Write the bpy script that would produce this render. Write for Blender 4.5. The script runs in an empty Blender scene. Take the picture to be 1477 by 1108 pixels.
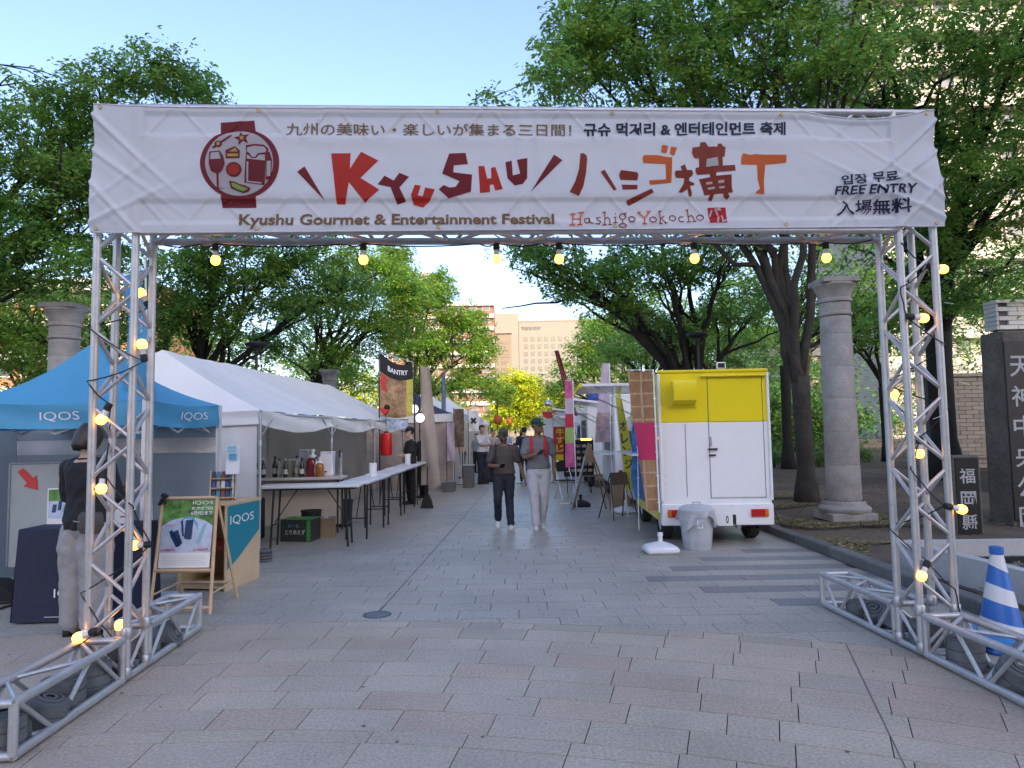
import bpy, bmesh, math, random
import numpy as np
from mathutils import Vector, Matrix, noise as mnoise
from mathutils.geometry import tessellate_polygon
random.seed(11)
rad = math.radians
SC = bpy.context.scene
COL = SC.collection

# ---------------------------------------------------------------- camera, sky, sun, exposure
CAM_H, FPX, PITCH, ROLL = 1.5, 997.0, 0.0706, 0.016
cam = bpy.data.cameras.new('camera')
cam.sensor_width = 36.0
cam.lens = FPX / 1477.0 * 36.0
cam.clip_start = 0.05
cam.clip_end = 3000
camo = bpy.data.objects.new('camera', cam)
COL.objects.link(camo)
camo.matrix_world = Matrix.Translation((0, 0, CAM_H)) @ Matrix.Rotation(math.pi/2 + PITCH, 4, 'X') @ Matrix.Rotation(-ROLL, 4, 'Z')
SC.camera = camo

SUN_EL, SUN_AZ = rad(20.0), math.atan2(0.35, -1.0)      # low evening sun behind the viewer, a little to the right
world = bpy.data.worlds.new('World')
SC.world = world
world.use_nodes = True
wn = world.node_tree.nodes
sky = wn.new('ShaderNodeTexSky')
sky.sky_type = 'NISHITA'
sky.sun_disc = False
sky.sun_elevation = SUN_EL
sky.sun_rotation = SUN_AZ
sky.air_density = 1.0
sky.dust_density = 2.2
sky.ozone_density = 2.2
wn['Background'].inputs['Strength'].default_value = 0.15
hs = wn.new('ShaderNodeVectorMath')
hs.operation = 'MULTIPLY'
hs.inputs[1].default_value = (1.0, .935, 1.0)
world.node_tree.links.new(sky.outputs[0], hs.inputs[0])
world.node_tree.links.new(hs.outputs[0], wn['Background'].inputs['Color'])
sun = bpy.data.lights.new('sun', 'SUN')
sun.energy = 2.8
sun.angle = rad(0.5)
sun.color = (1.0, 0.86, 0.66)
suno = bpy.data.objects.new('sun', sun)
COL.objects.link(suno)
suno.rotation_euler = Vector((-math.sin(SUN_AZ)*math.cos(SUN_EL), -math.cos(SUN_AZ)*math.cos(SUN_EL), -math.sin(SUN_EL))).to_track_quat('-Z', 'Y').to_euler()
SC.view_settings.view_transform = 'Standard'
SC.view_settings.look = 'None'
SC.view_settings.gamma = 1.0
SC.view_settings.use_curve_mapping = False
SC.view_settings.exposure = 1.62
SC.view_settings.use_white_balance = True
SC.view_settings.white_balance_temperature = 6600
SC.view_settings.white_balance_tint = 10

# ---------------------------------------------------------------- photograph pixel -> place in the world (measuring aid)
def ray(u, v):
    a, b = u - 738.5, 554 - v
    cr, sr = math.cos(ROLL), math.sin(ROLL)
    x = (a*cr + b*sr)/FPX
    y = (-a*sr + b*cr)/FPX
    return Vector((x, math.cos(PITCH) - y*math.sin(PITCH), y*math.cos(PITCH) + math.sin(PITCH)))
def G(u, v, z=0.0):
    d = ray(u, v)
    t = (z - CAM_H)/d.z
    return Vector((d.x*t, d.y*t, z))
def A(u, v, Y):
    d = ray(u, v)
    t = Y/d.y
    return Vector((d.x*t, Y, CAM_H + d.z*t))

# ---------------------------------------------------------------- objects, names, labels
def setp(o, label=None, cat=None, group=None, kind=None):
    if label: o['label'] = label
    if cat: o['category'] = cat
    if group: o['group'] = group
    if kind: o['kind'] = kind
    return o
def link(name, data, parent=None):
    o = bpy.data.objects.new(name, data)
    COL.objects.link(o)
    if parent is not None: o.parent = parent
    return o
def thing(name, label, cat, loc=(0, 0, 0), rz=0.0, group=None):
    o = link(name, None)
    o.empty_display_size = 0.1
    o.location = loc
    o.rotation_euler = (0, 0, rz)
    return setp(o, label, cat, group)
def copy_tree(o, parent=None):
    c = o.copy()
    COL.objects.link(c)
    if parent is not None: c.parent = parent
    for ch in list(o.children): copy_tree(ch, c)
    return c

# ---------------------------------------------------------------- materials
MC = {}
def pm(name, col, rough=0.6, metal=0.0, n=None, bump=None, spec=0.5, trans=0.0, rnd=0.0, n2=None, coat=0.0, alpha=None, tint=False, emit=None):
    """principled material; n=(scale, amount) value mottling, bump=(scale, strength, distance), rnd = per-object value spread"""
    if name in MC: return MC[name]
    m = bpy.data.materials.new(name)
    m.use_nodes = True
    nt = m.node_tree; N = nt.nodes; L = nt.links
    b = N['Principled BSDF']
    b.inputs['Roughness'].default_value = rough
    b.inputs['Metallic'].default_value = metal
    b.inputs['Specular IOR Level'].default_value = spec
    if coat: b.inputs['Coat Weight'].default_value = coat
    tc = N.new('ShaderNodeTexCoord')
    rgb = N.new('ShaderNodeRGB'); rgb.outputs[0].default_value = (*col, 1)
    cur = rgb.outputs[0]
    def scale_by(cur, sock, amt):
        mr = N.new('ShaderNodeMapRange')
        L.new(sock, mr.inputs[0])
        mr.inputs['To Min'].default_value = 1 - amt
        mr.inputs['To Max'].default_value = 1 + amt
        vm = N.new('ShaderNodeVectorMath'); vm.operation = 'SCALE'
        L.new(cur, vm.inputs[0]); L.new(mr.outputs[0], vm.inputs['Scale'])
        return vm.outputs[0]
    for q in (n, n2):
        if q:
            t = N.new('ShaderNodeTexNoise'); t.inputs['Scale'].default_value = q[0]; t.inputs['Detail'].default_value = 5
            t.inputs['Roughness'].default_value = 0.65
            L.new(tc.outputs['Object'], t.inputs['Vector'])
            mr = N.new('ShaderNodeMapRange'); L.new(t.outputs[0], mr.inputs[0])
            mr.inputs['From Min'].default_value = 0.28; mr.inputs['From Max'].default_value = 0.72
            cur = scale_by(cur, mr.outputs[0], q[1])
    if rnd:
        oi = N.new('ShaderNodeObjectInfo')
        cur = scale_by(cur, oi.outputs['Random'], rnd)
    if tint:
        at = N.new('ShaderNodeAttribute'); at.attribute_name = 'tint'
        vm = N.new('ShaderNodeVectorMath'); vm.operation = 'MULTIPLY'
        L.new(cur, vm.inputs[0]); L.new(at.outputs['Color'], vm.inputs[1]); cur = vm.outputs[0]
    L.new(cur, b.inputs['Base Color'])
    if bump:
        t = N.new('ShaderNodeTexNoise'); t.inputs['Scale'].default_value = bump[0]; t.inputs['Detail'].default_value = 6
        L.new(tc.outputs['Object'], t.inputs['Vector'])
        bp = N.new('ShaderNodeBump'); bp.inputs['Strength'].default_value = bump[1]; bp.inputs['Distance'].default_value = bump[2] if len(bump) > 2 else 0.01
        L.new(t.outputs[0], bp.inputs['Height']); L.new(bp.outputs[0], b.inputs['Normal'])
    if emit:
        b.inputs['Emission Color'].default_value = (*emit[0], 1)
        b.inputs['Emission Strength'].default_value = emit[1]
    if trans:
        tr = N.new('ShaderNodeBsdfTranslucent'); L.new(cur, tr.inputs['Color'])
        mx = N.new('ShaderNodeMixShader'); mx.inputs[0].default_value = trans
        L.new(b.outputs[0], mx.inputs[1]); L.new(tr.outputs[0], mx.inputs[2])
        L.new(mx.outputs[0], N['Material Output'].inputs['Surface'])
    if alpha is not None: b.inputs['Alpha'].default_value = alpha
    MC[name] = m
    return m

# ---------------------------------------------------------------- mesh builder
class MB:
    def __init__(s): s.v = []; s.f = []; s.m = []; s.cur = 0
    def add(s, vs, fs):
        b = len(s.v); s.v.extend([tuple(p) for p in vs])
        s.f.extend([tuple(i + b for i in f) for f in fs]); s.m.extend([s.cur]*len(fs)); return s
    def box(s, c, d, M=None, bev=0.0):
        x, y, z = d[0]/2, d[1]/2, d[2]/2
        if bev > 0:
            b = min(bev, x*.9, y*.9, z*.9); vs = []; 
            for sx in (-1, 1):
                for sy in (-1, 1):
                    for sz in (-1, 1):
                        vs += [(sx*(x-b), sy*(y-b), sz*z), (sx*(x-b), sy*y, sz*(z-b)), (sx*x, sy*(y-b), sz*(z-b))]
            def I(sx, sy, sz, k): return ((sx > 0)*4 + (sy > 0)*2 + (sz > 0))*3 + k
            fs = []
            for q in (-1, 1):
                a = [I(-1,-1,q,0), I(1,-1,q,0), I(1,1,q,0), I(-1,1,q,0)]; fs.append(a if q > 0 else a[::-1])
                a = [I(-1,q,-1,1), I(1,q,-1,1), I(1,q,1,1), I(-1,q,1,1)]; fs.append(a if q < 0 else a[::-1])
                a = [I(q,-1,-1,2), I(q,1,-1,2), I(q,1,1,2), I(q,-1,1,2)]; fs.append(a if q > 0 else a[::-1])
            for s1 in (-1, 1):
                for s2 in (-1, 1):
                    fs.append([I(-1,s1,s2,0), I(1,s1,s2,0), I(1,s1,s2,1), I(-1,s1,s2,1)])
                    fs.append([I(s1,-1,s2,0), I(s1,1,s2,0), I(s1,1,s2,2), I(s1,-1,s2,2)])
                    fs.append([I(s1,s2,-1,1), I(s1,s2,1,1), I(s1,s2,1,2), I(s1,s2,-1,2)])
                    for s3 in (-1, 1): fs.append([I(s1,s2,s3,0), I(s1,s2,s3,1), I(s1,s2,s3,2)])
        else:
            vs = [(-x,-y,-z),(x,-y,-z),(x,y,-z),(-x,y,-z),(-x,-y,z),(x,-y,z),(x,y,z),(-x,y,z)]
            fs = [(3,2,1,0),(4,5,6,7),(0,1,5,4),(1,2,6,5),(2,3,7,6),(3,0,4,7)]
        if M is not None: vs = [M @ Vector(p) for p in vs]
        return s.add([Vector(p) + Vector(c) for p in vs], fs)
    def tube(s, p, q, r, n=8, r2=None, caps=True):
        return s.path([p, q], [r, r if r2 is None else r2], n, caps)
    def path(s, pts, r, n=8, caps=True, flat=1.0):
        pts = [Vector(p) for p in pts]
        if not isinstance(r, (list, tuple)): r = [r]*len(pts)
        vs = []; up = None
        for i, p in enumerate(pts):
            d = (pts[min(i+1, len(pts)-1)] - pts[max(i-1, 0)])
            if d.length < 1e-9: d = Vector((0, 0, 1))
            d.normalize()
            if up is None: up = Vector((0, 0, 1)) if abs(d.z) < 0.9 else Vector((1, 0, 0))
            a = d.cross(up); a.normalize(); b = a.cross(d); b.normalize(); up = b
            for k in range(n):
                t = 2*math.pi*k/n
                vs.append(p + a*(math.cos(t)*r[i]) + b*(math.sin(t)*r[i]*flat))
        fs = []
        for i in range(len(pts)-1):
            for k in range(n):
                k2 = (k+1) % n
                fs.append((i*n+k, i*n+k2, (i+1)*n+k2, (i+1)*n+k))
        if caps:
            fs.append(tuple(range(n-1, -1, -1))); fs.append(tuple((len(pts)-1)*n + k for k in range(n)))
        return s.add(vs, fs)
    def lathe(s, prof, c=(0, 0, 0), n=24, M=None, caps=True):
        vs = []
        for r, z in prof:
            for k in range(n):
                t = 2*math.pi*k/n
                p = Vector((r*math.cos(t), r*math.sin(t), z))
                vs.append((M @ p if M is not None else p) + Vector(c))
        fs = []
        for i in range(len(prof)-1):
            for k in range(n):
                k2 = (k+1) % n
                fs.append((i*n+k, i*n+k2, (i+1)*n+k2, (i+1)*n+k))
        if caps:
            fs.append(tuple(range(n-1, -1, -1))); fs.append(tuple((len(prof)-1)*n + k for k in range(n)))
        return s.add(vs, fs)
    def ball(s, c, r, n=12, sc=(1, 1, 1)):
        m = max(4, n//2); pr = [(max(1e-4, math.sin(math.pi*i/m)), -math.cos(math.pi*i/m)) for i in range(m+1)]
        return s.lathe(pr, c, n, Matrix.Diagonal((r*sc[0], r*sc[1], r*sc[2])), caps=False)
    def quad(s, a, b, c, d): return s.add([a, b, c, d], [(0, 1, 2, 3)])
    def grid(s, fn, nu, nv):
        vs = [fn(i/nu, j/nv) for j in range(nv+1) for i in range(nu+1)]
        fs = [(j*(nu+1)+i, j*(nu+1)+i+1, (j+1)*(nu+1)+i+1, (j+1)*(nu+1)+i) for j in range(nv) for i in range(nu)]
        return s.add(vs, fs)
    def prism(s, poly, fn, t):
        """poly: 2D outline, fn(x, y, depth)->3D, t thickness"""
        n = len(poly)
        vs = [fn(x, y, 0) for x, y in poly] + [fn(x, y, t) for x, y in poly]
        tr = tessellate_polygon([[Vector((x, y, 0)) for x, y in poly]])
        fs = [tuple(f) for f in tr] + [tuple(i+n for i in f[::-1]) for f in tr]
        fs += [(i, (i+1) % n, (i+1) % n + n, i+n) for i in range(n)]
        return s.add(vs, fs)
    def flat(s, poly, fn):
        tr = tessellate_polygon([[Vector((x, y, 0)) for x, y in poly]])
        return s.add([fn(x, y) for x, y in poly], [tuple(f) for f in tr])
    def mesh(s, name, mats, smooth=False):
        me = bpy.data.meshes.new(name); me.from_pydata(s.v, [], s.f)
        for m in (mats if isinstance(mats, (list, tuple)) else [mats]): me.materials.append(m)
        if isinstance(mats, (list, tuple)) and len(mats) > 1: me.polygons.foreach_set('material_index', s.m)
        if smooth: me.shade_smooth() if hasattr(me, 'shade_smooth') else None
        me.update(); return me
    def build(s, name, mats, parent=None, smooth=False, fix=True):
        me = s.mesh(name, mats)
        if fix:
            bm = bmesh.new(); bm.from_mesh(me); bmesh.ops.recalc_face_normals(bm, faces=bm.faces); bm.to_mesh(me); bm.free()
        if smooth:
            me.polygons.foreach_set('use_smooth', [True]*len(me.polygons))
            if smooth != 'all':
                try: me.set_sharp_from_angle(angle=rad(38))
                except Exception: pass
        return link(name, me, parent)

# ---------------------------------------------------------------- flat print: lettering and outlines laid on a surface
def text_geo(txt, bold=0.0, mono=False):
    c = bpy.data.curves.new('lettering', 'FONT'); c.body = txt; c.offset = bold; c.resolution_u = 3
    o = bpy.data.objects.new('lettering', c)
    me = o.to_mesh()
    v = [(p.co.x, p.co.y) for p in me.vertices]; f = [tuple(p.vertices) for p in me.polygons]
    o.to_mesh_clear(); bpy.data.objects.remove(o); bpy.data.curves.remove(c)
    xs = [p[0] for p in v]; ys = [p[1] for p in v]
    x0, x1, y0, y1 = min(xs), max(xs), min(ys), max(ys)
    return [((x-x0)/(x1-x0), (y-y0)/(y1-y0)) for x, y in v], f
def slice_mesh(me, step_x=None, step_z=None):
    bm = bmesh.new(); bm.from_mesh(me)
    for ax, st in ((0, step_x), (2, step_z)):
        if not st: continue
        lo = min(v.co[ax] for v in bm.verts); hi = max(v.co[ax] for v in bm.verts)
        k = math.floor(lo/st)+1
        while k*st < hi:
            co = [0, 0, 0]; co[ax] = k*st; no = [0, 0, 0]; no[ax] = 1
            bmesh.ops.bisect_plane(bm, geom=bm.verts[:]+bm.edges[:]+bm.faces[:], plane_co=co, plane_no=no, dist=1e-6); k += 1
    bm.to_mesh(me); bm.free()
def lettering(parent, txt, fn, mat, bold=0.0, name='lettering', stroke=None):
    """fn(s,t) -> 3D point for s,t in 0..1 (left->right, bottom->top)"""
    v, f = text_geo(txt, bold)
    me = bpy.data.meshes.new(name); me.from_pydata([fn(*p) for p in v], [], f); me.materials.append(mat); me.update()
    return link(name, me, parent)
def rect_fn(o, ex, ey, w, h):
    o, ex, ey = Vector(o), Vector(ex), Vector(ey)
    return lambda s, t: o + ex*(s*w) + ey*(t*h)

# ---------------------------------------------------------------- shared materials
M_alu = pm('aluminium', (0.52, 0.52, 0.52), 0.46, 0.65, n=(9, .15), n2=(60, .06))
M_galv = pm('galvanised steel', (0.5, 0.51, 0.53), 0.42, 0.8, n=(20, .15))
M_blackm = pm('black metal', (0.02, 0.02, 0.022), 0.45, 0.2, n=(12, .2))
M_rubber = pm('black rubber', (0.018, 0.018, 0.02), 0.7, n=(15, .2))
M_white = pm('white painted sheet', (0.78, 0.79, 0.80), 0.28, n=(2.5, .03), coat=.3)
M_whpl = pm('white plastic', (0.75, 0.76, 0.77), 0.38, n=(8, .05))
M_paper = pm('white paper', (0.8, 0.8, 0.79), 0.75)
M_pine = pm('pale pine wood', (0.55, 0.39, 0.23), 0.6, n=(6, .12), n2=(50, .08))
M_stonew = pm('counterweight grey', (0.11, 0.12, 0.125), 0.62, n=(14, .2), bump=(60, .3, .003))
M_black = pm('matt black', (0.012, 0.012, 0.013), 0.75)
# ================================================================= GROUND
def paving_mat(name, col, speck, rough, pink=None, spec=.5):
    m = pm(name, col, rough, n=(.9, .17), n2=(speck, .34), bump=(speck, .25, .003), rnd=.05, spec=spec)
    return m
M_granite = paving_mat('granite slab', (0.42, 0.36, 0.285), 58, .62)
M_granp = paving_mat('pinkish granite slab', (0.42, 0.335, 0.265), 58, .62)
M_grand = paving_mat('dark grey granite slab', (0.365, 0.315, 0.255), 58, .62)
M_slab = paving_mat('grey paving slab', (0.365, 0.34, 0.295), 38, .5, spec=.45)
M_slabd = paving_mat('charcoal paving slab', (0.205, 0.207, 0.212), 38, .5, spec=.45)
M_joint = pm('joint sand', (0.055, 0.05, 0.047), .95, n=(40, .4))
M_soil = pm('park soil', (0.115, 0.085, 0.06), .97, n=(.8, .35), n2=(30, .4), bump=(14, .9, .05))

ground = MB().quad((-400, -60, -.045), (400, -60, -.045), (400, 900, -.045), (-400, 900, -.045)).build('ground', pm('city ground', (0.12, 0.115, 0.105), .9, n=(.3, .2)))
setp(ground, kind='structure')
# park soil: gently uneven sheet to the right and left of the path
def soil(name, x0, x1, y0, y1, nx, ny, zb):
    f = lambda s, t: (x0+(x1-x0)*s, y0+(y1-y0)*t, zb + .04*mnoise.noise(Vector((x0+(x1-x0)*s, y0+(y1-y0)*t, 0))*.9) + (.014*max(0, (abs(x0+(x1-x0)*s)-4)) if x0 > 0 else 0))
    o = MB().grid(f, nx, ny).build(name, M_soil, smooth='all'); return setp(o, kind='structure')
soil('park_soil', 3.9, 45, 5.2, 70, 120, 160, .03)
soil('park_soil', -40, -6.9, 7.5, 70, 60, 100, -.01)

CX, CY, RB = -1.5, -3.9, 9.60            # centre of the curved plaza and its outer ring
plaza = MB().grid(lambda s, t: (-9+18*s, -4+ 13.4*t, -.012), 1, 1).build('plaza', M_joint)
setp(plaza, kind='structure')
def ring_slab(r0, r1, a0, a1, z, seg=3, g=.0028):
    gb = g; da = g/((r0+r1)/2)
    mb = MB(); a0 += da; a1 -= da; r0 += gb; r1 -= gb
    top = []; n = seg+1
    for k in range(n):
        a = a0+(a1-a0)*k/seg
        top.append((CX+r0*math.sin(a), CY+r0*math.cos(a), z))
    for k in range(n-1, -1, -1):
        a = a0+(a1-a0)*k/seg
        top.append((CX+r1*math.sin(a), CY+r1*math.cos(a), z))
    lo = [(p[0], p[1], z-.03) for p in top]; N = len(top)
    fs = [tuple(range(N))[::-1]] + [(i, i+N, (i+1) % N+N, (i+1) % N) for i in range(N)]
    mb.add(top+lo, fs); return mb
rng = random.Random(5)
radii = [9.60, 9.44, 9.16, 8.90, 8.63, 8.37, 8.10, 7.84, 7.57, 7.43, 7.15, 6.88, 6.61, 6.48, 6.2]
nslab = 0
for i in range(len(radii)-1):
    r1, r0 = radii[i], radii[i+1]
    L = .50/((r0+r1)/2)
    a = -.60 + rng.random()*L
    while a < .66:
        l = L*(1 + (rng.random()-.5)*.08) if rng.random() > .08 else L*.5
        xm = CX+(r0+r1)/2*math.sin(a+l/2); ym = CY+(r0+r1)/2*math.cos(a+l/2)
        if abs(xm) < ym*.85+.6 and xm > -6.6 and ym > 2.3:
            q = rng.random()
            if i == 0: mt = M_grand if q < .5 else M_granite
            else: mt = M_granp if q < (.30 if xm > .3 else .08) else (M_grand if q > .91 else M_granite)
            o = ring_slab(r0, r1, a, a+l, rng.uniform(-.0012, .0012)).build('paving_slab', mt, plaza, fix=True); nslab += 1
        a += l
# the straight paved path beyond the ring
path = MB().grid(lambda s, t: (-9+12.67*s, 3.5+80*t, -.0085 if t > .03 else -.016), 1, 4).build('path', M_joint)
setp(path, kind='structure')
PW, PL = .255, .49
def clip_ring(x0, x1, y0, y1):
    "outline of a straight slab with the curved ring cut away"
    def yb(x): return CY + math.sqrt(max(.01, RB*RB - (x-CX)**2)) + .004
    xs = [x0+(x1-x0)*k/6 for k in range(7)]
    bot = [(x, min(y1, max(y0, yb(x)))) for x in xs]
    if all(b[1] >= y1-.01 for b in bot): return None
    poly = [b for b in bot if b[1] < y1-1e-4]
    poly += [(poly[-1][0], y1), (poly[0][0], y1)]
    return poly
def slab_poly(mb, poly, z):
    N = len(poly)
    mb.add([(x, y, z) for x, y in poly]+[(x, y, z-.03) for x, y in poly], [tuple(range(N))]+[(i, (i+1) % N, (i+1) % N+N, i+N)[::-1] for i in range(N)])
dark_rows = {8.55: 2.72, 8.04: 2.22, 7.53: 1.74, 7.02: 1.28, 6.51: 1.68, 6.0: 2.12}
slabs = []
row = 0; y = 4.20
while y < 40:
    x = -8.8 + (row % 2)*PL*.5 + rng.uniform(-.05, .05)
    if row % 3 == 2: x += PL*.22
    xr = 3.66
    while x < xr:
        l = PL*(1+rng.uniform(-.03, .03))
        x1 = min(x+l, xr)
        xm, ym = (x+x1)/2, y+PW/2
        if x1-x > .05 and abs(xm+.0) < ym*.80+.8 and (xm > -7.0):
            slabs.append((x, x1, y, y+PW, row))
        x += l
    y += PW; row += 1
shared = None
straight = []
far = {0: MB(), 1: MB()}
keep = 0
g = .0027
for (x0, x1, y0, y1, r) in slabs:
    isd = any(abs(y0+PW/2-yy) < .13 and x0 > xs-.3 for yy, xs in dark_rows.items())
    p = clip_ring(x0+g, x1-g, y0+g, y1-g)
    if p is None: continue
    vis = abs((x0+x1)/2) < y1*.78
    z = rng.uniform(-.001, .001)
    if keep < 296 and vis and not (x1 < -3.0-.0*y0 and y0 < 6.2 and x1 < -5):
        mb = MB(); slab_poly(mb, p, z)
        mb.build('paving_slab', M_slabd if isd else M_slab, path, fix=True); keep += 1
    else:
        slab_poly(far[1 if isd else 0], p, z)
M_slabfar = pm('grey paving slabs beyond', (0.365, 0.34, 0.295), .38, n=(1.3, .10), n2=(3.1, .12), spec=.45)
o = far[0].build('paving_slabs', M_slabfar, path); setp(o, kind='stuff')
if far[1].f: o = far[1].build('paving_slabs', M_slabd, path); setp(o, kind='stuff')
print('slabs', nslab, keep)
# farther path: sheet with the slab pattern taken over by the material
mf = bpy.data.materials.new('far paving'); mf.use_nodes = True
nt = mf.node_tree; bt = nt.nodes.new('ShaderNodeTexBrick'); tc = nt.nodes.new('ShaderNodeTexCoord')
nt.links.new(tc.outputs['Object'], bt.inputs['Vector']); bt.inputs['Scale'].default_value = 1
bt.inputs['Color1'].default_value = (.32, .325, .34, 1); bt.inputs['Color2'].default_value = (.35, .355, .37, 1); bt.inputs['Mortar'].default_value = (.08, .08, .08, 1)
bt.inputs['Brick Width'].default_value = .49; bt.inputs['Row Height'].default_value = .255; bt.inputs['Mortar Size'].default_value = .004
nt.links.new(bt.outputs[0], nt.nodes['Principled BSDF'].inputs['Base Color']); nt.nodes['Principled BSDF'].inputs['Roughness'].default_value = .45
fp = MB().quad((-9, 40, -.002), (3.66, 40, -.002), (3.66, 120, -.002), (-9, 120, -.002)).build('far_path', mf); setp(fp, kind='structure')
# long saw-cut joint, drain grate and manhole cover
jm = pm('dark joint sealant', (.07, .065, .06), .8)
jm2 = MB()
for (p, q, w) in (((-1.16, 5.98), (-.62, 20.5), .008), ((2.29, 4.92), (1.62, 2.9), .0045)):
    a, b = Vector((*p, .0035)), Vector((*q, .0035)); d = (b-a).normalized(); nn = Vector((-d.y, d.x, 0))*w/2
    jm2.quad(a-nn, a+nn, b+nn, b-nn)
setp(jm2.build('expansion_joint', jm), kind='structure')
mh = thing('manhole_cover', 'small round grey drain cover at the end of the straight joint in the paving', 'manhole cover', (-1.16, 5.9, 0))
MB().lathe([(.098, -.003), (.098, .004), (.09, .006), (.085, .004), (.0005, .004)], n=28).build('lid', pm('cast iron', (.16, .18, .19), .5, .4, n=(40, .2)), mh)
MB().lathe([(.118, -.003), (.118, .0045), (.10, .0045)], n=28, caps=False).build('ring', pm('cast iron rim', (.12, .13, .14), .5, .5), mh)
dg = MB().box((-2.6, 20.6, .001), (12.6, .16, .012)).build('drain_channel', pm('dark grate', (.05, .05, .055), .6, .3)); setp(dg, kind='structure')
# kerb stones along the right edge
kerb = link('kerb', None); kerb.location = (3.66, 5, 0); setp(kerb, kind='structure')
M_kerb = pm('kerb granite', (.12, .125, .12), .75, n=(2, .25), n2=(50, .2), bump=(40, .4, .004), rnd=.15)
ky = 0.0; kmesh = MB().box((.08, .44, .05), (.155, .87, .125), bev=.012).mesh('kerb_stone', M_kerb)
ks = []
for k in range(30):
    o = link('kerb_stone', kmesh, kerb); o.location = (rng.uniform(-.008, .008) + .10*math.exp(-((k-5)/6.0)**2)*0, -1.2+k*.885, rng.uniform(-.012, .006)); o.rotation_euler = (0, 0, rng.uniform(-.01, .01))
# leaf litter and dry grass over the soil by the kerb
def scatter_litter(name, cols, n, x0, x1, y0, y1, size, zfn, label, seed, cat, dens=None):
    r = np.random.default_rng(seed)
    x = r.uniform(x0, x1, n); y = r.uniform(y0, y1, n)
    if dens is not None:
        kp = np.array([mnoise.noise(Vector((a*.9, b*.7, 3.0))) > dens for a, b in zip(x, y)]); x, y = x[kp], y[kp]; n = len(x)
    a = r.uniform(0, 6.28, n); L = size*r.uniform(.5, 1.3, n); W = L*r.uniform(.3, .6, n); t = r.uniform(-.5, .5, n)
    z = zfn(x, y)+.006+r.uniform(0, .012, n)
    ux = np.stack([np.cos(a), np.sin(a), t*.5], 1)*L[:, None]/2; uy = np.stack([-np.sin(a), np.cos(a), t*.4], 1)*W[:, None]/2
    c = np.stack([x, y, z], 1)
    V = np.stack([c-ux, c-uy, c+ux, c+uy], 1).reshape(-1, 3)
    me = bpy.data.meshes.new(name); F = np.arange(4*n).reshape(-1, 4)
    me.from_pydata(V.tolist(), [], F.tolist())
    for m in cols: me.materials.append(m)
    me.polygons.foreach_set('material_index', r.integers(0, len(cols), n).astype(np.int32)); me.update()
    o = link(name, me); return setp(o, label, cat, kind='stuff')
zsoil = lambda x, y: .055 + .014*np.maximum(0, x-4)
M_l1 = pm('dry straw leaf', (.30, .23, .12), .8); M_l2 = pm('brown leaf', (.13, .075, .04), .8); M_l3 = pm('yellow green moss', (.16, .15, .05), .9)
scatter_litter('leaf_litter', [M_l1, M_l2, M_l2], 9000, 3.9, 14, 6.0, 22, .07, zsoil, 'scattered dry leaves lying on the bare soil under the trees', 3, 'leaf litter', -.05)
scatter_litter('dry_grass', [M_l1, M_l3, M_l3], 26000, 3.86, 6.0, 6.8, 15, .055, zsoil, 'thin yellowish grass and straw between kerb and stone column', 4, 'grass', .02)
gs = MB(); rg_ = random.Random(8)
for k in range(75):
    x, y, r_ = rg_.uniform(-4.5, 3.4), 2.6+9*rg_.random()**1.4, rg_.uniform(.005, .013)
    gs.add([(x+r_*math.cos(a)*rg_.uniform(.8, 1.2), y+r_*math.sin(a), .0028) for a in [math.pi/4*j for j in range(8)]], [tuple(range(8))])
setp(gs.build('gum_spots', pm('old gum stains', (.12, .11, .105), .8)), 'small dark gum spots trodden into the paving', 'stains', kind='stuff')
# ================================================================= TRUSS GATE
TH = .0483; GW, GS, GH1, GH2 = 5.073, .24, 2.835, 3.662
EX = Vector((math.cos(TH), math.sin(TH), 0)); EY = Vector((-math.sin(TH), math.cos(TH), 0)); GO = Vector((-2.415, 4.385, 0))
gate = thing('truss_gate', 'tall silver aluminium truss gate spanning the path and carrying the white festival banner', 'truss gate', GO, TH)
CR, BR = .0245, .0095
def box_truss(parent, name, o, d, L, s1, s2, S=GS, step=None, phase=0, ends=(True, True), bs=1.0):
    """square truss: axis from o along d, length L, side vectors s1,s2 (unit)"""
    t = link(name, None, parent); t.location = (0, 0, 0)
    o, d, s1, s2 = Vector(o), Vector(d), Vector(s1), Vector(s2)
    cs = [o, o+s1*S, o+s1*S+s2*S, o+s2*S]
    for c in cs:
        MB().tube(c, c+d*L, CR, 14).build('chord', M_alu, t, smooth=True)
    n = max(2, round(L/(step or .24)))
    h = L/n
    for k in range(4):
        a, b = cs[k], cs[(k+1) % 4]
        w = (b-a).normalized()
        for i in range(n):
            z0, z1 = i*h+.02, (i+1)*h-.02
            if (i+k+phase) % 2: p, q = a+d*z0, b+d*z1
            else: p, q = b+d*z0, a+d*z1
            MB().tube(p+(q-p).normalized()*.01, q-(q-p).normalized()*.01, .0125*bs, 8).build('brace', M_alu, t, smooth=True)
        for e, z in ((0, .0), (1, L)):
            if ends[e]: MB().tube(a+d*z, b+d*z, CR*.9, 10).build('end_bar', M_alu, t, smooth=True)
    return t
X, Y, Zv = (1, 0, 0), (0, 1, 0), (0, 0, 1)
CZ = .03
# two legs, their chords overlap the beams at the corners through sleeve blocks
for lx in (-GS, GW):
    box_truss(gate, 'leg', (lx, 0, CZ), Zv, GH2-CZ+.0, X, Y, step=.245, phase=(lx > 0), ends=(True, True))
# upper and lower beams between the legs
box_truss(gate, 'beam', (.0, 0, GH1), X, GW, Y, Zv, step=.25, ends=(False, False))
box_truss(gate, 'beam', (.0, 0, GH2-GS), X, GW, Y, Zv, step=.25, phase=1, ends=(False, False))
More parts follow.
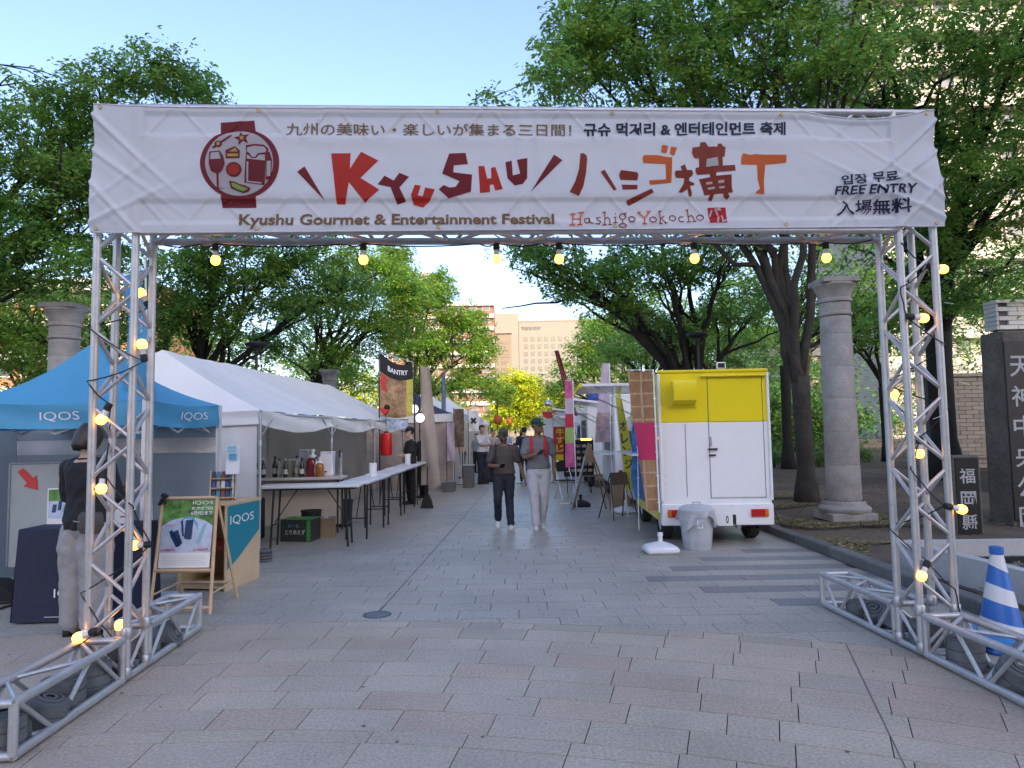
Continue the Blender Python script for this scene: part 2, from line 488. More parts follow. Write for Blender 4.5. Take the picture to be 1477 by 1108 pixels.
# base trusses lying on the paving, in front of and behind each leg
for lx, Lb, Lf in ((-GS, 1.124-GS-.05, .992), (GW, 1.31-GS-.05, 1.05)):
    box_truss(gate, 'base_truss', (lx, GS+.05, CZ), Y, Lb, X, Zv, step=.29)
    box_truss(gate, 'base_truss', (lx, -.05-Lf, CZ), Y, Lf, X, Zv, step=.29, phase=1)
# sleeves and bolts where the trusses are pinned together
for lx in (-GS, 0, GW, GW+GS):
    for ly in (0, GS):
        mb = MB()
        for z in (.06, .30): MB().lathe([(.030, z-.035), (.033, z-.03), (.033, z+.03), (.030, z+.035)], (lx, ly, 0), 12).build('sleeve', M_galv, gate, smooth=True)
        MB().tube((lx-.045, ly, .10), (lx+.045, ly, .10), .008, 6).build('bolt', M_galv, gate, smooth=True)

# ------------------------------------------------ banner with its print
BT, BB = GH2-.004, 2.815
ban = thing('festival_banner', 'long white printed festival banner tied across the top of the truss gate', 'banner', GO, TH)
BA0, BA1 = -GS-.012, GW+GS+.012
def bw(a, z):
    "how far the cloth stands off the truss (towards the viewer is -y)"
    t = (z-BB)/(BT-BB); s = (a-BA0)/(BA1-BA0)
    def zn(z0): 
        q = (z-z0-.035)/.03; r = (z0+GS-.035-z)/.03
        return min(1, max(0, q))*min(1, max(0, r))
    zo = max(zn(GH1), zn(GH2-GS)); dm = .35+.65*math.exp(-((z-3.25)/.16)**2)
    if not (.05 < a < GW-.05): zo = 0
    w = .0125*zo - (1-zo)*dm*(abs(.012*mnoise.noise(Vector((a*1.6, z*2.2, 0)))) + abs(.005*mnoise.noise(Vector((a*5, z*6, 4))))) - .010*math.exp(-((z-3.25)/.13)**2)
    for z0, ph in ((GH1, 0), (GH2-GS, 1)):
        q = (z-z0)/GS
        if 0 < q < 1 and 0 < a < GW:
            h_ = GW/20; i = int(a/h_); x = (a-i*h_-.02)/(h_-.04)
            if (i+3+ph) % 2: x = 1-x
            w -= .0052*math.exp(-(((x-q)*.17)/.0115)**2)*min(1, q*6, (1-q)*6)  # brace ridges shaped into the cloth, standing in for truss shadows showing through
    for ac in (.01, 1.28, 2.5, 2.62, 3.8, 5.05): w -= .005*math.exp(-((a-ac)/.03)**2)
    for (a0, sg, wdt) in ((BA0, 1, .62), (BA1, -1, .95)):
        e = max(0, 1-abs(a-a0)/wdt)
        if e > 0:
            q = (a-a0)*sg
            for kk, (sl, of, am) in enumerate(((-.95, BT-.08, .022), (-.75, BT-.30, .017), (.55, BB+.06, .016), (-1.15, BT-.52, .015), (.8, BB+.20, .010))):
                zz = of+sl*q
                w -= am*1.5*e*math.exp(-((z-zz)/.022)**2) + am*.5*e*math.exp(-((z-zz+.06)/.045)**2)
            w -= .02*e*e*(1+math.sin(z*9+a0))
    return w
def btop(a, z):
    "the loose top edge sags near the right end"
    t = (z-BB)/(BT-BB); s = 0
    if a > 4.45: 
        q = (a-4.45)/(BA1-.05-4.45); s = .055*math.sin(math.pi*min(1, max(0, q)))**.8
    for gk in range(8):
        pass
    return z - s*max(0, (t-.35)/.65)**2 + .034*(1-t)*max(0, min(1, a/5.0))
def bside(a, z):
    t = (z-BB)/(BT-BB)
    if a < .2: return a - .010*(1-(t)**2)*max(0, (.2-a)/.5) + .003*math.sin(t*9)*max(0, (.2-a)/.5)
    if a > 4.9: return a + .040*(1-t)*max(0, (a-4.9)/.45) + .008*math.sin(t*7+1)*max(0, (a-4.9)/.45)
    return a
def bpt(a, z, off=0.0):
    return Vector((bside(a, z), -.0275 + bw(a, z) - off, btop(a, z)))
NX, NZ = 620, 110
M_cloth = pm('white banner cloth', (.80, .80, .83), .55, n=(1.2, .025), trans=.45)
bo = MB().grid(lambda s, t: bpt(BA0+(BA1-BA0)*s, BB+(BT-BB)*t), NX, NZ).build('cloth', M_cloth, ban, smooth='all')
hm = MB()
hm.path([bpt(BA0+(BA1-BA0)*k/120, BB+.004, .001) for k in range(121)], .005, 6); hm.path([bpt(BA0+(BA1-BA0)*k/120, BT-.004, .001) for k in range(121)], .005, 6)
hm.build('hem', M_cloth, ban, smooth='all')
gm = MB()
ga = [BA0+.04, .78, 1.95, 3.12, 4.28, BA1-.05]
M_brass = pm('brass eyelet', (.45, .33, .12), .35, .9)
for a in ga:
    for z in (BT-.025, BB+.025):
        g_ = MB(); c = bpt(a, z, .004)
        g_.lathe([(.006, -.001), (.013, .002), (.013, -.002)], c, 12, Matrix.Rotation(math.pi/2, 3, 'X'), caps=False).build('eyelet', M_brass, ban, smooth='all')
# px -> banner plane
def bpx(u, v, plane=-.05):
    d = ray(u, v); o = Vector((0, 0, CAM_H)); P0 = GO + EY*plane
    t = (P0-o).dot(EY)/d.dot(EY); q = o+d*t-GO
    return q.dot(EX), q.z
def print_poly(polys, mat, off, name='lettering', step=.02):
    mb = MB()
    for p in polys: mb.flat([bpx(*q) for q in p], lambda x, y: (x, 0, y))
    me = mb.mesh(name, mat); slice_mesh(me, step, step)
    for v in me.vertices: v.co = bpt(v.co.x, v.co.z, off)
    me.update(); return link(name, me, ban)
def print_text(txt, tl, tr, br, bl, mat, bold=0.0, off=.0055, name='lettering'):
    v, f = text_geo(txt, bold)
    TL, TR, BR_, BL = [Vector(bpx(*q)) for q in (tl, tr, br, bl)]
    pts = []
    for s, t in v:
        q = (BL*(1-s)+BR_*s)*(1-t) + (TL*(1-s)+TR*s)*t; pts.append((q.x, 0, q.y))
    me = bpy.data.meshes.new(name); me.from_pydata(pts, [], f); me.materials.append(mat); slice_mesh(me, .02, .02)
    for v_ in me.vertices: v_.co = bpt(v_.co.x, v_.co.z, off)
    me.update(); return link(name, me, ban)
def Z(ox, oy, s, pts): return [(ox+x/s, oy+y/s) for x, y in pts]
def ink(name, col): return pm(name, col, .5, trans=.6)
I_red, I_mar, I_org, I_brn = ink('print red', (.62, .045, .03)), ink('print maroon', (.26, .022, .035)), ink('print orange', (.72, .17, .035)), ink('print brown red', (.33, .055, .03))
I_gold, I_navy, I_yel, I_grn, I_wht, I_ol = ink('print gold', (.27, .17, .08)), ink('print navy', (.025, .03, .07)), ink('print yellow', (.75, .55, .12)), ink('print light green', (.35, .65, .15)), ink('print white', (.74, .75, .80)), ink('print olive', (.14, .10, .02))
kA = lambda p: Z(420, 200, 7.385, p); kB = lambda p: Z(620, 200, 7.385, p); kC = lambda p: Z(810, 195, 7.385, p); kD = lambda p: Z(970, 195, 8.206, p)
OFF = .003
print_poly([kA([(60,355),(140,297),(355,665)])], I_mar, OFF)
print_poly([kA([(422,158),(630,152),(622,325),(740,135),(928,237),(735,420),(935,545),(780,680),(610,465),(590,580),(568,697),(478,697),(450,400)])], I_red, OFF)
print_poly([kA([(918,490),(992,398),(1090,450),(1150,368),(1255,410),(1150,525),(1220,670),(1125,702),(1055,520)])], I_mar, OFF)
print_poly([kA([(1315,495),(1378,505),(1345,610),(1400,618),(1425,525),(1530,545),(1480,660),(1400,735),(1300,705),(1272,605)])], I_red, OFF)
print_poly([kB([(205,160),(380,152),(405,275),(255,290),(250,365),(450,390),(438,572),(200,645),(92,545),(148,500),(210,528),(275,520),(315,460),(130,378)])], I_mar, OFF)
print_poly([kB([(517,298),(580,298),(612,435),(655,430),(652,318),(698,307),(778,548),(695,560),(680,497),(640,500),(642,578),(535,588)])], I_red, OFF)
print_poly([kB([(805,258),(872,240),(885,400),(962,385),(928,235),(1040,215),(1038,430),(992,495),(905,508),(828,430)])], I_mar, OFF)
print_poly([kB([(1325,178),(1415,240),(1075,580)])], I_mar, OFF)
print_poly([kC([(203,200),(240,200),(270,225),(275,270),(262,420),(235,560),(190,660),(90,618),(150,500),(185,380)]), kC([(418,405),(460,378),(592,590),(565,608)])], I_brn, OFF)
print_poly([kC([(635,385),(810,410),(822,440),(812,497),(632,490),(615,440)]), kC([(645,540),(815,545),(812,592),(655,594)]), kC([(700,710),(965,585),(992,625),(730,765),(708,750)])], I_brn, OFF)
print_poly([kC([(880,220),(1020,222),(1110,240),(1180,250),(1175,525),(945,545),(935,498),(1115,488),(1110,325),(870,312),(865,250)]), kC([(1070,118),(1090,106),(1142,118),(1125,195),(1108,205),(1065,190)]), kC([(1170,125),(1238,135),(1205,225),(1190,232),(1155,208)])], I_org, OFF)
print_poly([kD([(98,390),(150,360),(175,430),(235,430),(250,470),(240,500),(205,525),(205,560),(265,585),(270,605),(240,620),(215,615),(240,700),(235,745),(205,752),(185,660),(120,705),(80,695),(140,590),(145,530),(45,525),(30,480),(35,440),(115,435)]),
  kD([(245,150),(330,140),(340,85),(400,82),(435,140),(540,140),(545,105),(590,100),(610,135),(638,140),(625,265),(600,268),(602,375),(745,368),(752,440),(540,455),(520,470),(522,500),(705,485),(712,640),(728,700),(390,735),(370,670),(320,540),(455,515),(445,480),(300,490),(275,450),(280,405),(320,395),(318,290),(262,285),(235,220)]),
  kD([(455,725),(505,720),(480,800),(435,790)]), kD([(610,705),(665,700),(690,750),(660,785),(615,750)])], I_brn, OFF)
print_poly([kD([(412,295),(540,272),(550,380),(402,392)]), kD([(405,578),(475,570),(482,600),(405,606)]), kD([(545,558),(615,548),(622,585),(548,592)]), kD([(425,642),(505,632),(510,660),(430,668)]), kD([(560,630),(626,624),(630,646),(562,655)])], I_wht, OFF*1.6)
print_poly([kD([(845,220),(930,240),(1000,232),(1080,240),(1160,240),(1358,245),(1352,345),(1105,370),(1090,560),(1100,730),(990,715),(1015,680),(1045,660),(1015,540),(1005,370),(815,365),(825,270)])], I_org, OFF)
print_text('九州の美味い・楽しいが集まる三日間！', (411,174.5), (825,176.5), (825,196), (411,193.5), I_gold, .012)
print_text('규슈 먹거리 & 엔터테인먼트 축제', (843,175), (1136,173.5), (1136,193.5), (843,196), I_navy, .03)
print_text('Kyushu Gourmet & Entertainment Festival', (343,307.5), (800,309.5), (800,331), (343,330), I_gold, .03)
print_text('입장 무료', (1213,257), (1292,250), (1294,267), (1215,271), I_navy, .022, .009)
print_text('FREE ENTRY', (1207,272.5), (1318,270.5), (1316,284.5), (1205,285.5), I_navy, .025, .009)
print_text('入場無料', (1211,293), (1308,291.5), (1311,313), (1209,317), I_navy, .018, .010)
# hand-drawn slab-serif name: strokes
def strokes(lines, mat, wpx, off=.006):
    mb = MB()
    for l in lines:
        P = [Vector(q) for q in l]
        for a, b in zip(P, P[1:]):
            d = b-a
            if d.length < 1e-6: continue
            n_ = Vector((-d.y, d.x)).normalized()*wpx/2; e = d.normalized()*wpx*.3
            mb.flat([bpx(*q) for q in (a-e-n_, b+e-n_, b+e+n_, a-e+n_)], lambda x, y: (x, 0, y))
    me = mb.mesh('lettering', mat)
    for v in me.vertices: v.co = bpt(v.co.x, v.co.z, off)
    link('lettering', me, ban)
hz = lambda p: Z(810, 290, 5.68, p)
def ringp(cx, cy, rx, ry, n=12, a0=0, a1=360): return [(cx+rx*math.cos(rad(a0+(a1-a0)*k/n)), cy+ry*math.sin(rad(a0+(a1-a0)*k/n))) for k in range(n+1)]
strokes([hz(q) for q in ([(100,112),(92,212)],[(165,108),(155,210)],[(96,160),(160,158)],[(75,118),(118,115)],[(70,213),(112,213)],[(140,107),(185,104)],[(132,212),(172,210)])], I_org, 2.1)
strokes([hz(q) for q in ([(635,106),(690,155),(728,100)],[(690,155),(685,206)],[(632,104),(655,104)],[(708,98),(735,98)],[(672,208),(700,207)])], I_org, 2.1)
strokes([hz(q) for q in (ringp(212,175,20,22), [(232,150),(240,195),(268,200)], [(325,145),(292,150),(300,170),(325,185),(310,208),(285,200)], [(362,100),(358,212)],[(345,104),(368,100)],[(360,165),(385,145),(402,165),(400,210)],[(342,213),(372,213)],[(390,212),(415,210)],
   [(450,145),(448,195)],[(437,147),(455,144)],[(430,196),(462,194)],[(449,112),(450,118)], ringp(507,140,24,25), [(522,118),(538,108)], [(507,166),(505,200)], ringp(506,220,30,16), ringp(583,165,26,24), ringp(757,170,28,24),
   [(812,95),(815,205)],[(802,100),(828,95)],[(815,165),(850,138)],[(825,158),(862,202)],[(805,207),(830,205)],[(852,204),(872,200)], ringp(918,158,26,24), ringp(992,168,24,24,10,-50,-310), [(1040,85),(1050,190)],[(1028,92),(1048,86)],[(1045,150),(1075,132),(1090,150),(1095,185)],[(1035,194),(1065,190)],[(1080,190),(1108,186)], ringp(1145,155,28,24))], I_brn, 1.55)
print_poly([hz([(1208,70),(1358,66),(1368,198),(1224,204)])], ink('seal red', (.58, .02, .03)), OFF)
strokes([hz(q) for q in ([(1240,95),(1225,145)], [(1268,82),(1290,135)], [(1288,78),(1296,92)], [(1304,76),(1312,90)], [(1296,150),(1288,195)], [(1325,140),(1330,192),(1360,180)])], I_wht, 2.6, .008)
# round lantern emblem
eE = lambda p: Z(280, 155, 7.386, p)
def ell(cx, cy, rx, ry, n=48): return [(cx+rx*math.cos(2*math.pi*k/n), cy+ry*math.sin(2*math.pi*k/n)) for k in range(n)]
print_poly([eE(ell(482, 590, 423, 385))], I_mar, OFF, 'emblem')
print_poly([eE([(265,140),(625,118),(640,240),(265,252)]), eE([(275,930),(650,930),(645,1060),(282,1060)])], I_mar, OFF*1.15, 'emblem')
print_poly([eE(ell(478, 588, 362, 352))], I_wht, OFF*1.9, 'emblem')
print_poly([eE([(160,470),(268,458),(310,520),(325,600),(300,670),(258,705),(258,855),(328,860),(236,868),(234,705),(180,680),(155,600)]), eE([(330,455),(430,410),(485,455),(485,540),(335,545)]), eE(ell(420,662,84,80,20)),
   eE([(545,400),(640,385),(740,395),(790,440),(785,480),(768,490),(745,830),(530,800),(552,480)]), eE([(765,480),(800,470),(830,560),(820,740),(790,770),(758,770)]), eE([(365,780),(430,790),(480,815),(540,830),(598,860),(575,900),(520,915),(450,890),(385,860)]),
   eE([(480,240),(510,285),(582,270),(545,320),(572,380),(515,350),(465,402),(470,345),(415,315),(472,300)]), eE([(185,420),(380,283),(400,295),(205,435)]), eE(ell(252,385,42,36,14))], I_mar, OFF*2.7, 'emblem')
print_poly([eE([(178,485),(262,475),(285,550),(172,555)]), eE([(565,425),(640,408),(740,418),(768,450),(760,480),(680,490),(650,530),(615,530),(590,490),(560,470)]), eE([(565,500),(610,545),(660,545),(690,508),(755,505),(755,570),(562,550)]), eE([(775,575),(818,575),(812,735),(770,740)]), eE([(560,580),(580,582),(572,785),(715,800),(712,815),(555,795)])], I_wht, OFF*3.6, 'emblem')
print_poly([eE([(368,470),(435,430),(465,472)]), eE([(352,495),(470,495),(468,525),(352,525)]), eE([(495,290),(508,305),(530,305),(515,322),(522,345),(502,332),(482,342),(488,320),(472,308),(490,305)]), eE(ell(252,383,20,20,10))], I_yel, OFF*3.6, 'emblem')
print_poly([eE(ell(420,662,66,60,16))], I_red, OFF*3.6, 'emblem')
print_poly([eE([(395,800),(440,812),(490,838),(570,865),(520,895),(455,872),(400,840)])], I_grn, OFF*3.6, 'emblem')

# ------------------------------------------------ string of warm bulbs
M_bulb = pm('lit bulb glass', (1, .7, .3), .3, emit=((1.0, .37, .035), 3.0))
M_neck = pm('white bulb neck', (.75, .72, .65), .4)
fest = thing('string_lights', 'black cable of glowing yellow bulbs wound round the legs and beam of the gate', 'string lights', GO, TH)
def loc(p): 
    q = Vector(p)-GO; return Vector((q.dot(EX), q.dot(EY), q.z))
def bulb(p, d):
    d = Vector(d).normalized(); M = d.to_track_quat('Z', 'Y').to_matrix()
    s = link('light_bulb', None, fest); s.location = p
    MB().lathe([(.012, -.075), (.021, -.07), (.023, -.035), (.019, -.025)], n=12, M=M).build('socket', M_rubber, s, smooth=True)
    MB().lathe([(.0165, -.030), (.018, .0), (.024, .014)], n=12, M=M, caps=False).build('bulb_neck', M_neck, s, smooth='all')
    MB().lathe([(.024, .012), (.0305, .028), (.0315, .042), (.027, .058), (.015, .069), (.001, .072)], n=14, M=M, caps=False).build('bulb_glass', M_bulb, s, smooth='all')
topb = [(311,352),(524,352),(716,352),(806,350),(1001,352),(1191,352)]
cab = []
def onp(u, v, ydepth):          # pixel -> gate-local point on plane y=ydepth
    d = ray(u, v); P0 = GO+EY*ydepth; o = Vector((0, 0, CAM_H)); t = (P0-o).dot(EY)/d.dot(EY); return loc(o+d*t)
pts = [onp(228, 352, .26)]
for u, v in topb:
    p = onp(u, v, .2); p.z = GH1-.055
    bulb(p + Vector((0, 0, -.045)), (0.02, 0, -1)); 
    pts += [p+Vector((-.12, .03, .035)), p+Vector((0, 0, .03))]
pts += [onp(1262, 345, .2)]
def wig(pts, amp, sd):
    r = random.Random(sd); out = []
    for a, b in zip(pts, pts[1:]):
        for k in range(6):
            t = k/6; q = a*(1-t)+b*t; sag = amp*4*t*(1-t); out.append(q+Vector((r.uniform(-.004, .004), r.uniform(-.004, .004), -sag)))
    out.append(pts[-1]); return out
MB().path(wig(pts, .02, 1), .0045, 6).build('cable', M_rubber, fest, smooth='all')
legL = [((203,422),(0.5,-.2,-.8),(212,438),.27),((204.6,496),(.1,-.3,.9),(208,512),-.05),((145.5,606),(-.5,-.3,-.8),(152,590),-.05),((146,706),(0,-.5,-.8),(146,690),.0),((192,787),(-.9,-.2,.1),(208,785),.1),((173,901),(.0,.2,1),(172,912),.05),((112,920),(-.9,-.4,-.1),(128,912),-.1)]
legR = [((1361,388.5),(1,-.2,-.05),(1350,385),.05),((1333,459),(1,-.3,0),(1322,457),-.05),((1290,569),(.6,.1,-.7),(1282,560),.3),((1326,655),(.1,.1,-1),(1327,643),.1),((1388,735),(1,-.3,-.2),(1375,732),-.05),((1329,832),(-.3,-.3,-.8),(1338,818),-.05)]
for grp, top, cor, sd in ((legL, onp(215, 350, .27), [(-GS,-.03),(0,-.03),(0,GS+.03),(-GS,GS+.03)], 3), (legR, onp(1300, 350, -.03), [(GW,-.03),(GW+GS,-.03),(GW+GS,GS+.03),(GW,GS+.03)], 5)):
    P = [top]
    last = None
    for (b, d, s, yd) in grp:
        p = onp(b[0], b[1], yd); q = onp(s[0], s[1], yd)
        dv = (p-q); dv = dv.normalized() if dv.length > .01 else Vector(d)
        dv = (dv*.8+Vector(d).normalized()*.4).normalized()
        c = p - dv*.042
        bulb(c, dv)
        e = c - dv*.07
        if last is not None and abs(last.z-e.z) > .12:
            k = random.Random(sd+len(P)).randrange(4)
            cx, cy = cor[(1 if e.x > last.x else 3) if k % 2 else 0]
            P.append(Vector((cx+(.03 if cx > (cor[0][0]+.05) else -.03), cy, (last.z*.55+e.z*.45))))
        P.append(e); last = e
    if sd == 5: P += [onp(1378, 850, -.03), onp(1388, 893, -.05)]
    else: P += [onp(100, 935, -.2)]
    MB().path(wig(P, .02, sd), .0045, 6).build('cable', M_rubber, fest, smooth='all')
# white cable ties on the legs
for u, v, du, dv in ((1366,437,14,2),(1388,552,16,5),(1350,603,14,-5),(1300,541,-12,-3),(205,505,9,-2),(195,625,10,0),(190,736,12,-3)):
    MB().tube(onp(u-du*.3, v-dv*.3, -.035), onp(u+du*.7, v+dv*.7, -.05), .0016, 5).build('cable_tie', M_whpl, fest)
# ------------------------------------------------ counterweights in the base trusses
def weight(loc_, rz, sc, label, lay=2, tilt=(0, 0)):
    t = thing('counterweight', label, 'counterweight', GO + EX*loc_[0] + EY*loc_[1] + Vector((0, 0, loc_[2])), TH+rz, 'grey counterweights in the gate bases')
    t.rotation_euler = (tilt[0], tilt[1], TH+rz)
    R = .105*sc
    for k in range(lay):
        h = .062; z = k*h
        out = []
        for i in range(25):
            a = rad(20) + (2*math.pi-rad(40))*i/24; out.append((R*math.cos(a), R*math.sin(a)))
        out += [(R*.55, -.022), (R*.15, -.022), (R*.15, .022), (R*.55, .022)]
        mb = MB(); mb.prism(out, lambda x, y, d: (x, y, z+.004+d), h-.008)
        out2 = [(x*.93, y*.93) for x, y in out]; mb.prism(out2, lambda x, y, d: (x, y, z+d), h)
        mb.build('weight_plate', M_stonew, t, smooth=True)
    MB().lathe([(R*.62, lay*.062), (R*.62, lay*.062+.010), (R*.5, lay*.062+.014), (R*.5, lay*.062), (R*.36, lay*.062), (R*.36, lay*.062+.012), (R*.2, lay*.062+.012)], n=20, caps=False).build('raised_ring', M_stonew, t, smooth=True)
    MB().box((-R*.92, 0, .062), (.02, .07, .03), bev=.004).build('grip', M_stonew, t)
W = [((-.12,-.93,.0),.3,1.12,'grey round counterweight nearest the viewer in the left gate base',3,(0,0)),
 ((-.10,-.67,.035),1.2,1.0,'grey notched counterweight leaning second from the front in the left base',2,(.25,.2)),
 ((-.12,-.44,.0),2.4,1.05,'grey stacked counterweight third from the front in the left base truss',3,(0,0)),
 ((-.12,-.17,.0),.8,1.05,'grey counterweight just in front of the left gate leg',3,(0,0)),
 ((-.12,.12,.0),2.0,1.0,'grey counterweight standing inside the foot of the left gate leg',3,(0,0)),
 ((-.11,.47,.0),.4,1.0,'grey counterweight behind the left gate leg beside the dark cables',2,(0,0)),
 ((-.12,.72,.05),1.5,.95,'tilted grey counterweight at the far end of the left base truss',2,(1.1,.1)),
 ((GW+.12,-.62,.04),.9,1.0,'tilted grey counterweight in front of the right gate leg',2,(.35,-.3)),
 ((GW+.12,-.24,.0),2.7,1.02,'grey counterweight hard against the front of the right gate leg',3,(0,0)),
 ((GW+.12,.14,.0),.2,1.0,'grey counterweight standing inside the foot of the right gate leg',3,(0,0)),
 ((GW+.11,.52,.03),1.9,1.0,'tilted grey counterweight just behind the right gate leg',2,(.5,-.2)),
 ((GW+.12,.74,.03),3.0,.95,'leaning grey counterweight in the middle of the right rear base truss',2,(-.4,.3)),
 ((GW+.12,.95,.0),1.0,.98,'grey counterweight at the far end of the right base truss',2,(0,0))]
for w in W: weight(*w)
# ================================================================= BUILDINGS
M_glass = pm('window glass', (.05, .06, .07), .12, spec=.8)
def facade(t, x0, x1, z0, z1, y, nx, nz, wf=.5, hf=.5, depth=.25, gm=None, mat=None):
    "windows set back in the front wall, each its own part"
    dx, dz = (x1-x0)/nx, (z1-z0)/nz
    wm = MB().box((0, 0, 0), (dx*wf, depth, dz*hf)).mesh('window', gm or M_glass)
    fm = MB()
    w, h = dx*wf/2, dz*hf/2
    for sx, sz, lx, lz in ((0, 1, 2*w+.24, .12), (0, -1, 2*w+.24, .12), (1, 0, .12, 2*h), (-1, 0, .12, 2*h)): fm.box((sx*(w+.06), -.06, sz*(h+.06)), (lx, depth+.1, lz))
    fme = fm.mesh('frame', mat)
    for i in range(nx):
        for k in range(nz):
            o = link('window', wm, t); o.location = (x0+dx*(i+.5), y, z0+dz*(k+.5))
            f = link('frame', fme, o); f.location = (0, 0, 0)
M_cream = pm('cream facade', (.19, .18, .155), .8, n=(.2, .05)); M_cream2 = pm('tan facade', (.17, .135, .10), .8, n=(.2, .06))
M_gunm = pm('sign letters dark', (.05, .05, .05), .5)
# hotel far down the path
hY = 280.0
h = thing('hotel_building', 'tall cream hotel with rows of small square windows at the far end of the path', 'building', (0, hY, 0))
hx0, hx1 = A(748, 466, hY).x, A(905, 460, hY).x; hz = A(780, 464, hY).z
MB().box(((hx0+hx1)/2, 9, hz/2), (hx1-hx0, 18, hz)).build('wall', M_cream, h)
MB().box(((hx0+hx1)/2, 9, hz+.3), (hx1-hx0+.4, 18.4, .6)).build('parapet', M_cream, h)
facade(h, hx0+1.5, hx1-1, 2, hz-5.6, -.02, 15, 13, .42, .45, .3, pm('curtained window', (.09, .085, .08), .4), M_cream)
lettering(h, 'TOKYU STAY', lambda s, t: Vector((hx0+1.2+s*8.0, -.35, hz-3.4+t*1.3)), M_gunm, .02)
tx0 = A(690, 455, hY).x; tz = A(730, 454, hY).z
tw = thing('hotel_tower', 'cream and tan stair tower left of the far hotel', 'building', (0, hY-3, 0))
MB().box(((tx0+hx0)/2, 10, tz/2), (hx0-tx0-.3, 20, tz)).build('wall', M_cream, tw)
bz = A(725, 482, hY-3).z; bx1 = A(737, 482, hY).x
MB().box(((tx0+bx1)/2, -.6, bz/2), (bx1-tx0, 1.6, bz)).build('front_block', M_cream2, tw)
facade(tw, tx0+1, bx1-.6, 4, bz-2.2, -1.42, 3, 13, .7, .35, .3, pm('brown window', (.12, .08, .06), .3), M_cream)
MB().box(((tx0+bx1)/2, -1.0, bz+.3), (bx1-tx0+.6, 2.6, .7)).build('ledge', M_cream, tw)
# brick flats with white balcony bands behind the left trees
M_brick = pm('red brick facade', (.20, .10, .07), .85, n=(.4, .15)); M_band = pm('pale balcony band', (.42, .39, .35), .7)
def flats(name, label, u0, u1, vt, Y, floors, mat, band, depth=12, nx=8, lowz=0):
    t = thing(name, label, 'building', (0, Y, 0)); x0, x1 = A(u0, vt, Y).x, A(u1, vt, Y).x; z = A((u0+u1)/2, vt, Y).z
    MB().box(((x0+x1)/2, depth/2, z/2), (x1-x0, depth, z)).build('wall', mat, t)
    fh = z/floors
    bm_ = MB().box((0, -.5, 0), (x1-x0+.2, 1.2, fh*.33)).mesh('balcony', band)
    for k in range(floors):
        o = link('balcony', bm_, t); o.location = ((x0+x1)/2, -.12, fh*(k+.99)-fh*.2)
    facade(t, x0+.4, x1-.4, 0, z, -.01, nx, floors, .55, .45, .2, None, band)
    return t, x0, x1, z
t, x0, x1, z = flats('apartment_building', 'brick apartment block with pale balcony bands glimpsed through the middle left trees', 560, 712, 436, 200, 11, M_brick, M_band)
MB().box((A(611, 400, 200).x, 4, z+A(611, 391, 200).z/2-z/2), (3.2, 4, A(611, 391, 200).z-z)).build('roof_tower', M_cream, t)
flats('brick_building', 'orange brick building behind the trees at the far left', -120, 215, 405, 64, 5, pm('orange brick facade', (.36, .15, .085), .85, n=(.5, .15)), M_band, nx=9)
flats('white_apartment_building', 'pale apartment tower seen through gaps in the right hand canopy', 1236, 1500, -120, 62, 14, pm('pale facade', (.42, .38, .32), .8), M_band, nx=6)
flats('tan_building', 'tan building low behind the hedges on the right of the park', 1080, 1236, 470, 95, 5, M_cream2, M_band, nx=6)
# unseen block behind the viewer, added and sized to shade the plaza
bb = thing('shade_building', 'long unseen office block behind the viewer, sized to shade the plaza', 'building', (0, -62, 0))
MB().box((26, 0, 18), (76, 16, 36)).build('wall', M_cream2, bb)
MB().box((26, 0, 36.3), (76.6, 16.6, .6)).build('parapet', M_cream, bb)
wm = MB().box((0, 0, 0), (2.4, .3, 1.7)).mesh('window', M_glass)
for i in range(17):
    for k in range(10):
        o = link('window', wm, bb); o.location = (-9.2+i*4.4, 8.0, 2.6+k*3.5)

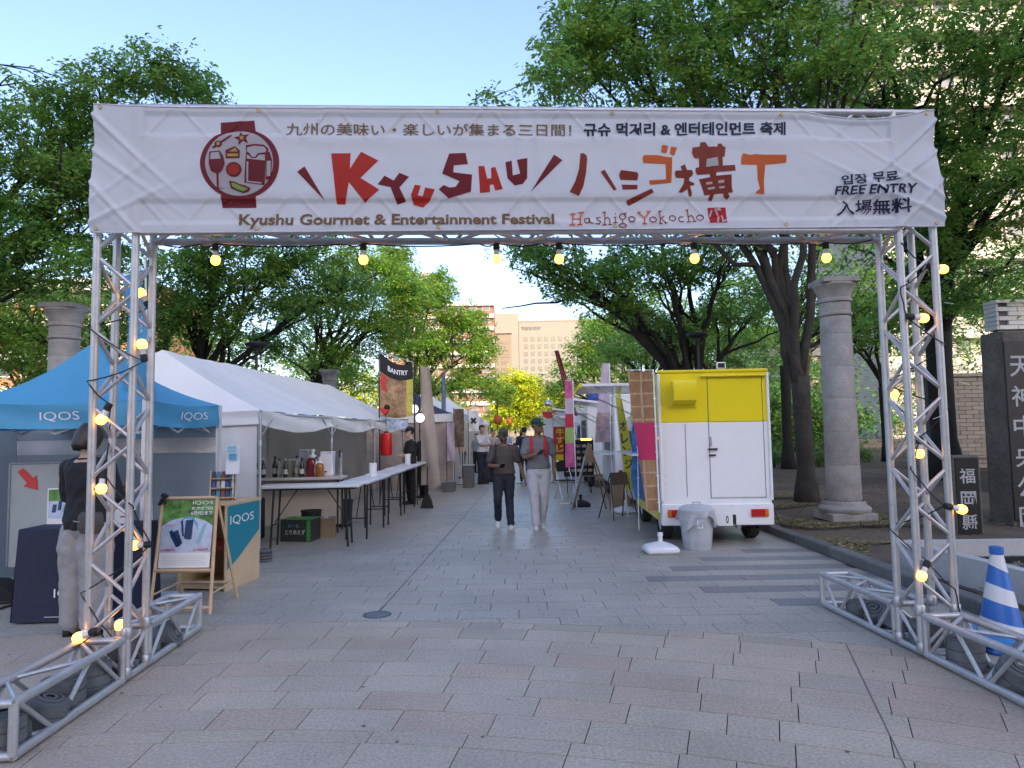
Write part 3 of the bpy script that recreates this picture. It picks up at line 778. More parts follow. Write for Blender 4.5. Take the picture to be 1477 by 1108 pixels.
# ================================================================= TREES
M_bark = pm('grey brown bark', (.036, .032, .026), .9, n=(5, .35), n2=(1.5, .25), bump=(22, .9, .02))
M_barkd = pm('dark bark', (.019, .017, .014), .9, n=(5, .35), bump=(22, .9, .02))
def leafmat(name, col, tr=.58):
    return pm(name, col, .45, tint=True, trans=tr, spec=.3)
M_leaf = leafmat('zelkova leaves', (.19, .345, .075)); M_leafd = leafmat('dark green leaves', (.130, .265, .068), .5)
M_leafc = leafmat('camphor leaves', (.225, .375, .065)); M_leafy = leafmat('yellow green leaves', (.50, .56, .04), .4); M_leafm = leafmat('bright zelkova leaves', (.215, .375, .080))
def leaves(name, clumps, per, rc, size, mat, parent, seed, flat=.32, droop=.25, col=(1, 1, 1)):
    r = np.random.default_rng(seed); C = np.array(clumps, float); n = len(C); per = int(per*.88)
    rcn = rc*r.uniform(.6, 1.3, n)
    idx = np.repeat(np.arange(n), per); N = len(idx)
    a = r.uniform(0, 2*np.pi, N); q = np.sqrt(r.uniform(0, 1, N))
    # sprays: leaves string along a few rays of each clump
    nr = 7; ra = r.uniform(0, 2*np.pi, (n, nr)); k = r.integers(0, nr, N)
    a = ra[idx, k] + r.normal(0, .22, N)
    R = rcn[idx]*q
    P = C[idx] + np.stack([R*np.cos(a), R*np.sin(a), r.normal(0, 1, N)*rcn[idx]*flat*.5 - droop*R*q], 1)
    tilt = r.normal(0, .45, (n, 2))[idx]
    P[:, 2] += (tilt[:, 0]*np.cos(a)+tilt[:, 1]*np.sin(a))*R*.7
    la = a + r.normal(0, .9, N); L = size*r.uniform(.6, 1.35, N); W = L*r.uniform(.38, .55, N)
    dz = r.normal(-.35, .45, N)
    ux = np.stack([np.cos(la), np.sin(la), dz], 1); ux /= np.linalg.norm(ux, axis=1)[:, None]
    ro = r.normal(0, .6, N)
    sd = np.stack([-np.sin(la), np.cos(la), ro], 1); sd /= np.linalg.norm(sd, axis=1)[:, None]
    ux *= L[:, None]/2; sd *= W[:, None]/2
    V = np.stack([P-ux, P-sd+ux*.1, P+ux, P+sd+ux*.1], 1).reshape(-1, 3).astype(np.float32)
    me = bpy.data.meshes.new(name); me.vertices.add(4*N); me.vertices.foreach_set('co', V.ravel())
    me.loops.add(4*N); me.loops.foreach_set('vertex_index', np.arange(4*N, dtype=np.int32))
    me.polygons.add(N); me.polygons.foreach_set('loop_start', np.arange(0, 4*N, 4, dtype=np.int32)); me.polygons.foreach_set('loop_total', np.full(N, 4, np.int32))
    me.materials.append(mat)
    at = me.attributes.new('tint', 'FLOAT_COLOR', 'POINT')
    cv = (r.uniform(.72, 1.3, n)[idx]*r.uniform(.7, 1.35, N)); hue = r.normal(0, .10, n)[idx]+r.normal(0, .08, N)
    T = np.stack([cv*(1+hue)*col[0], cv*col[1], cv*(1-hue*.7)*col[2], np.ones(N)], 1)
    at.data.foreach_set('color', np.repeat(T, 4, axis=0).astype(np.float32).ravel())
    me.update(); me.validate()
    return link(name, me, parent)
def tree(label, base, fork_z, tr, blobs, mat, seed, leaf=.10, per=90, rc=.55, cden=1.0, lean=(0, 0), nl=5, bark=None, cat='tree', group=None, name='zelkova_tree', twigs=.6, loc_z=0.0, flat=.32, lf=.38):
    """blobs in world coordinates: (centre, (rx,ry,rz), clumps)"""
    rr = random.Random(seed); base = Vector(base)
    t = thing(name, label, cat, base, 0, group); bark = bark or M_bark
    B = [(Vector(c)-base, r, n) for c, r, n in blobs]
    tot = sum(n for _, _, n in B)
    fk = Vector((lean[0], lean[1], fork_z))
    tp = []; tR = []
    for k in range(9):
        s = k/8; p = fk*s + Vector((math.sin(s*3+seed)*.05, math.cos(s*2.3+seed)*.05, 0))*tr*3*s
        tp.append(p + Vector((0, 0, -.12 if k == 0 else 0))); tR.append(tr*(1.38-.55*min(1, s*4)+.0) if s < .25 else tr*(.83+.22*max(0, s-.75)))
    MB().path(tp, tR, 14).build('trunk', bark, t, smooth='all')
    fk = tp[-1]
    # limbs to the heaviest blobs
    nodes = []
    order = sorted(B, key=lambda b: -b[2])
    tg = [b[0] + Vector((rr.uniform(-.3, .3)*b[1][0], rr.uniform(-.3, .3)*b[1][1], rr.uniform(-.1, .3)*b[1][2])) for b in order[:nl]]
    while len(tg) < nl:
        b = rr.choices(order, [b[2] for b in order])[0]
        tg.append(b[0] + Vector((rr.uniform(-.7, .7)*b[1][0], rr.uniform(-.7, .7)*b[1][1], rr.uniform(-.2, .6)*b[1][2])))
    for j, g_ in enumerate(tg):
        d = g_-fk; Ln = d.length; side = Vector((rr.uniform(-1, 1), rr.uniform(-1, 1), 0))*Ln*.07
        c1 = fk + Vector((d.x*.18, d.y*.18, max(abs(d.z)*.45, Ln*.28))) + side; c2 = fk + d*.62 + Vector((0, 0, Ln*.08)) - side
        pts = []; rs = []
        st = fk - Vector((0, 0, tr*rr.uniform(.3, 2.2)))
        for k in range(15):
            s = k/14; p = st*(1-s)**3 + c1*3*s*(1-s)**2 + c2*3*s*s*(1-s) + g_*s**3
            p += Vector((rr.gauss(0, 1), rr.gauss(0, 1), rr.gauss(0, 1)))*Ln*.006
            pts.append(p); rs.append(max(.012, tr*lf*(1-s)**.8 + .012))
        MB().path(pts, rs, 9).build('limb', bark, t, smooth='all')
        nodes += [(p, r_) for p, r_ in zip(pts[3:], rs[3:])]
        for q in range(4):
            i = rr.randrange(4, 12); p0 = pts[i]; dd = (pts[i+1]-pts[i-1]).normalized()
            ax = Vector((rr.gauss(0, 1), rr.gauss(0, 1), rr.gauss(0, .5))).normalized(); dv = (dd*.9+ax*.75).normalized()*Ln*rr.uniform(.25, .45)
            sp = [p0 + dv*s + Vector((0, 0, Ln*.05*s*s)) + Vector((rr.gauss(0, 1), rr.gauss(0, 1), rr.gauss(0, 1)))*Ln*.008 for s in (0, .2, .4, .6, .8, 1)]
            sr = [rs[i]*.65*(1-.8*s)+.010 for s in (0, .2, .4, .6, .8, 1)]
            MB().path(sp, sr, 7).build('branch', bark, t, smooth='all'); nodes += list(zip(sp[2:], sr[2:]))
    NP = np.array([n_[0][:] for n_ in nodes])
    cl = []
    for c, r, n in B:
        for k in range(int(n*cden*.74)):
            while True:
                v = Vector((rr.uniform(-1, 1), rr.uniform(-1, 1), rr.uniform(-1, 1)))
                if .12 < v.length < 1: break
            v *= (.55+.45*rr.random())/max(v.length, .01)*v.length**.5
            # broken outline
            w = 1+.28*mnoise.noise((c+v*2)*1.1)
            cl.append((c.x+v.x*r[0]*w, c.y+v.y*r[1]*w, c.z+v.z*r[2]*w))
    tw_ = MB()
    for p in cl:
        if rr.random() > twigs: continue
        pv = Vector(p); d = np.linalg.norm(NP-np.array(p)*np.array((1, 1, 1)) + np.array((0, 0, .25)), axis=1); i = int(np.argmin(d)); q = nodes[i][0]
        m = (q*.5+pv*.5)+Vector((rr.gauss(0, .06), rr.gauss(0, .06), .10*d[i]))
        tw_.path([q, m, pv], [min(.026, nodes[i][1]*.7), .012, .005], 5, caps=False)
    o = tw_.build('twigs', bark, t, fix=False); setp(o, kind='stuff')
    o = leaves('crown', cl, per, rc, leaf, mat, t, seed, flat=flat); setp(o, kind='stuff')
    return t
def bl(u, v, Y, rx, ry, rz, n): return (A(u, v, Y), (rx, ry, rz), n)

# right row
tree('spreading tree behind the yellow food truck, thick trunk forking low beside the stone column', (5.67, 13.5, .05), 2.45, .20,
 [bl(790,125,13.4,.6,1.0,.42,20), bl(830,90,13.6,.9,1.2,.8,60), bl(850,45,13.8,1.1,1.3,.8,60), bl(702,147,13.4,.22,.3,.10,6), bl(865,0,13.6,.9,1.4,.6,30), bl(930,70,13.5,1.4,1.7,1.1,100), bl(1010,110,12.8,1.2,1.6,.8,70), bl(1080,50,12.8,1.5,1.8,1.2,110),
  bl(1180,90,12,1.4,1.7,1.0,90), bl(1080,-70,12.5,2.6,2.4,1.2,110), bl(930,-60,13.5,1.6,2,.9,60), bl(1240,-50,12,2.2,2,1.2,90), bl(1060,300,13.6,1.6,1.4,.9,55), bl(930,230,14,1.6,1.6,.9,60)],
 M_leafm, 21, leaf=.118, per=105, rc=.52, nl=8, cden=.9, lf=.40)
tree('tree with dark leaning limbs behind the food truck, reaching low over the path', (5.2, 19.5, .05), 2.0, .24,
 [bl(790,372,17.5,.9,1.2,.42,40), bl(850,400,18,1.3,1.5,.6,70), bl(930,385,18.5,1.5,1.7,.7,80), bl(1010,370,18.5,1.6,1.7,.8,80), bl(900,450,19,1.1,1.3,.5,45), bl(985,470,20,1.5,1.5,.6,50), bl(1080,440,20,1.6,1.8,.8,50), bl(960,300,20,2.2,2,1,70), bl(755,355,17.5,.5,.7,.2,14)],
 M_leafm, 22, leaf=.125, per=100, rc=.55, nl=12, bark=M_barkd)
tree('big dark trunked tree right of the gate, behind the carved stones', (11.2, 18.0, .12), 4.2, .36,
 [bl(1290,330,16.5,1.5,2,1.1,50), bl(1400,290,15.5,2.0,2.4,1.4,110), bl(1320,220,16,1.5,2.0,1.0,60), bl(1440,400,15,1.5,2,.8,60), bl(1480,200,14,2,2,1.5,90), bl(1400,110,14.5,2.2,2.2,1.4,110), bl(1300,60,14.5,1.8,2,1.2,70), bl(1480,20,13,2.2,2.2,1.4,90), bl(1330,430,17.5,1.4,1.4,.6,40), bl(1250,180,16,1.3,1.6,1.1,70), bl(1400,220,17,2.2,2,1.4,70)],
 M_leaf, 23, leaf=.12, per=100, rc=.55, nl=10, bark=M_barkd)
tree('tall slender tree between the stone column and the right gate leg, farther into the park', (9.5, 24, .1), 3.6, .2,
 [bl(1230,450,24,2.2,2.2,1.2,50), bl(1150,400,24,2,2,1.2,50), bl(1300,470,24,2,2,1,40), bl(1200,330,24,2.4,2,1.4,40)], M_leaf, 24, leaf=.15, per=90, rc=.7, nl=6, bark=M_barkd)
tree('leafy tree over the white trucks on the right side of the path', (5.4, 27, .05), 2.6, .22,
 [bl(900,500,27,1.6,2,.9,50), bl(960,490,27,1.9,2,1.0,60), bl(1040,500,27,1.9,2,1.0,50), bl(930,430,28,2.0,2,.9,50), bl(1060,440,27,2.2,2,1,40)], M_leafm, 25, leaf=.15, per=95, rc=.7, nl=7, bark=M_barkd)
tree('rounded green tree at the end of the right row, nearest the distant hotel', (4.9, 38, .05), 2.4, .25,
 [bl(840,520,38,1.5,2,1.3,60), bl(880,490,38,1.9,2,1.2,60), bl(812,565,39,1.3,2,1.0,40), bl(900,560,38,2.2,2,1.2,60), bl(870,465,39,1.5,1.5,.6,30)], M_leafc, 26, leaf=.2, per=90, rc=.8, nl=6, name='camphor_tree')
for i, (x, y, h, lab) in enumerate(((14.5, 27, 6.5, 'thin tree deep in the park directly right of the gate leg'), (19, 23, 6, 'tree at the far right edge behind the tiled wall'), (10.2, 34, 6.5, 'thin dark tree seen between trunk and stone column'), (17, 40, 7.5, 'wide tree at the back of the right hand park'), (25, 34, 8, 'tall tree at the back of the park beyond the tiled wall'), (8.0, 46, 7, 'tree standing behind the end of the right row'), (13, 50, 8, 'tree farthest back on the right of the park'))):
    tree(lab, (x, y, .15), h*.45, .16+.01*i, [((x, y, h), (3.4, 2.8, 1.6), 70), ((x-1.6, y-.5, h-1), (2.0, 2, 1.1), 35), ((x+1.5, y, h+1.6), (2.6, 2, 1.4), 40)], M_leafd if i % 2 else M_leaf, 40+i, leaf=.2, per=80, rc=.85, nl=5, bark=M_barkd)
# left row
tree('large layered tree filling the upper left corner behind the blue tent', (-11.6, 12.8, 0), 2.6, .26,
 [bl(60,185,12,1.1,1.3,.85,80), bl(20,260,11.5,1.2,1.3,.9,75), bl(115,150,12,.7,1.0,.45,35), bl(225,105,12.3,.75,1.0,.42,42), bl(285,130,12.5,.45,.7,.30,18), bl(170,115,12.3,.5,.8,.25,18), bl(120,260,12,1.1,1.2,.8,60), bl(60,380,11.5,1.5,1.3,.6,60), bl(-40,330,11,1.2,1.2,1.2,60), bl(110,330,12,1.0,1.2,.5,45), bl(200,260,12.5,1.3,1.3,.9,60), bl(-60,190,11,1.2,1.2,1,40)],
 M_leaf, 31, leaf=.095, per=125, rc=.46, nl=9, bark=M_barkd)
tree('tree with drooping feathery foliage above the white marquee', (-8.3, 18.5, 0), 2.4, .22,
 [bl(250,400,16.5,1.3,1.5,.75,80), bl(330,370,17,1.4,1.5,.7,85), bl(300,450,17,1.3,1.5,.6,65), bl(400,420,18,1.4,1.6,.8,80), bl(200,470,17,1.2,1.4,.6,50), bl(440,360,18,1.4,1.5,.6,60), bl(330,280,17.5,1.9,1.7,1.0,80), bl(490,420,19.5,1.2,1.4,.8,55), bl(380,500,20,1.4,1.4,.6,45), bl(470,300,19,1.2,1.4,.7,40)],
 M_leaf, 32, leaf=.115, per=115, rc=.55, nl=9, bark=M_barkd)
tree('bushy tree behind the marquee, left of the middle of the path', (-7.6, 26, 0), 2.4, .24,
 [bl(510,390,25,1.7,1.8,1.0,80), bl(560,400,26,1.2,1.6,.9,60), bl(450,450,25,1.9,1.9,1.0,75), bl(545,470,26,1.9,1.9,1.0,80), bl(480,520,26,1.8,1.8,.8,55), bl(570,365,26.5,.5,.9,.3,16), bl(590,430,26,.9,1.4,.8,40)],
 M_leafc, 33, leaf=.14, per=110, rc=.65, nl=8, bark=M_barkd)
tree('round topped camphor tree at the end of the left row beside the open sky', (-4.9, 34, 0), 2.6, .28,
 [bl(625,425,34,1.15,1.5,.95,75), bl(665,460,34,1.4,1.6,.9,85), bl(690,500,34,1.0,1.4,1.0,60), bl(620,500,34,1.9,1.8,1.2,110), bl(680,550,34,1.4,1.5,.9,70), bl(600,560,34,2,1.8,.9,80), bl(725,565,35,.5,.9,.55,24), bl(632,397,34,.5,.8,.3,14), bl(595,420,33,1.5,1.5,1.1,80), bl(580,480,33,1.6,1.6,1.3,70), bl(560,380,33,1.2,1.4,.8,50)],
 M_leafc, 34, leaf=.16, per=115, rc=.62, nl=8, name='camphor_tree')
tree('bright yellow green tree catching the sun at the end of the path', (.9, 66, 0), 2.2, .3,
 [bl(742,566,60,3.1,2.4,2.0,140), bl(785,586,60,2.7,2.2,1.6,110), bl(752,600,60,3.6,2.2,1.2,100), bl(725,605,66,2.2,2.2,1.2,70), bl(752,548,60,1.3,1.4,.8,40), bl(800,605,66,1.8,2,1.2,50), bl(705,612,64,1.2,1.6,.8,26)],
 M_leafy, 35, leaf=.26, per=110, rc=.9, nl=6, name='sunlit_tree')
tree('dark foliage tree behind the white tents at the far left', (-12, 21, 0), 2.5, .22,
 [bl(40,500,20,2.0,1.8,1.0,70), bl(110,440,20,1.8,1.8,.9,60), bl(150,520,21,1.8,1.8,.9,50), bl(-30,440,19,1.8,1.8,1.2,60), bl(90,560,21,2.2,1.8,.7,45)], M_leafc, 36, leaf=.14, per=90, rc=.65, nl=6, bark=M_barkd)
for i, (x, y, h, lab) in enumerate(((-14, 30, 5.5, 'tree glimpsed between the marquee ridge and the left trees'), (-10.5, 38, 6, 'sun tipped tree far back behind the marquee'), (-19, 27, 6.5, 'tree behind the blue tent near the brick building'), (-12, 52, 5.5, 'yellowish tree at the back of the left row'), (-7, 60, 5.0, 'low sunlit tree behind the food tents'))):
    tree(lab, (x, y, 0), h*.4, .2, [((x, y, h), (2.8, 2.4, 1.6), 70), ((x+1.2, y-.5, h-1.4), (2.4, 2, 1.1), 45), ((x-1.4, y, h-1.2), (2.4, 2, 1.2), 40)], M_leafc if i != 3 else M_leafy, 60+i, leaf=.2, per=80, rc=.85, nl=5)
# woods and hedges at the back of the park: one mass each
def mass(name, label, cat, boxes, n, leaf, mat, seed):
    r = random.Random(seed); cl = []
    for (x0, x1, y0, y1, z0, z1) in boxes:
        for k in range(n): cl.append((r.uniform(x0, x1), r.uniform(y0, y1), z0+(z1-z0)*r.random()**.8*(.75+.25*mnoise.noise(Vector((k*.0, x0+k*.03, 0))))))
    o = leaves(name, cl, 70, 1.0, leaf, mat, None, seed, flat=.8); return setp(o, label, cat, kind='stuff')
mass('woodland', 'dense green wood closing the back of the park behind the tree rows', 'wood', [(9, 24, 50, 56, 0, 10), (24, 50, 42, 54, 0, 15), (11, 20, 38, 42, 0, 5), (-40, -13, 46, 54, 0, 7), (-13, -6, 78, 84, 0, 6), (4, 12, 74, 80, 0, 6)], 230, .32, M_leafd, 77)
mass('hedge', 'clipped evergreen hedge along the back of the bare soil', 'hedge', [(6.5, 12, 30, 31.2, .1, 1.1), (13, 26, 29, 30.5, .1, 1.2)], 60, .12, M_leafd, 78)
for i, (u, v, y, r_, lab) in enumerate(((1116, 636, 25, .42, 'small clipped round shrub just right of the food truck'), (1178, 633, 25, .5, 'clipped round shrub behind the forked tree trunk'), (1237, 634, 27, .5, 'low round shrub right of the stone column'))):
    c = A(u, v, y); t = thing('round_shrub', lab, 'shrub', (c.x, c.y, .1))
    rr = random.Random(i); cl = [Vector((rr.gauss(0, 1), rr.gauss(0, 1), abs(rr.gauss(0, 1)))).normalized()*r_*rr.uniform(.6, 1)+Vector((0, 0, .15)) for k in range(70)]
    setp(leaves('foliage', [p[:] for p in cl], 60, .2, .06, M_leafd, t, 90+i, flat=.8), kind='stuff')
    for k in range(3): MB().tube((0, 0, -.1), (rr.uniform(-.1, .1), rr.uniform(-.1, .1), .3), .02, 6).build('stem', M_barkd, t)
# ================================================================= LEFT SIDE: blue tent and its display
M_blue = pm('blue tent cloth', (.085, .37, .60), .55, n=(1.5, .08), bump=(3, .6, .04), trans=.18)
M_gwall = pm('grey tent wall', (.27, .33, .37), .7, n=(1.2, .10), bump=(2.2, .6, .05), trans=.25)
M_clear = pm('clear vinyl window', (.50, .53, .56), .18, n=(2, .2), bump=(3, .5, .02))
M_navy = pm('navy table cover', (.012, .016, .045), .65, n=(2, .2), bump=(4, .3, .02))
M_teal = pm('teal print', (.01, .22, .30), .5)
M_prw = pm('white print', (.78, .80, .82), .5); M_prb = pm('light blue print', (.10, .38, .62), .5); M_prr = pm('red print', (.55, .03, .03), .5); M_prk = pm('black print', (.02, .02, .03), .5)
M_legw = pm('white tent pole', (.68, .68, .67), .4)
# ---- blue canopy tent
bt = thing('blue_tent', 'bright blue canopy tent with white lettering and grey side walls at the left', 'tent', (0, 0, 0))
C0 = [Vector((-5.05, 6.3, 0)), Vector((-3.35, 6.3, 0)), Vector((-3.28, 7.75, 0)), Vector((-5.05, 7.75, 0))]
VT, VB = 1.86, 1.635
pk = Vector((-4.25, 7.0, 2.50))
def canopy_side(a, b, nu=14, nv=10):
    def f(s, t):
        e = a*(1-s)+b*s; e = Vector((e.x, e.y, VT - .035*math.sin(math.pi*s)))
        p = e*(1-t)+pk*t
        p.z -= .10*math.sin(math.pi*t)*(.5+.5*abs(2*s-1))
        return p
    return MB().grid(f, nu, nv)
def valance(a, b, vt, vb, amp=.012, seed=0, drop=.0, n=40, off=.004):
    d = (b-a).normalized(); nn = Vector((d.y, -d.x, 0))
    def f(s, t):
        e = a*(1-s)+b*s; z = vb+(vt-vb)*t - .035*math.sin(math.pi*s)
        w = (1-t)*amp*(math.sin(s*17+seed)+.6*mnoise.noise(Vector((s*9, seed, t)))) + amp*.8*math.sin(t*5+s*6+seed)
        return Vector((e.x, e.y, z - drop*math.sin(math.pi*s)*(1-t))) + nn*(w+off)
    return MB().grid(f, n, 6), f
sides = [(C0[0], C0[1]), (C0[1], C0[2]), (C0[2], C0[3]), (C0[3], C0[0])]
for i, (a, b) in enumerate(sides):
    canopy_side(a, b).build('canopy_panel', M_blue, bt, smooth='all')
    mb, f = valance(a, b, VT, VB, seed=i)
    mb.build('valance', M_blue, bt, smooth='all')
# lettering on the two front valances
def val_text(a, b, s0, s1, t0, t1, txt, seed, par=None):
    _, f = valance(a, b, VT, VB, seed=seed, off=.009)
    lettering(par or bt, txt, lambda s, t: f(s0+(s1-s0)*s, t0+(t1-t0)*t), M_prw, .0)
s_of = lambda u, v: (A(u, v, 6.3).x-C0[0].x)/(C0[1].x-C0[0].x)
val_text(C0[0], C0[1], s_of(58, 596), s_of(115, 596), .30, .70, 'IQOS', 0)
val_text(C0[1], C0[2], .42, .78, .32, .72, 'IQOS', 1)
for i, c in enumerate(C0):
    MB().box((c.x, c.y, VT/2), (.035, .035, VT)).build('leg', M_legw, bt)
    MB().box((c.x, c.y, .01), (.10, .10, .012)).build('foot_plate', M_galv, bt)
for a, b in sides: 
    m_ = (a+b)/2
    for p, q in ((a, m_), (m_, b)):
        for z0, z1 in ((VT-.04, VT-.28), (VT-.28, VT-.04)): pi_, qi_ = p.lerp(pk, .09), q.lerp(pk, .09); MB().tube((pi_.x, pi_.y, z0-.02), (qi_.x, qi_.y, z1-.02), .011, 6).build('cross_bar', M_legw, bt)
def wall_panel(a, b, z0, z1, mat, parent, name='wall_panel', amp=.03, seed=0, nu=40, nv=16):
    d = (b-a).normalized(); nn = Vector((d.y, -d.x, 0))
    def f(s, t):
        e = a*(1-s)+b*s
        w = amp*(mnoise.noise(Vector((s*(b-a).length*1.6+seed, t*1.3, seed)))+.35*mnoise.noise(Vector((s*(b-a).length*6+seed, t*3, seed*2))))+amp*.5*math.sin(s*(b-a).length*7+seed+t*1.5)*(1-t)
        return Vector((e.x, e.y, z0+(z1-z0)*t)) + nn*w
    return MB().grid(f, nu, nv).build(name, mat, parent, smooth='all')
BW = 7.7
wa, wb = Vector((-7.4, BW, 0)), Vector((-3.30, BW, 0))
wall_panel(wa, wb, .02, 1.34, M_gwall, bt, seed=1)
wall_panel(wa, wb, 1.50, 1.84, M_gwall, bt, seed=2, amp=.012)
wall_panel(wa, Vector((-4.75, BW, 0)), 1.335, 1.505, M_clear, bt, 'clear_window', amp=.012, seed=3, nv=4)
wall_panel(Vector((-4.72, BW-.01, 0)), wb, 1.335, 1.505, M_clear, bt, 'clear_window', amp=.006, seed=4, nv=4)
wall_panel(Vector((-5.6, 6.4, 0)), Vector((-5.5, BW, 0)), .02, 1.84, M_gwall, bt, seed=5)
# ---- beige-white wall section of the marquee nearest the blue tent, marquee itself
M_tent = pm('white marquee cloth', (.83, .815, .78), .6, n=(1.2, .05), bump=(2.4, .55, .04), trans=.12)
M_tentin = pm('beige tent lining', (.62, .56, .48), .75, n=(1.2, .10), bump=(1.6, .9, .06), trans=.2)
mq = thing('white_marquee', 'long white marquee with a ridged roof sheltering the drinks bar', 'tent', (0, 0, 0))
E0 = Vector((-3.12, 8.55, 0)); ED = Vector((.42, 8.7, 0)).normalized()
EV, EB, RZ = 1.83, 1.66, 2.72
NB, BL = 3, 2.85
def ep(k, off=0.0): p = E0+ED*(BL*k); return Vector((p.x-off, p.y+off*.05, 0))
WD = 3.4
for k in range(NB):
    a, b = ep(k), ep(k+1); ra, rb = ep(k, WD/2)+Vector((0, .85 if k == 0 else 0, 0)), ep(k+1, WD/2)-Vector((0, .5 if k == NB-1 else 0, 0))
    def f(s, t, a=a, b=b, ra=ra, rb=rb):
        e = a*(1-s)+b*s; e = Vector((e.x, e.y, EV)); r_ = ra*(1-s)+rb*s; r_ = Vector((r_.x, r_.y, RZ))
        p = e*(1-t)+r_*t; p.z -= .05*math.sin(math.pi*s)*(.3+.7*math.sin(math.pi*t)) + .03*math.sin(math.pi*t) + .006*math.sin(s*22+t*3); return p
    MB().grid(f, 20, 12).build('roof_panel', M_tent, mq, smooth='all')
    def f2(s, t, k=k): 
        a, b = ep(k, WD), ep(k+1, WD); ra, rb = ep(k, WD/2)+Vector((0, .85 if k == 0 else 0, 0)), ep(k+1, WD/2)
        e = a*(1-s)+b*s; r_ = ra*(1-s)+rb*s; p = Vector((e.x, e.y, EV))*(1-t)+Vector((r_.x, r_.y, RZ))*t; p.z -= .05*math.sin(math.pi*s); return p
    MB().grid(f2, 12, 8).build('roof_panel', M_tent, mq, smooth='all')
    mb, _ = valance(a, b, EV, EB, amp=.018, seed=k+3, drop=.07, off=.01); mb.build('valance', M_tent, mq, smooth='all')
    wall_panel(ep(k, WD), ep(k+1, WD), .02, EV, M_tentin, mq, seed=20+k, amp=.07)
hipr = ep(0, WD/2)+Vector((0, .85, 0)); hipr.z = RZ
def f3(s, t):
    a, b = ep(0, WD), ep(0); e = a*(1-s)+b*s; e = Vector((e.x, e.y, EV)); p = e*(1-t)+hipr*t; p.z -= .05*math.sin(math.pi*s)*(1-t)+.03*math.sin(math.pi*t); return p
MB().grid(f3, 20, 12).build('roof_panel', M_tent, mq, smooth='all')
mb, _ = valance(ep(0, WD), ep(0), EV, EB, amp=.01, seed=9, off=.01); mb.build('valance', M_tent, mq, smooth='all')
wall_panel(ep(0, 1.6)+Vector((0, .02, 0)), ep(0, .04)+Vector((0, .02, 0)), .02, EB+.04, M_tent, mq, seed=31, amp=.03)
wall_panel(ep(3, WD), ep(3, .9), .02, EV, M_tentin, mq, seed=33, amp=.12)
MB().tube(Vector((hipr.x, hipr.y, RZ-.03)), ep(NB, WD/2)+Vector((0, 0, RZ-.03)), .02, 8).build('ridge_pole', M_galv, mq)
for k in range(NB+1):
    for off in (0, WD):
        p = ep(k, off)
        MB().tube((p.x, p.y, 0), (p.x, p.y, EV-.02), .021, 10).build('leg', M_galv, mq, smooth=True)
        MB().lathe([(.028, 1.38), (.028, 1.46)], (p.x, p.y, 0), 10).build('collar', M_galv, mq)
        MB().box((p.x, p.y, .006), (.13, .13, .012)).build('foot_plate', M_galv, mq)
    p, q = ep(k), ep(k, WD/2)
    if k: MB().tube((p.x, p.y, EV-.04), (q.x, q.y, RZ-.06), .018, 8).build('rafter', M_galv, mq)
    if k < NB:
        q = ep(k+1)
        MB().tube((p.x, p.y, EV-.04), (q.x, q.y, EV-.04), .018, 8).build('eave_rail', M_galv, mq)
        d = (q-p)*.16; MB().tube((p.x, p.y, EV-.34), (p.x+d.x, p.y+d.y, EV-.06), .012, 6).build('corner_brace', M_galv, mq)
        MB().tube((q.x, q.y, EV-.34), (q.x-d.x, q.y-d.y, EV-.06), .012, 6).build('corner_brace', M_galv, mq)
# stacked grey discs weighing the front marquee post
t = thing('post_weight', 'stack of flat grey disc weights at the foot of the front marquee post', 'weight', (E0.x+.08, E0.y-.06, 0))
for k in range(4): MB().lathe([(.085, k*.036), (.10, k*.036+.006), (.10, k*.036+.028), (.085, k*.036+.034), (.03, k*.036+.034)], n=22).build('disc', M_stonew, t, smooth=True)
# ---- navy covered table with a print, things on it
nt_ = thing('covered_table', 'table under a dark navy cover with white lettering before the blue tent', 'table', (-3.66, 6.05, 0), .03)
TW, TD, THh = .90, .5, .76
def cover(s, t):
    ang = s*4; k = int(ang) % 4; q = ang-int(ang)
    cs = [(-TW/2, -TD/2), (TW/2, -TD/2), (TW/2, TD/2), (-TW/2, TD/2)]
    a, b = cs[k], cs[(k+1) % 4]; x, y = a[0]*(1-q)+b[0]*q, a[1]*(1-q)+b[1]*q
    fl = 1+.02*(1-t)*math.sin(s*40)+.06*(1-t)
    return Vector((x*fl, y*fl, .015+(THh-.015)*t))
MB().grid(cover, 96, 8).build('cover', M_navy, nt_, smooth=True)
MB().box((0, 0, THh+.002), (TW, TD, .012), bev=.004).build('tabletop', M_navy, nt_)
lettering(nt_, 'IQOS', lambda s, t: Vector((-.13+.30*s, -TD/2-.032+.0*t, .20+.085*t)), M_prw, 0)
ring = MB()
for k in range(22):
    a0, a1 = rad(90+360*k/22), rad(90+360*(k+1)/22)
    w0 = .016+.012*abs(math.sin(a0/2)); 
    def P(a, r_): return Vector((.05+.075*r_*math.cos(a)*(1 if math.sin(a) < .3 else .8), -TD/2-.034+.012*(.5)*0, .47+.115*r_*math.sin(a)))
    ring.add([P(a0, 1), P(a1, 1), P(a1, .72), P(a0, .72)], [(0, 1, 2, 3)])
ring.build('printed_drop', M_prb, nt_)
MB().box((0, -TD/2-.036, .06), (.40, .002, .004)).build('fine_print', M_prw, nt_)
def sheet_print(o_, w, h, parent, items, face=-1):
    "flat print pieces on a board facing local -y: items = (x,z,w,h,material)"
    for k, (x, z, a, b, m) in enumerate(items): MB().quad((x, -.0015*(1+k*.12), z), (x+a, -.0015*(1+k*.12), z), (x+a, -.0015*(1+k*.12), z+b), (x, -.0015*(1+k*.12), z+b)).build('print', m, parent)
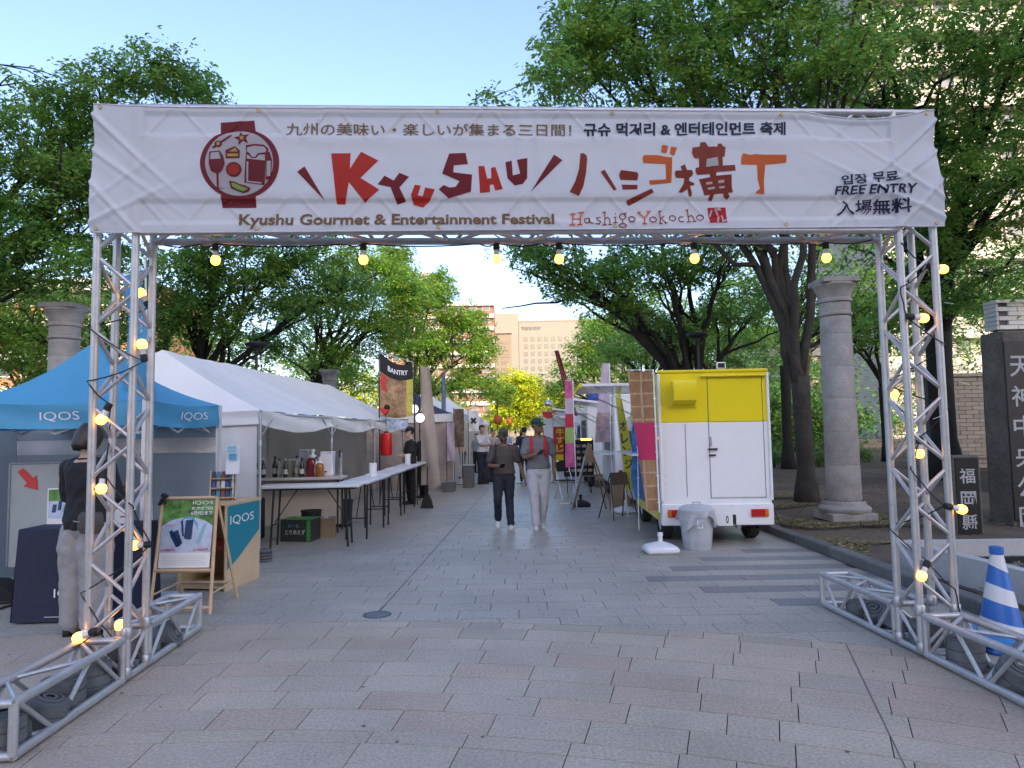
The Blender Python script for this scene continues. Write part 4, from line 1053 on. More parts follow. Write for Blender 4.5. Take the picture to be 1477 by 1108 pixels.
M_pgreen = pm('poster foliage print', (.10, .25, .05), .5, n=(14, .9)); M_psky = pm('poster pale print', (.50, .58, .72), .5, n=(7, .25)); M_pdev = pm('poster device print', (.015, .05, .14), .4); M_ptea = pm('poster pale teal', (.25, .48, .55), .4)
# small poster on the table
pc = G(62, 768, .775)
sp = thing('table_poster', 'small green and white product poster propped on the navy table', 'poster', (-4.08, 6.12, THh+.008), .05)
MB().box((.09, 0, .155), (.20, .012, .31)).build('board', M_paper, sp)
for (x, z, a, b, m) in ((.0, .20, .18, .10, M_pgreen), (.0, .05, .18, .15, M_psky), (.03, .10, .035, .07, M_pdev), (.08, .12, .03, .08, M_pdev), (.12, .10, .03, .07, M_ptea)):
    MB().quad((x, -.008, z), (x+a, -.008, z), (x+a, -.008, z+b), (x, -.008, z+b)).build('print', m, sp) if m in (M_pgreen, M_psky) else MB().quad((x, -.0095, z), (x+a, -.0095, z), (x+a+.01, -.0095, z+b), (x+.01, -.0095, z+b)).build('print', m, sp)
lettering(sp, 'IQOS', lambda s, t: Vector((.10+.07*s, -.0095, .27+.02*t)), M_prw)
qc = thing('card_stand', 'small white card with a pale purple square on the navy table', 'card', (-3.56, 6.08, THh+.008), .05)
MB().box((.06, 0, .075), (.14, .01, .15), bev=.002).build('card', M_paper, qc); MB().quad((.015, -.0065, .03), (.075, -.0065, .03), (.075, -.0065, .12), (.015, -.0065, .12)).build('print', pm('pale violet print', (.45, .40, .62), .5), qc)
wb_ = thing('white_bag', 'white paper bag with red print on the right corner of the navy table', 'bag', (-3.40, 6.1, THh+.008), .2)
MB().prism([(-.05,0),(.05,0),(.045,.10),(.0,.12),(-.045,.10)], lambda x, y, d: (x, d-.03, y), .06).build('bag_body', M_paper, wb_); MB().box((0, -.0315, .06), (.06, .002, .012)).build('print', M_prr, wb_)
# framed board with a red arrow leaning on the tent wall
ab = thing('arrow_board', 'grey board with a red arrow leaning on the tent wall behind the navy table', 'sign', (-4.72, 6.75, 0), .1)
for p, q in (((-.16, 1.28), (.34, 1.28)), ((-.16, 1.28), (-.16, .3)), ((.34, 1.28), (.34, .3))): MB().tube((p[0], 0, p[1]), (q[0], 0, q[1]), .008, 6).build('frame', M_galv, ab)
MB().box((.09, .012, .78), (.48, .008, .98)).build('board', pm('grey board', (.33, .37, .38), .6, n=(3, .1)), ab)
MB().prism([(-.09,1.20),(-.04,1.235),(.055,1.135),(.085,1.165),(.10,1.02),(-.03,1.06),(.0,1.09)], lambda x, y, d: (x, .004-d, y), .004).build('arrow', M_prr, ab)
# black speaker-like case and cables on the ground at the far left
bg = thing('black_bag', 'black bag and coiled cables on the ground left of the navy table', 'bag', (-5.0, 6.55, 0), .3)
bb_ = MB(); bb_.prism([(-.32,0),(.30,0),(.34,.08),(.20,.19),(-.12,.22),(-.36,.10)], lambda x, y, d: (x, d-.15, y), .3); o = bb_.build('bag_body', M_black, bg, smooth=True)
MB().path([(-.45, -.3, .02), (-.2, -.38, .015), (.1, -.33, .02), (.3, -.42, .015), (.42, -.2, .02), (.2, -.25, .04), (-.1, -.28, .03), (-.3, -.2, .05), (-.5, -.25, .02)], .012, 6).build('cable', M_rubber, bg, smooth='all')
# ---- tall blue nobori flag behind the left leg
fl = G(221, 868); ft = A(209, 372, fl.y)
fg = thing('blue_flag', 'tall pale blue banner flag with white characters standing behind the left gate leg', 'flag', (fl.x, fl.y, 0))
top = Vector((ft.x-fl.x, 0, ft.z))
MB().tube((0, 0, 0), top, .013, 10, r2=.010).build('pole', M_whpl, fg, smooth=True)
MB().ball(top, .018, 10).build('finial', M_whpl, fg, smooth='all')
MB().tube(top+Vector((.0, 0, -.07)), top+Vector((-.27, -.02, -.19)), .006, 6).build('top_arm', M_whpl, fg)
def flagf(s, t, off=0):
    z0 = A(190, 627, fl.y).z; zt = ft.z-.09
    wleft = -.20-.10*(1-t)*0 - .05*math.sin(t*5); x = (top.x*(t) + (-.012) + s*(wleft)) if True else 0
    z = z0+(zt-z0)*t - .11*s + .04*math.sin(s*3)*(1-t)
    return Vector((x - .04*(1-t)*s, .05*math.sin(s*5+t*6)+.03*math.sin(t*11)+off, z))
M_flagb = pm('pale blue flag cloth', (.11, .40, .62), .6, n=(2, .1), trans=.35); M_flagp = pm('flag print', (.42, .62, .74), .6, trans=.3)
MB().grid(lambda s, t: flagf(s, t), 14, 60).build('flag_cloth', M_flagb, fg, smooth='all')
for k, ch in enumerate('販売場'):
    lettering(fg, ch, lambda s, t, k=k: flagf(.86-.72*s, .76-.165*k+.13*t, -.006), M_flagp, .02)
lettering(fg, 'IQOS', lambda s, t: flagf(.88-.76*s, .10+.05*t, -.006), M_flagp, .0)
MB().box((0, 0, .03), (.34, .34, .06), bev=.02).build('base', M_whpl, fg)

# ---- wooden A-frame poster stand
fL, fR = G(240, 882), G(283, 884)
afd = (fR-fL); 
af = thing('a_frame_sign', 'pale wooden A-frame stand with a product poster beside the left gate leg', 'sign', (-2.87, 6.02, 0), -.02)
FH = .98; FW = .50
tl = rad(9)
def fr(x, z): return Vector((x, math.sin(tl)*z, math.cos(tl)*z))
def fb(x, z): return Vector((x+.06*(1-z/FH), .30+ (FH-z)*.33*0+ (.42)*(1-z/FH)-.147, z*.985))
for x in (-FW/2, FW/2):
    MB().path([fr(x*1.04, 0), fr(x*.96, FH)], .017, 4).build('leg', M_pine, af)
    MB().path([Vector((x*1.02, .58, 0)), Vector((x*.94, .18, FH*.97))], .015, 4).build('rear_leg', M_pine, af)
for z in (FH, .36, .05): MB().path([fr(-FW/2*(1.04-.08*z), z), fr(FW/2*(1.04-.08*z), z)], .018, 4).build('rail', M_pine, af)
for z in (.16, .93):
    y = .58-.40*z/FH/.97; MB().path([Vector((-FW/2, y, z)), Vector((FW/2, y, z))], .014, 4).build('rear_rail', M_pine, af)
for x in (-FW/2, FW/2): MB().path([fr(x, .16)+Vector((0, .0, 0)), Vector((x, .58-.42*.16, .17))], .010, 4).build('side_stay', M_pine, af)
pw, pb, ptop = FW-.05, .385, .965
pbx = MB(); pbx.add([fr(-pw/2, pb), fr(pw/2, pb), fr(pw/2, ptop), fr(-pw/2, ptop)], [(0, 1, 2, 3)])
poster = link('poster', None, af)
def pq(s0, t0, s1, t1, m, lay, name='print', poly=None):
    q = poly or [(s0, t0), (s1, t0), (s1, t1), (s0, t1)]
    mb = MB(); mb.flat(q, lambda x, y: fr(-pw/2+pw*x, pb+(ptop-pb)*y)+Vector((0, -.004-.0008*lay, 0)))
    return mb.build(name, m, poster)
pq(0, 0, 1, 1, M_paper, 0, 'sheet'); pq(0, .22, 1, 1, M_psky, 1); pq(0, .62, 1, 1, M_pgreen, 2)
pq(0, 0, 0, 0, M_psky, 3, poly=[(.5+.52*math.cos(2*math.pi*k/30), .50+.28*math.sin(2*math.pi*k/30)) for k in range(30) if True][:30] and [(min(1, max(0, .5+.56*math.cos(2*math.pi*k/30))), .50+.24*math.sin(2*math.pi*k/30)) for k in range(30)])
pq(0, 0, 0, 0, M_prb, 4, poly=[(.38, .70), (.45, .75), (.60, .75), (.70, .65), (.72, .55), (.66, .64), (.58, .72), (.44, .72), (.36, .64)])
for poly, m in (([(.16,.53),(.21,.56),(.42,.35),(.38,.31),(.32,.30),(.20,.45)], M_pdev), ([(.22,.52),(.33,.56),(.44,.36),(.34,.31)], M_pdev), ([(.37,.69),(.41,.70),(.46,.46),(.42,.46)], M_pdev), ([(.47,.70),(.62,.71),(.61,.42),(.56,.41),(.46,.43)], M_pdev), ([(.82,.64),(.90,.66),(.79,.37),(.70,.35)], M_ptea)):
    pq(0, 0, 0, 0, m, 6 if m is M_pdev else 7, 'printed_device', poly)
M_pink = pm('pale red print', (.75, .25, .22), .5)
def ptxt(txt, s0, t0, s1, t1, m, b=0): lettering(poster, txt, lambda s, t: fr(-pw/2+pw*(s0+(s1-s0)*s), pb+(ptop-pb)*(t0+(t1-t0)*t))+Vector((0, -.0115, 0)), m, b)
ptxt('IQOS', .58, .925, .98, .985, M_prw); ptxt('新緑の割引', .57, .85, .98, .90, M_prw, .02); ptxt('6月9日まで', .56, .775, .98, .835, M_prw, .02)
ptxt('3,980円', .08, .60, .30, .64, M_pink); ptxt('4,980円', .03, .24, .30, .285, M_prr); ptxt('2,980円', .66, .24, .95, .285, M_prr)
for k in range(5): pq(.06, .05+.028*k, .93-.04*(k % 3), .056+.028*k, pm('grey fine print', (.5, .52, .6), .6), 2)
cl_ = MB(); cl_.box((0, 0, 0), (.045, .05, .03), Matrix.Rotation(.5, 3, 'Y')); cl_.box((-.02, -.01, -.04), (.03, .03, .06), Matrix.Rotation(.3, 3, 'Y'))
tc_ = thing('clip_lamp', 'small black clip lamp gripping the top left corner of the poster stand', 'lamp', (-3.08, 6.15, .975))
MB().box((0, 0, .02), (.05, .05, .035), Matrix.Rotation(.5, 3, 'Y'), bev=.006).build('head', M_black, tc_); MB().box((-.025, -.01, -.03), (.02, .04, .07), Matrix.Rotation(.5, 3, 'Y'), bev=.004).build('jaw', M_black, tc_); MB().box((.005, -.01, -.025), (.015, .04, .06), Matrix.Rotation(-.2, 3, 'Y'), bev=.004).build('jaw', M_black, tc_)
# ---- wooden counter with a teal panel, brochure rack on top
c0, c1 = G(331, 851), G(374, 833)
ct = thing('wooden_counter', 'light wooden display counter with a teal and white lettered side beside the poster stand', 'counter', (0, 0, 0))
cd = (c1-c0).normalized(); cn = Vector((cd.y, -cd.x, 0)); CHt = .83; CL = .66
cq = c1
M_ply = pm('light plywood', (.60, .44, .27), .55, n=(3, .1), n2=(30, .06))
def cp(a, b, z): return cq - cd*a - cn*b + Vector((0, 0, z))
def cbox(a0, a1, b0, b1, z0, z1, m, name):
    vs = [cp(a, b, z) for z in (z0, z1) for a, b in ((a0, b0), (a1, b0), (a1, b1), (a0, b1))]
    return MB().add(vs, [(3,2,1,0),(4,5,6,7),(0,1,5,4),(1,2,6,5),(2,3,7,6),(3,0,4,7)]).build(name, m, ct)
cbox(0, CL, 0, .02, 0, CHt, M_ply, 'side_panel'); cbox(0, .02, .022, .50, 0, CHt, M_ply, 'back_panel'); cbox(.022, CL, .50, .52, 0, CHt, M_ply, 'side_panel')
cbox(-.01, CL+.01, -.012, .53, CHt+.002, CHt+.025, M_ply, 'top'); cbox(.022, CL-.02, .022, .498, .40, .42, pm('dark red shelf', (.20, .02, .02), .5), 'shelf'); cbox(.022, CL-.01, .022, .498, .02, .04, M_ply, 'shelf')
tp = MB(); tp.flat([(0.01, .16), (0.01, CHt-.01), (CL*.98, CHt-.01), (CL*.98, .02+.0)] if False else [(.64, .20), (.645, CHt-.01), (.012, CHt-.01), (.012, .52), (.45, .28)], lambda x, y: cp(x, -.003, y)); tp.build('teal_panel', M_teal, ct)
lettering(ct, 'IQOS', lambda s, t: cp(.60-.46*s, -.006, .62+.10*t), M_prw)
rk = thing('brochure_rack', 'tilted wooden rack of coloured packets standing on the counter', 'rack', cp(.40, .22, CHt+.026), 0)
rm = Matrix.Rotation(-.5, 3, 'X') @ Matrix.Identity(3)
RZr = Matrix.Rotation(.35, 3, 'Z') @ Matrix.Rotation(-.42, 3, 'X')
def rb(c, d, m, n_): MB().box((0, 0, 0), (1, 1, 1)).f; mb = MB(); mb.box((0, 0, 0), d); o = mb.mesh(n_, m); o.transform(Matrix.Translation(RZr @ Vector(c)) @ RZr.to_4x4()); return link(n_, o, rk)
rb((-.10, 0, .15), (.012, .10, .32), M_pine, 'side_panel'); rb((.14, 0, .15), (.012, .10, .32), M_pine, 'side_panel'); rb((.02, .05, .15), (.24, .01, .32), M_pine, 'back_panel')
cols_ = [pm('packet %s' % n_, c_, .4) for n_, c_ in (('navy', (.02, .04, .12)), ('white', (.7, .7, .7)), ('teal', (.03, .25, .3)), ('blue', (.03, .08, .3)), ('maroon', (.2, .03, .05)), ('grey', (.3, .33, .36)))]
for k in range(3):
    rb((.02, -.01, .01+.105*k), (.23, .09, .008), M_pine, 'shelf')
    for j in range(5): rb((-.07+.045*j, .0, .06+.105*k), (.036, .03, .085), cols_[(j*2+k*3) % 6], 'packet')
bs = thing('leaflet_holder', 'white leaflet holder with green and blue print above the brochure rack', 'leaflet holder', cp(.38, .10, CHt+.36), .3)
MB().box((0, 0, .08), (.13, .012, .30), Matrix.Rotation(-.25, 3, 'X')).build('leaflet', M_paper, bs); MB().box((-.01, -.045, .19), (.09, .004, .07), Matrix.Rotation(-.25, 3, 'X')).build('print', M_ptea, bs); MB().box((.0, -.022, .11), (.07, .004, .06), Matrix.Rotation(-.25, 3, 'X')).build('print', M_prb, bs)
MB().tube((0, .03, -.34), (0, .03, .02), .006, 6).build('stem', M_whpl, bs)

# ================================================================= BAR UNDER THE MARQUEE
M_tabw = pm('white table top', (.66, .67, .68), .35, n=(3, .03)); 
def ftable(name_lab, loc_, rz, L, W_, H, tilt=0):
    t = thing('folding_table', name_lab, 'table', loc_, rz, 'white folding tables of the bar')
    MB().box((0, 0, H-.022), (L, W_, .044), bev=.01).build('tabletop', M_tabw, t)
    MB().box((0, 0, H-.056), (L-.12, W_-.08, .022)).build('apron', M_blackm, t)
    for sx in (-1, 1):
        for sy in (-1, 1): MB().tube((sx*(L/2-.16), sy*(W_/2-.06), 0), (sx*(L/2-.20), sy*(W_/2-.06), H-.05), .0145, 8).build('leg', M_blackm, t, smooth=True)
        MB().tube((sx*(L/2-.17), -(W_/2-.06), .30), (sx*(L/2-.17), W_/2-.06, .30), .010, 6).build('crossbar', M_blackm, t)
        MB().tube((sx*(L/2-.17), 0, .32), (sx*(L/2-.48), 0, H-.06), .008, 6).build('stay', M_blackm, t)
    return t
ftable('white folding table facing the viewer at the front end of the bar', (-2.78, 9.62, 0), .06, 1.35, .45, .84)
dirr = math.atan2(1, .012)
for k, lab in enumerate(('first white folding table running back along the path from the bar corner', 'second white folding table in the row along the path', 'third white folding table in the row along the path', 'farthest white folding table, beside the two staff in black')):
    ftable(lab, (-2.28+.015*k*1.55, 10.75+1.60*k, 0), dirr, 1.55, .42, .84+.01*k)
for (u, v, y, lab) in ((662, 668, 0, ''),): pass
M_roll = pm('paper towel', (.74, .74, .73), .9, bump=(40, .3, .004))
for (x, y, z, lab) in ((-2.22, 11.0, .84, 'white paper towel roll on the first table of the row'), (-2.22, 14.6, .87, 'white paper roll on the farthest bar table')):
    t = thing('paper_roll', lab, 'paper roll', (x, y, z), 0); MB().lathe([(.055, 0), (.06, .006), (.06, .214), (.055, .22), (.02, .22), (.02, .18)], n=20).build('roll', M_roll, t, smooth=True); MB().lathe([(.019, .10), (.019, .223)], n=12).build('core', pm('cardboard', (.32, .22, .13), .8, n=(6, .1)), t)
# inner counter with bottles and dispensers
ic = thing('bar_counter', 'pale inner bar counter crowded with bottles inside the marquee', 'counter', (-3.55, 11.0, 0), .06)
MB().box((0, 0, .84), (1.75, .5, .045), bev=.008).build('top', pm('worn pale top', (.50, .47, .43), .5, n=(3, .15)), ic)
for sx in (-1, 1):
    for sy in (-1, 1): MB().tube((sx*.8, sy*.2, 0), (sx*.8, sy*.2, .82), .016, 6).build('leg', M_blackm, ic)
MB().box((0, .22, .44), (1.6, .01, .72)).build('front_cloth', M_tentin, ic)
M_gb = pm('dark bottle glass', (.012, .016, .012), .08, spec=.8); M_bg = pm('pale bottle glass', (.30, .36, .33), .08, spec=.8); M_red = pm('red drink', (.20, .02, .03), .15); M_amb = pm('amber drink', (.30, .12, .03), .15)
M_lab = pm('bottle label', (.55, .52, .45), .7)
def bottle(x, y, z, s, m, lab, cap=None, group='bottles on the bar counter'):
    t = thing('bottle', lab, 'bottle', (x, y, z), 0, group)
    MB().lathe([(.034*s, 0), (.037*s, .005), (.037*s, .17*s), (.032*s, .20*s), (.014*s, .235*s), (.013*s, .29*s), (.015*s, .293*s), (.015*s, .30*s)], n=14).build('glass', m, t, smooth=True)
    MB().lathe([(.0378*s, .05*s), (.0378*s, .13*s)], n=14, caps=False).build('label', M_lab, t, smooth='all')
    MB().lathe([(.0155*s, .275*s), (.016*s, .305*s), (.001, .306*s)], n=10).build('cap', cap or M_black, t)
rb_ = random.Random(4)
zt = .865
M_capw = pm('white cap', (.7, .7, .7), .4)
for k in range(9):
    dk = k in (0, 1, 2, 4, 6)
    bottle(-4.02+.115*k+rb_.uniform(-.02, .02), 10.93+rb_.uniform(-.05, .10), zt+.0, rb_.uniform(.9, 1.12), M_gb if dk else M_bg,
      ['first dark bottle at the left end of the bar counter', 'second dark bottle from the left on the bar counter', 'short dark bottle third from the left on the bar', 'clear bottle between dark ones on the left of the bar', 'dark bottle with pale label left of the bar middle', 'pale glass bottle near the middle of the bar counter', 'dark bottle before the white dispenser boxes on the bar', 'clear bottle left of the red drink jar', 'slim clear bottle just before the red drink jar'][k], M_capw if k % 3 == 1 else None)
def jar(u, lab, m, s=1.0, y=11.0, lid=M_whpl):
    x = A(u, 660, y).x; t = thing('drink_jar', lab, 'jar', (x, y, zt)); 
    MB().lathe([(.07*s, 0), (.078*s, .01), (.078*s, .19*s), (.06*s, .22*s), (.045*s, .235*s)], n=20).build('glass', m, t, smooth=True)
    MB().lathe([(.05*s, .236*s), (.05*s, .26*s), (.018*s, .275*s), (.018*s, .31*s), (.03*s, .315*s), (.03*s, .34*s)], n=16).build('pump', lid, t, smooth=True)
jar(451, 'large jar of deep red drink with a white pump lid', M_red, 1.25); jar(461, 'amber drink jar right of the red jar', M_amb, .9, 10.9)
for u, w, h, lab, m in ((424, .17, .25, 'clear plastic dispenser box with yellowish drink', pm('cloudy lemon drink', (.42, .40, .28), .2)), (437, .14, .40, 'tall frosted plastic dispenser box on the bar', pm('frosted plastic', (.42, .44, .44), .35)), (471, .20, .36, 'white and steel draught machine left of the marquee post', M_whpl)):
    x = A(u, 660, 11.05).x; t = thing('drink_dispenser', lab, 'dispenser', (x, 11.12, zt)); MB().box((0, 0, h/2), (w, w*.9, h), bev=.012).build('tank', m, t); MB().box((0, 0, h+.012), (w*1.04, w*.94, .022), bev=.006).build('lid', M_whpl, t); MB().tube((0, -w*.45, h*.2), (0, -w*.45-.05, h*.2), .012, 8).build('tap', M_blackm, t)
x = A(490, 660, 11.0).x
t = thing('beer_tap', 'steel beer tower with a black handle at the right end of the bar', 'beer tap', (x, 11.05, zt)); MB().lathe([(.05, 0), (.05, .01), (.03, .02), (.03, .34), (.036, .35), (.001, .37)], n=16).build('column', M_galv, t, smooth=True); MB().tube((0, -.02, .28), (.0, -.11, .27), .012, 8).build('spout', M_galv, t); MB().tube((0, -.06, .28), (.0, -.05, .40), .012, 8, r2=.016).build('handle', M_blackm, t)
# kegs, carton, bucket under the tables
def keg(x, y, lab, m=M_galv):
    t = thing('beer_keg', lab, 'keg', (x, y, 0)); MB().lathe([(.17, 0), (.185, .02), (.185, .06), (.195, .08), (.195, .18), (.203, .19), (.203, .21), (.195, .22), (.195, .31), (.203, .32), (.203, .34), (.195, .35), (.195, .44), (.17, .49), (.05, .50)], n=28).build('barrel', m, t, smooth=True)
    MB().lathe([(.165, .46), (.175, .56), (.165, .57), (.155, .56), (.155, .47)], n=28, caps=False).build('rim', m, t, smooth=True); MB().lathe([(.03, .50), (.03, .56), (.001, .57)], n=10).build('valve', M_blackm, t)
keg(-3.66, 11.6, 'steel beer keg on the left under the bar counter'); keg(-3.23, 11.65, 'steel beer keg beside the first, nearer the marquee post')
M_cart = pm('dark printed carton', (.028, .035, .03), .5, n=(5, .2)); M_cart2 = pm('green carton print', (.06, .28, .06), .5)
t = thing('drink_carton', 'black and green printed drink carton on the ground under the front table', 'carton', (-3.10, 10.15, 0), -.15)
MB().box((0, 0, .155), (.46, .34, .31), bev=.004).build('box', M_cart, t); MB().box((.2, -.1722, .155), (.055, .004, .29)).build('stripe', M_cart2, t); MB().box((0, 0, .315), (.46, .34, .006)).build('flap', M_cart2, t)
lettering(t, 'とりあえず', lambda s, q: Vector((-.15+.30*s, -.174, .10+.07*q)), pm('pale carton print', (.5, .55, .5), .5), .02)
lettering(t, 'ビール', lambda s, q: Vector((-.10+.16*s, -.174, .20+.05*q)), pm('light blue carton print', (.12, .35, .55), .5), .02)
t = thing('cardboard_box', 'brown cardboard box tucked behind the black and green drink carton', 'cardboard box', (-2.82, 10.5, 0), .2); MB().box((0, 0, .14), (.26, .30, .28)).build('box', pm('cardboard', (.32, .22, .13), .8), t); MB().box((0, 0, .283), (.05, .30, .004)).build('tape', M_lab, t)
for (x, y, s, lab) in ((-2.86, 11.6, 1.0, 'black lidded bin under the row of bar tables'), (-3.12, 10.75, .85, 'dark bucket behind the drink carton')):
    t = thing('black_bucket', lab, 'bucket', (x, y, 0)); MB().lathe([(.15*s, 0), (.18*s, .40*s), (.19*s, .41*s), (.19*s, .43*s), (.175*s, .43*s), (.16*s, .05)], n=24).build('bucket_body', M_rubber, t, smooth=True); MB().path([(.185*s*math.cos(rad(a)), .02, .42*s-.10*math.sin(rad(a))) for a in range(0, 181, 20)], .004, 5).build('handle', M_galv, t)
t = thing('dark_cabinet', 'dark cool box in the shade under the left end of the bar', 'cool box', (-3.92, 10.2, 0)); MB().box((0, 0, .30), (.4, .5, .6), bev=.02).build('cabinet_body', M_black, t); MB().box((0, -.255, .3), (.34, .01, .5)).build('door', M_blackm, t)
# dustpan with long handle
p = G(616, 733); t = thing('dustpan', 'black long handled dustpan standing by the staff at the end of the bar', 'dustpan', (p.x, p.y, 0))
MB().prism([(-.13, 0), (.13, 0), (.09, .16), (.02, .30), (-.02, .30), (-.09, .16)], lambda x, y, d: (x, d-.06+y*.1, y), .10).build('pan', M_black, t); MB().tube((0, .0, .28), (.01, .03, .85), .011, 8).build('handle', M_blackm, t)
# ================================================================= RIGHT SIDE: food trucks
M_yel = pm('yellow truck paint', (.78, .64, .014), .3, n=(1.5, .03), coat=.4)
M_tyre = pm('tyre rubber', (.02, .02, .02), .85, n=(20, .2)); M_lens = pm('red lamp lens', (.45, .015, .012), .18, coat=.5); M_amber = pm('amber lamp lens', (.65, .16, .01), .18, coat=.5)
M_dark = pm('dark underbody', (.02, .02, .022), .8); M_seam = pm('panel seam', (.10, .10, .11), .7)
BL_, BR2 = G(952, 786), G(1107, 786)
tk = thing('food_truck', 'boxy food truck with yellow upper half and white lower half, seen from behind', 'food truck', (2.665, 9.15, 0), -.045)
HW, LEN, ZB, ZM, ZT = .715, 3.05, .25, 1.60, 2.27
def skin(x0, x1, y0, y1, z0, z1, m, n_): return MB().box(((x0+x1)/2, (y0+y1)/2, (z0+z1)/2), (x1-x0, y1-y0, z1-z0), bev=.012).build(n_, m, tk)
skin(-HW, HW, .02, LEN, ZB+.16, ZM, M_white, 'lower_body'); skin(-HW, HW, .02, LEN, ZM+.002, ZT, M_yel, 'upper_body')
skin(-HW-.012, HW+.012, 0, .06, ZT-.01, ZT+.03, M_yel, 'roof_edge')
skin(-HW-.01, HW+.01, -.01, .14, ZB, ZB+.28, M_white, 'bumper')
skin(-.20, .235, -.018, .0, ZB+.01, ZB+.14, M_dark, 'bumper_recess')
# two rear doors, right one with its seam frame, drip rail above
for (x0, x1, z0, z1) in ((-.075, HW-.07, .60, ZT-.07),):
    for a, b, c, d in ((x0, x0+.006, z0, z1), (x1-.006, x1, z0, z1), (x0, x1, z0, z0+.006)):
        MB().box(((a+b)/2, .018, (c+d)/2), (b-a, .006, d-c)).build('door_seam', M_seam, tk)
dr = MB().box(((-.075+HW-.07)/2, .022, (.61+ZM)/2), (HW-.012, .014, ZM-.62), bev=.003).build('door', M_white, tk); MB().box(((-.075+HW-.07)/2, .0225, (ZM+ZT-.075)/2), (HW-.012, .014, ZT-ZM-.085), bev=.003).build('door', M_yel, tk)
skin(-.16, HW-.02, -.035, .02, ZT-.075, ZT-.045, M_yel, 'drip_rail')
for z in (.78, 1.42, 2.06): MB().tube((HW-.065, .01, z-.05), (HW-.065, .01, z+.05), .010, 8).build('hinge', M_white if z < 1.6 else M_yel, tk)
MB().box((-.05, .005, 1.35), (.018, .018, .12)).build('lock_rod', M_galv, tk); MB().box((-.035, -.005, 1.245), (.12, .03, .022), bev=.005).build('door_handle', M_blackm, tk); MB().box((-.04, -.005, 1.165), (.09, .025, .02), bev=.005).build('door_handle', M_blackm, tk)
MB().box((.015, -.006, 1.245), (.04, .02, .035), bev=.004).build('latch', M_galv, tk)
for x in (-.38, .18, .52): MB().tube((x-.03, -.01, ZB+.26), (x+.03, -.01, ZB+.26), .012, 8).build('bumper_lamp', M_whpl, tk)
for x in (-HW, HW): MB().box((x, .025, (ZB+.3+ZT)/2), (.035, .05, ZT-ZB-.34), bev=.008).build('corner_trim', M_white, tk)
for k in range(14): MB().lathe([(.006, 0), (.005, .004), (.001, .005)], (-HW+.06, .016, .68+.115*k), 8, Matrix.Rotation(math.pi/2, 3, 'X'), caps=False).build('rivet', M_galv, tk)
MB().box((-.38, .017, 1.10), (.005, .006, .95)).build('panel_seam', M_seam, tk)
# vent hood
hd = MB(); hd.prism([(0, 0), (-.24, 0), (-.24, -.14), (-.20, -.28), (0, -.36)] if False else [(0, .16), (-.17, .16), (-.20, .02), (-.17, -.10), (-.02, -.17), (0, -.17)], lambda x, y, d: (-.55+d, x+.02, 1.99+y), .30)
hd.build('vent_hood', M_yel, tk, smooth=True); MB().box((-.40, .01, 1.815), (.36, .03, .02)).build('hood_lip', M_yel, tk)
for k in range(5): MB().box((-.556, -.09, 1.90+.04*k), (.006, .12, .010)).build('hood_slat', M_yel, tk)
# lamps, plate, wheels
for x in (-.54, .54):
    l = MB().box((x, -.022, ZB+.16), (.22, .03, .10), bev=.006).build('tail_light', M_lens, tk); MB().box((x+(-.085 if x < 0 else .085), -.025, ZB+.16), (.045, .032, .094), bev=.005).build('indicator', M_amber, l)
pl = MB().box((.02, -.032, ZB+.08), (.33, .008, .165), bev=.003).build('number_plate', M_whpl, tk)
lettering(pl, '0', lambda s, t: Vector((.095+.035*s, -.038, ZB+.03+.10*t)), pm('plate green', (.01, .08, .03), .5), .02)
def wheel(par, x, y, r=.27, w=.15):
    M = Matrix.Rotation(math.pi/2, 3, 'Y')
    t = link('wheel', None, par); t.location = (x, y, r)
    MB().lathe([(r*.62, -w/2), (r*.93, -w/2), (r, -w*.36), (r, w*.36), (r*.93, w/2), (r*.62, w/2)], (0, 0, 0), 28, M, caps=False).build('tyre', M_tyre, t, smooth=True)
    MB().lathe([(.001, -w*.30), (r*.2, -w*.32), (r*.5, -w*.22), (r*.62, -w*.42), (r*.62, w*.42), (r*.5, w*.22), (r*.2, w*.32), (.001, w*.3)], (0, 0, 0), 24, M, caps=False).build('rim', M_galv, t, smooth=True)
for sx in (-1, 1): wheel(tk, sx*(HW-.13), .62); wheel(tk, sx*(HW-.13), 2.45)
MB().box((0, 1.6, .30), (1.0, 2.7, .12)).build('chassis', M_dark, tk)
MB().box((0, .62, .27), (1.0, .09, .09)).build('axle', M_dark, tk)
MB().tube((.30, .10, .22), (.30, .8, .24), .03, 8).build('exhaust', M_galv, tk)
MB().box((HW-.12, .30, .27), (.02, .22, .20)).build('mud_flap', M_rubber, tk)
# cab ahead of the box
cb = MB(); cb.prism([(LEN+.02, .30), (LEN+1.0, .30), (LEN+1.05, .95), (LEN+.75, 1.75), (LEN+.02, 1.78)], lambda x, y, d: (-HW+.02+d, x, y), HW*2-.04); cb.build('cab', M_white, tk)
MB().box((-HW+.005, LEN+.40, 1.30), (.012, .55, .40)).build('window', M_glass, tk)
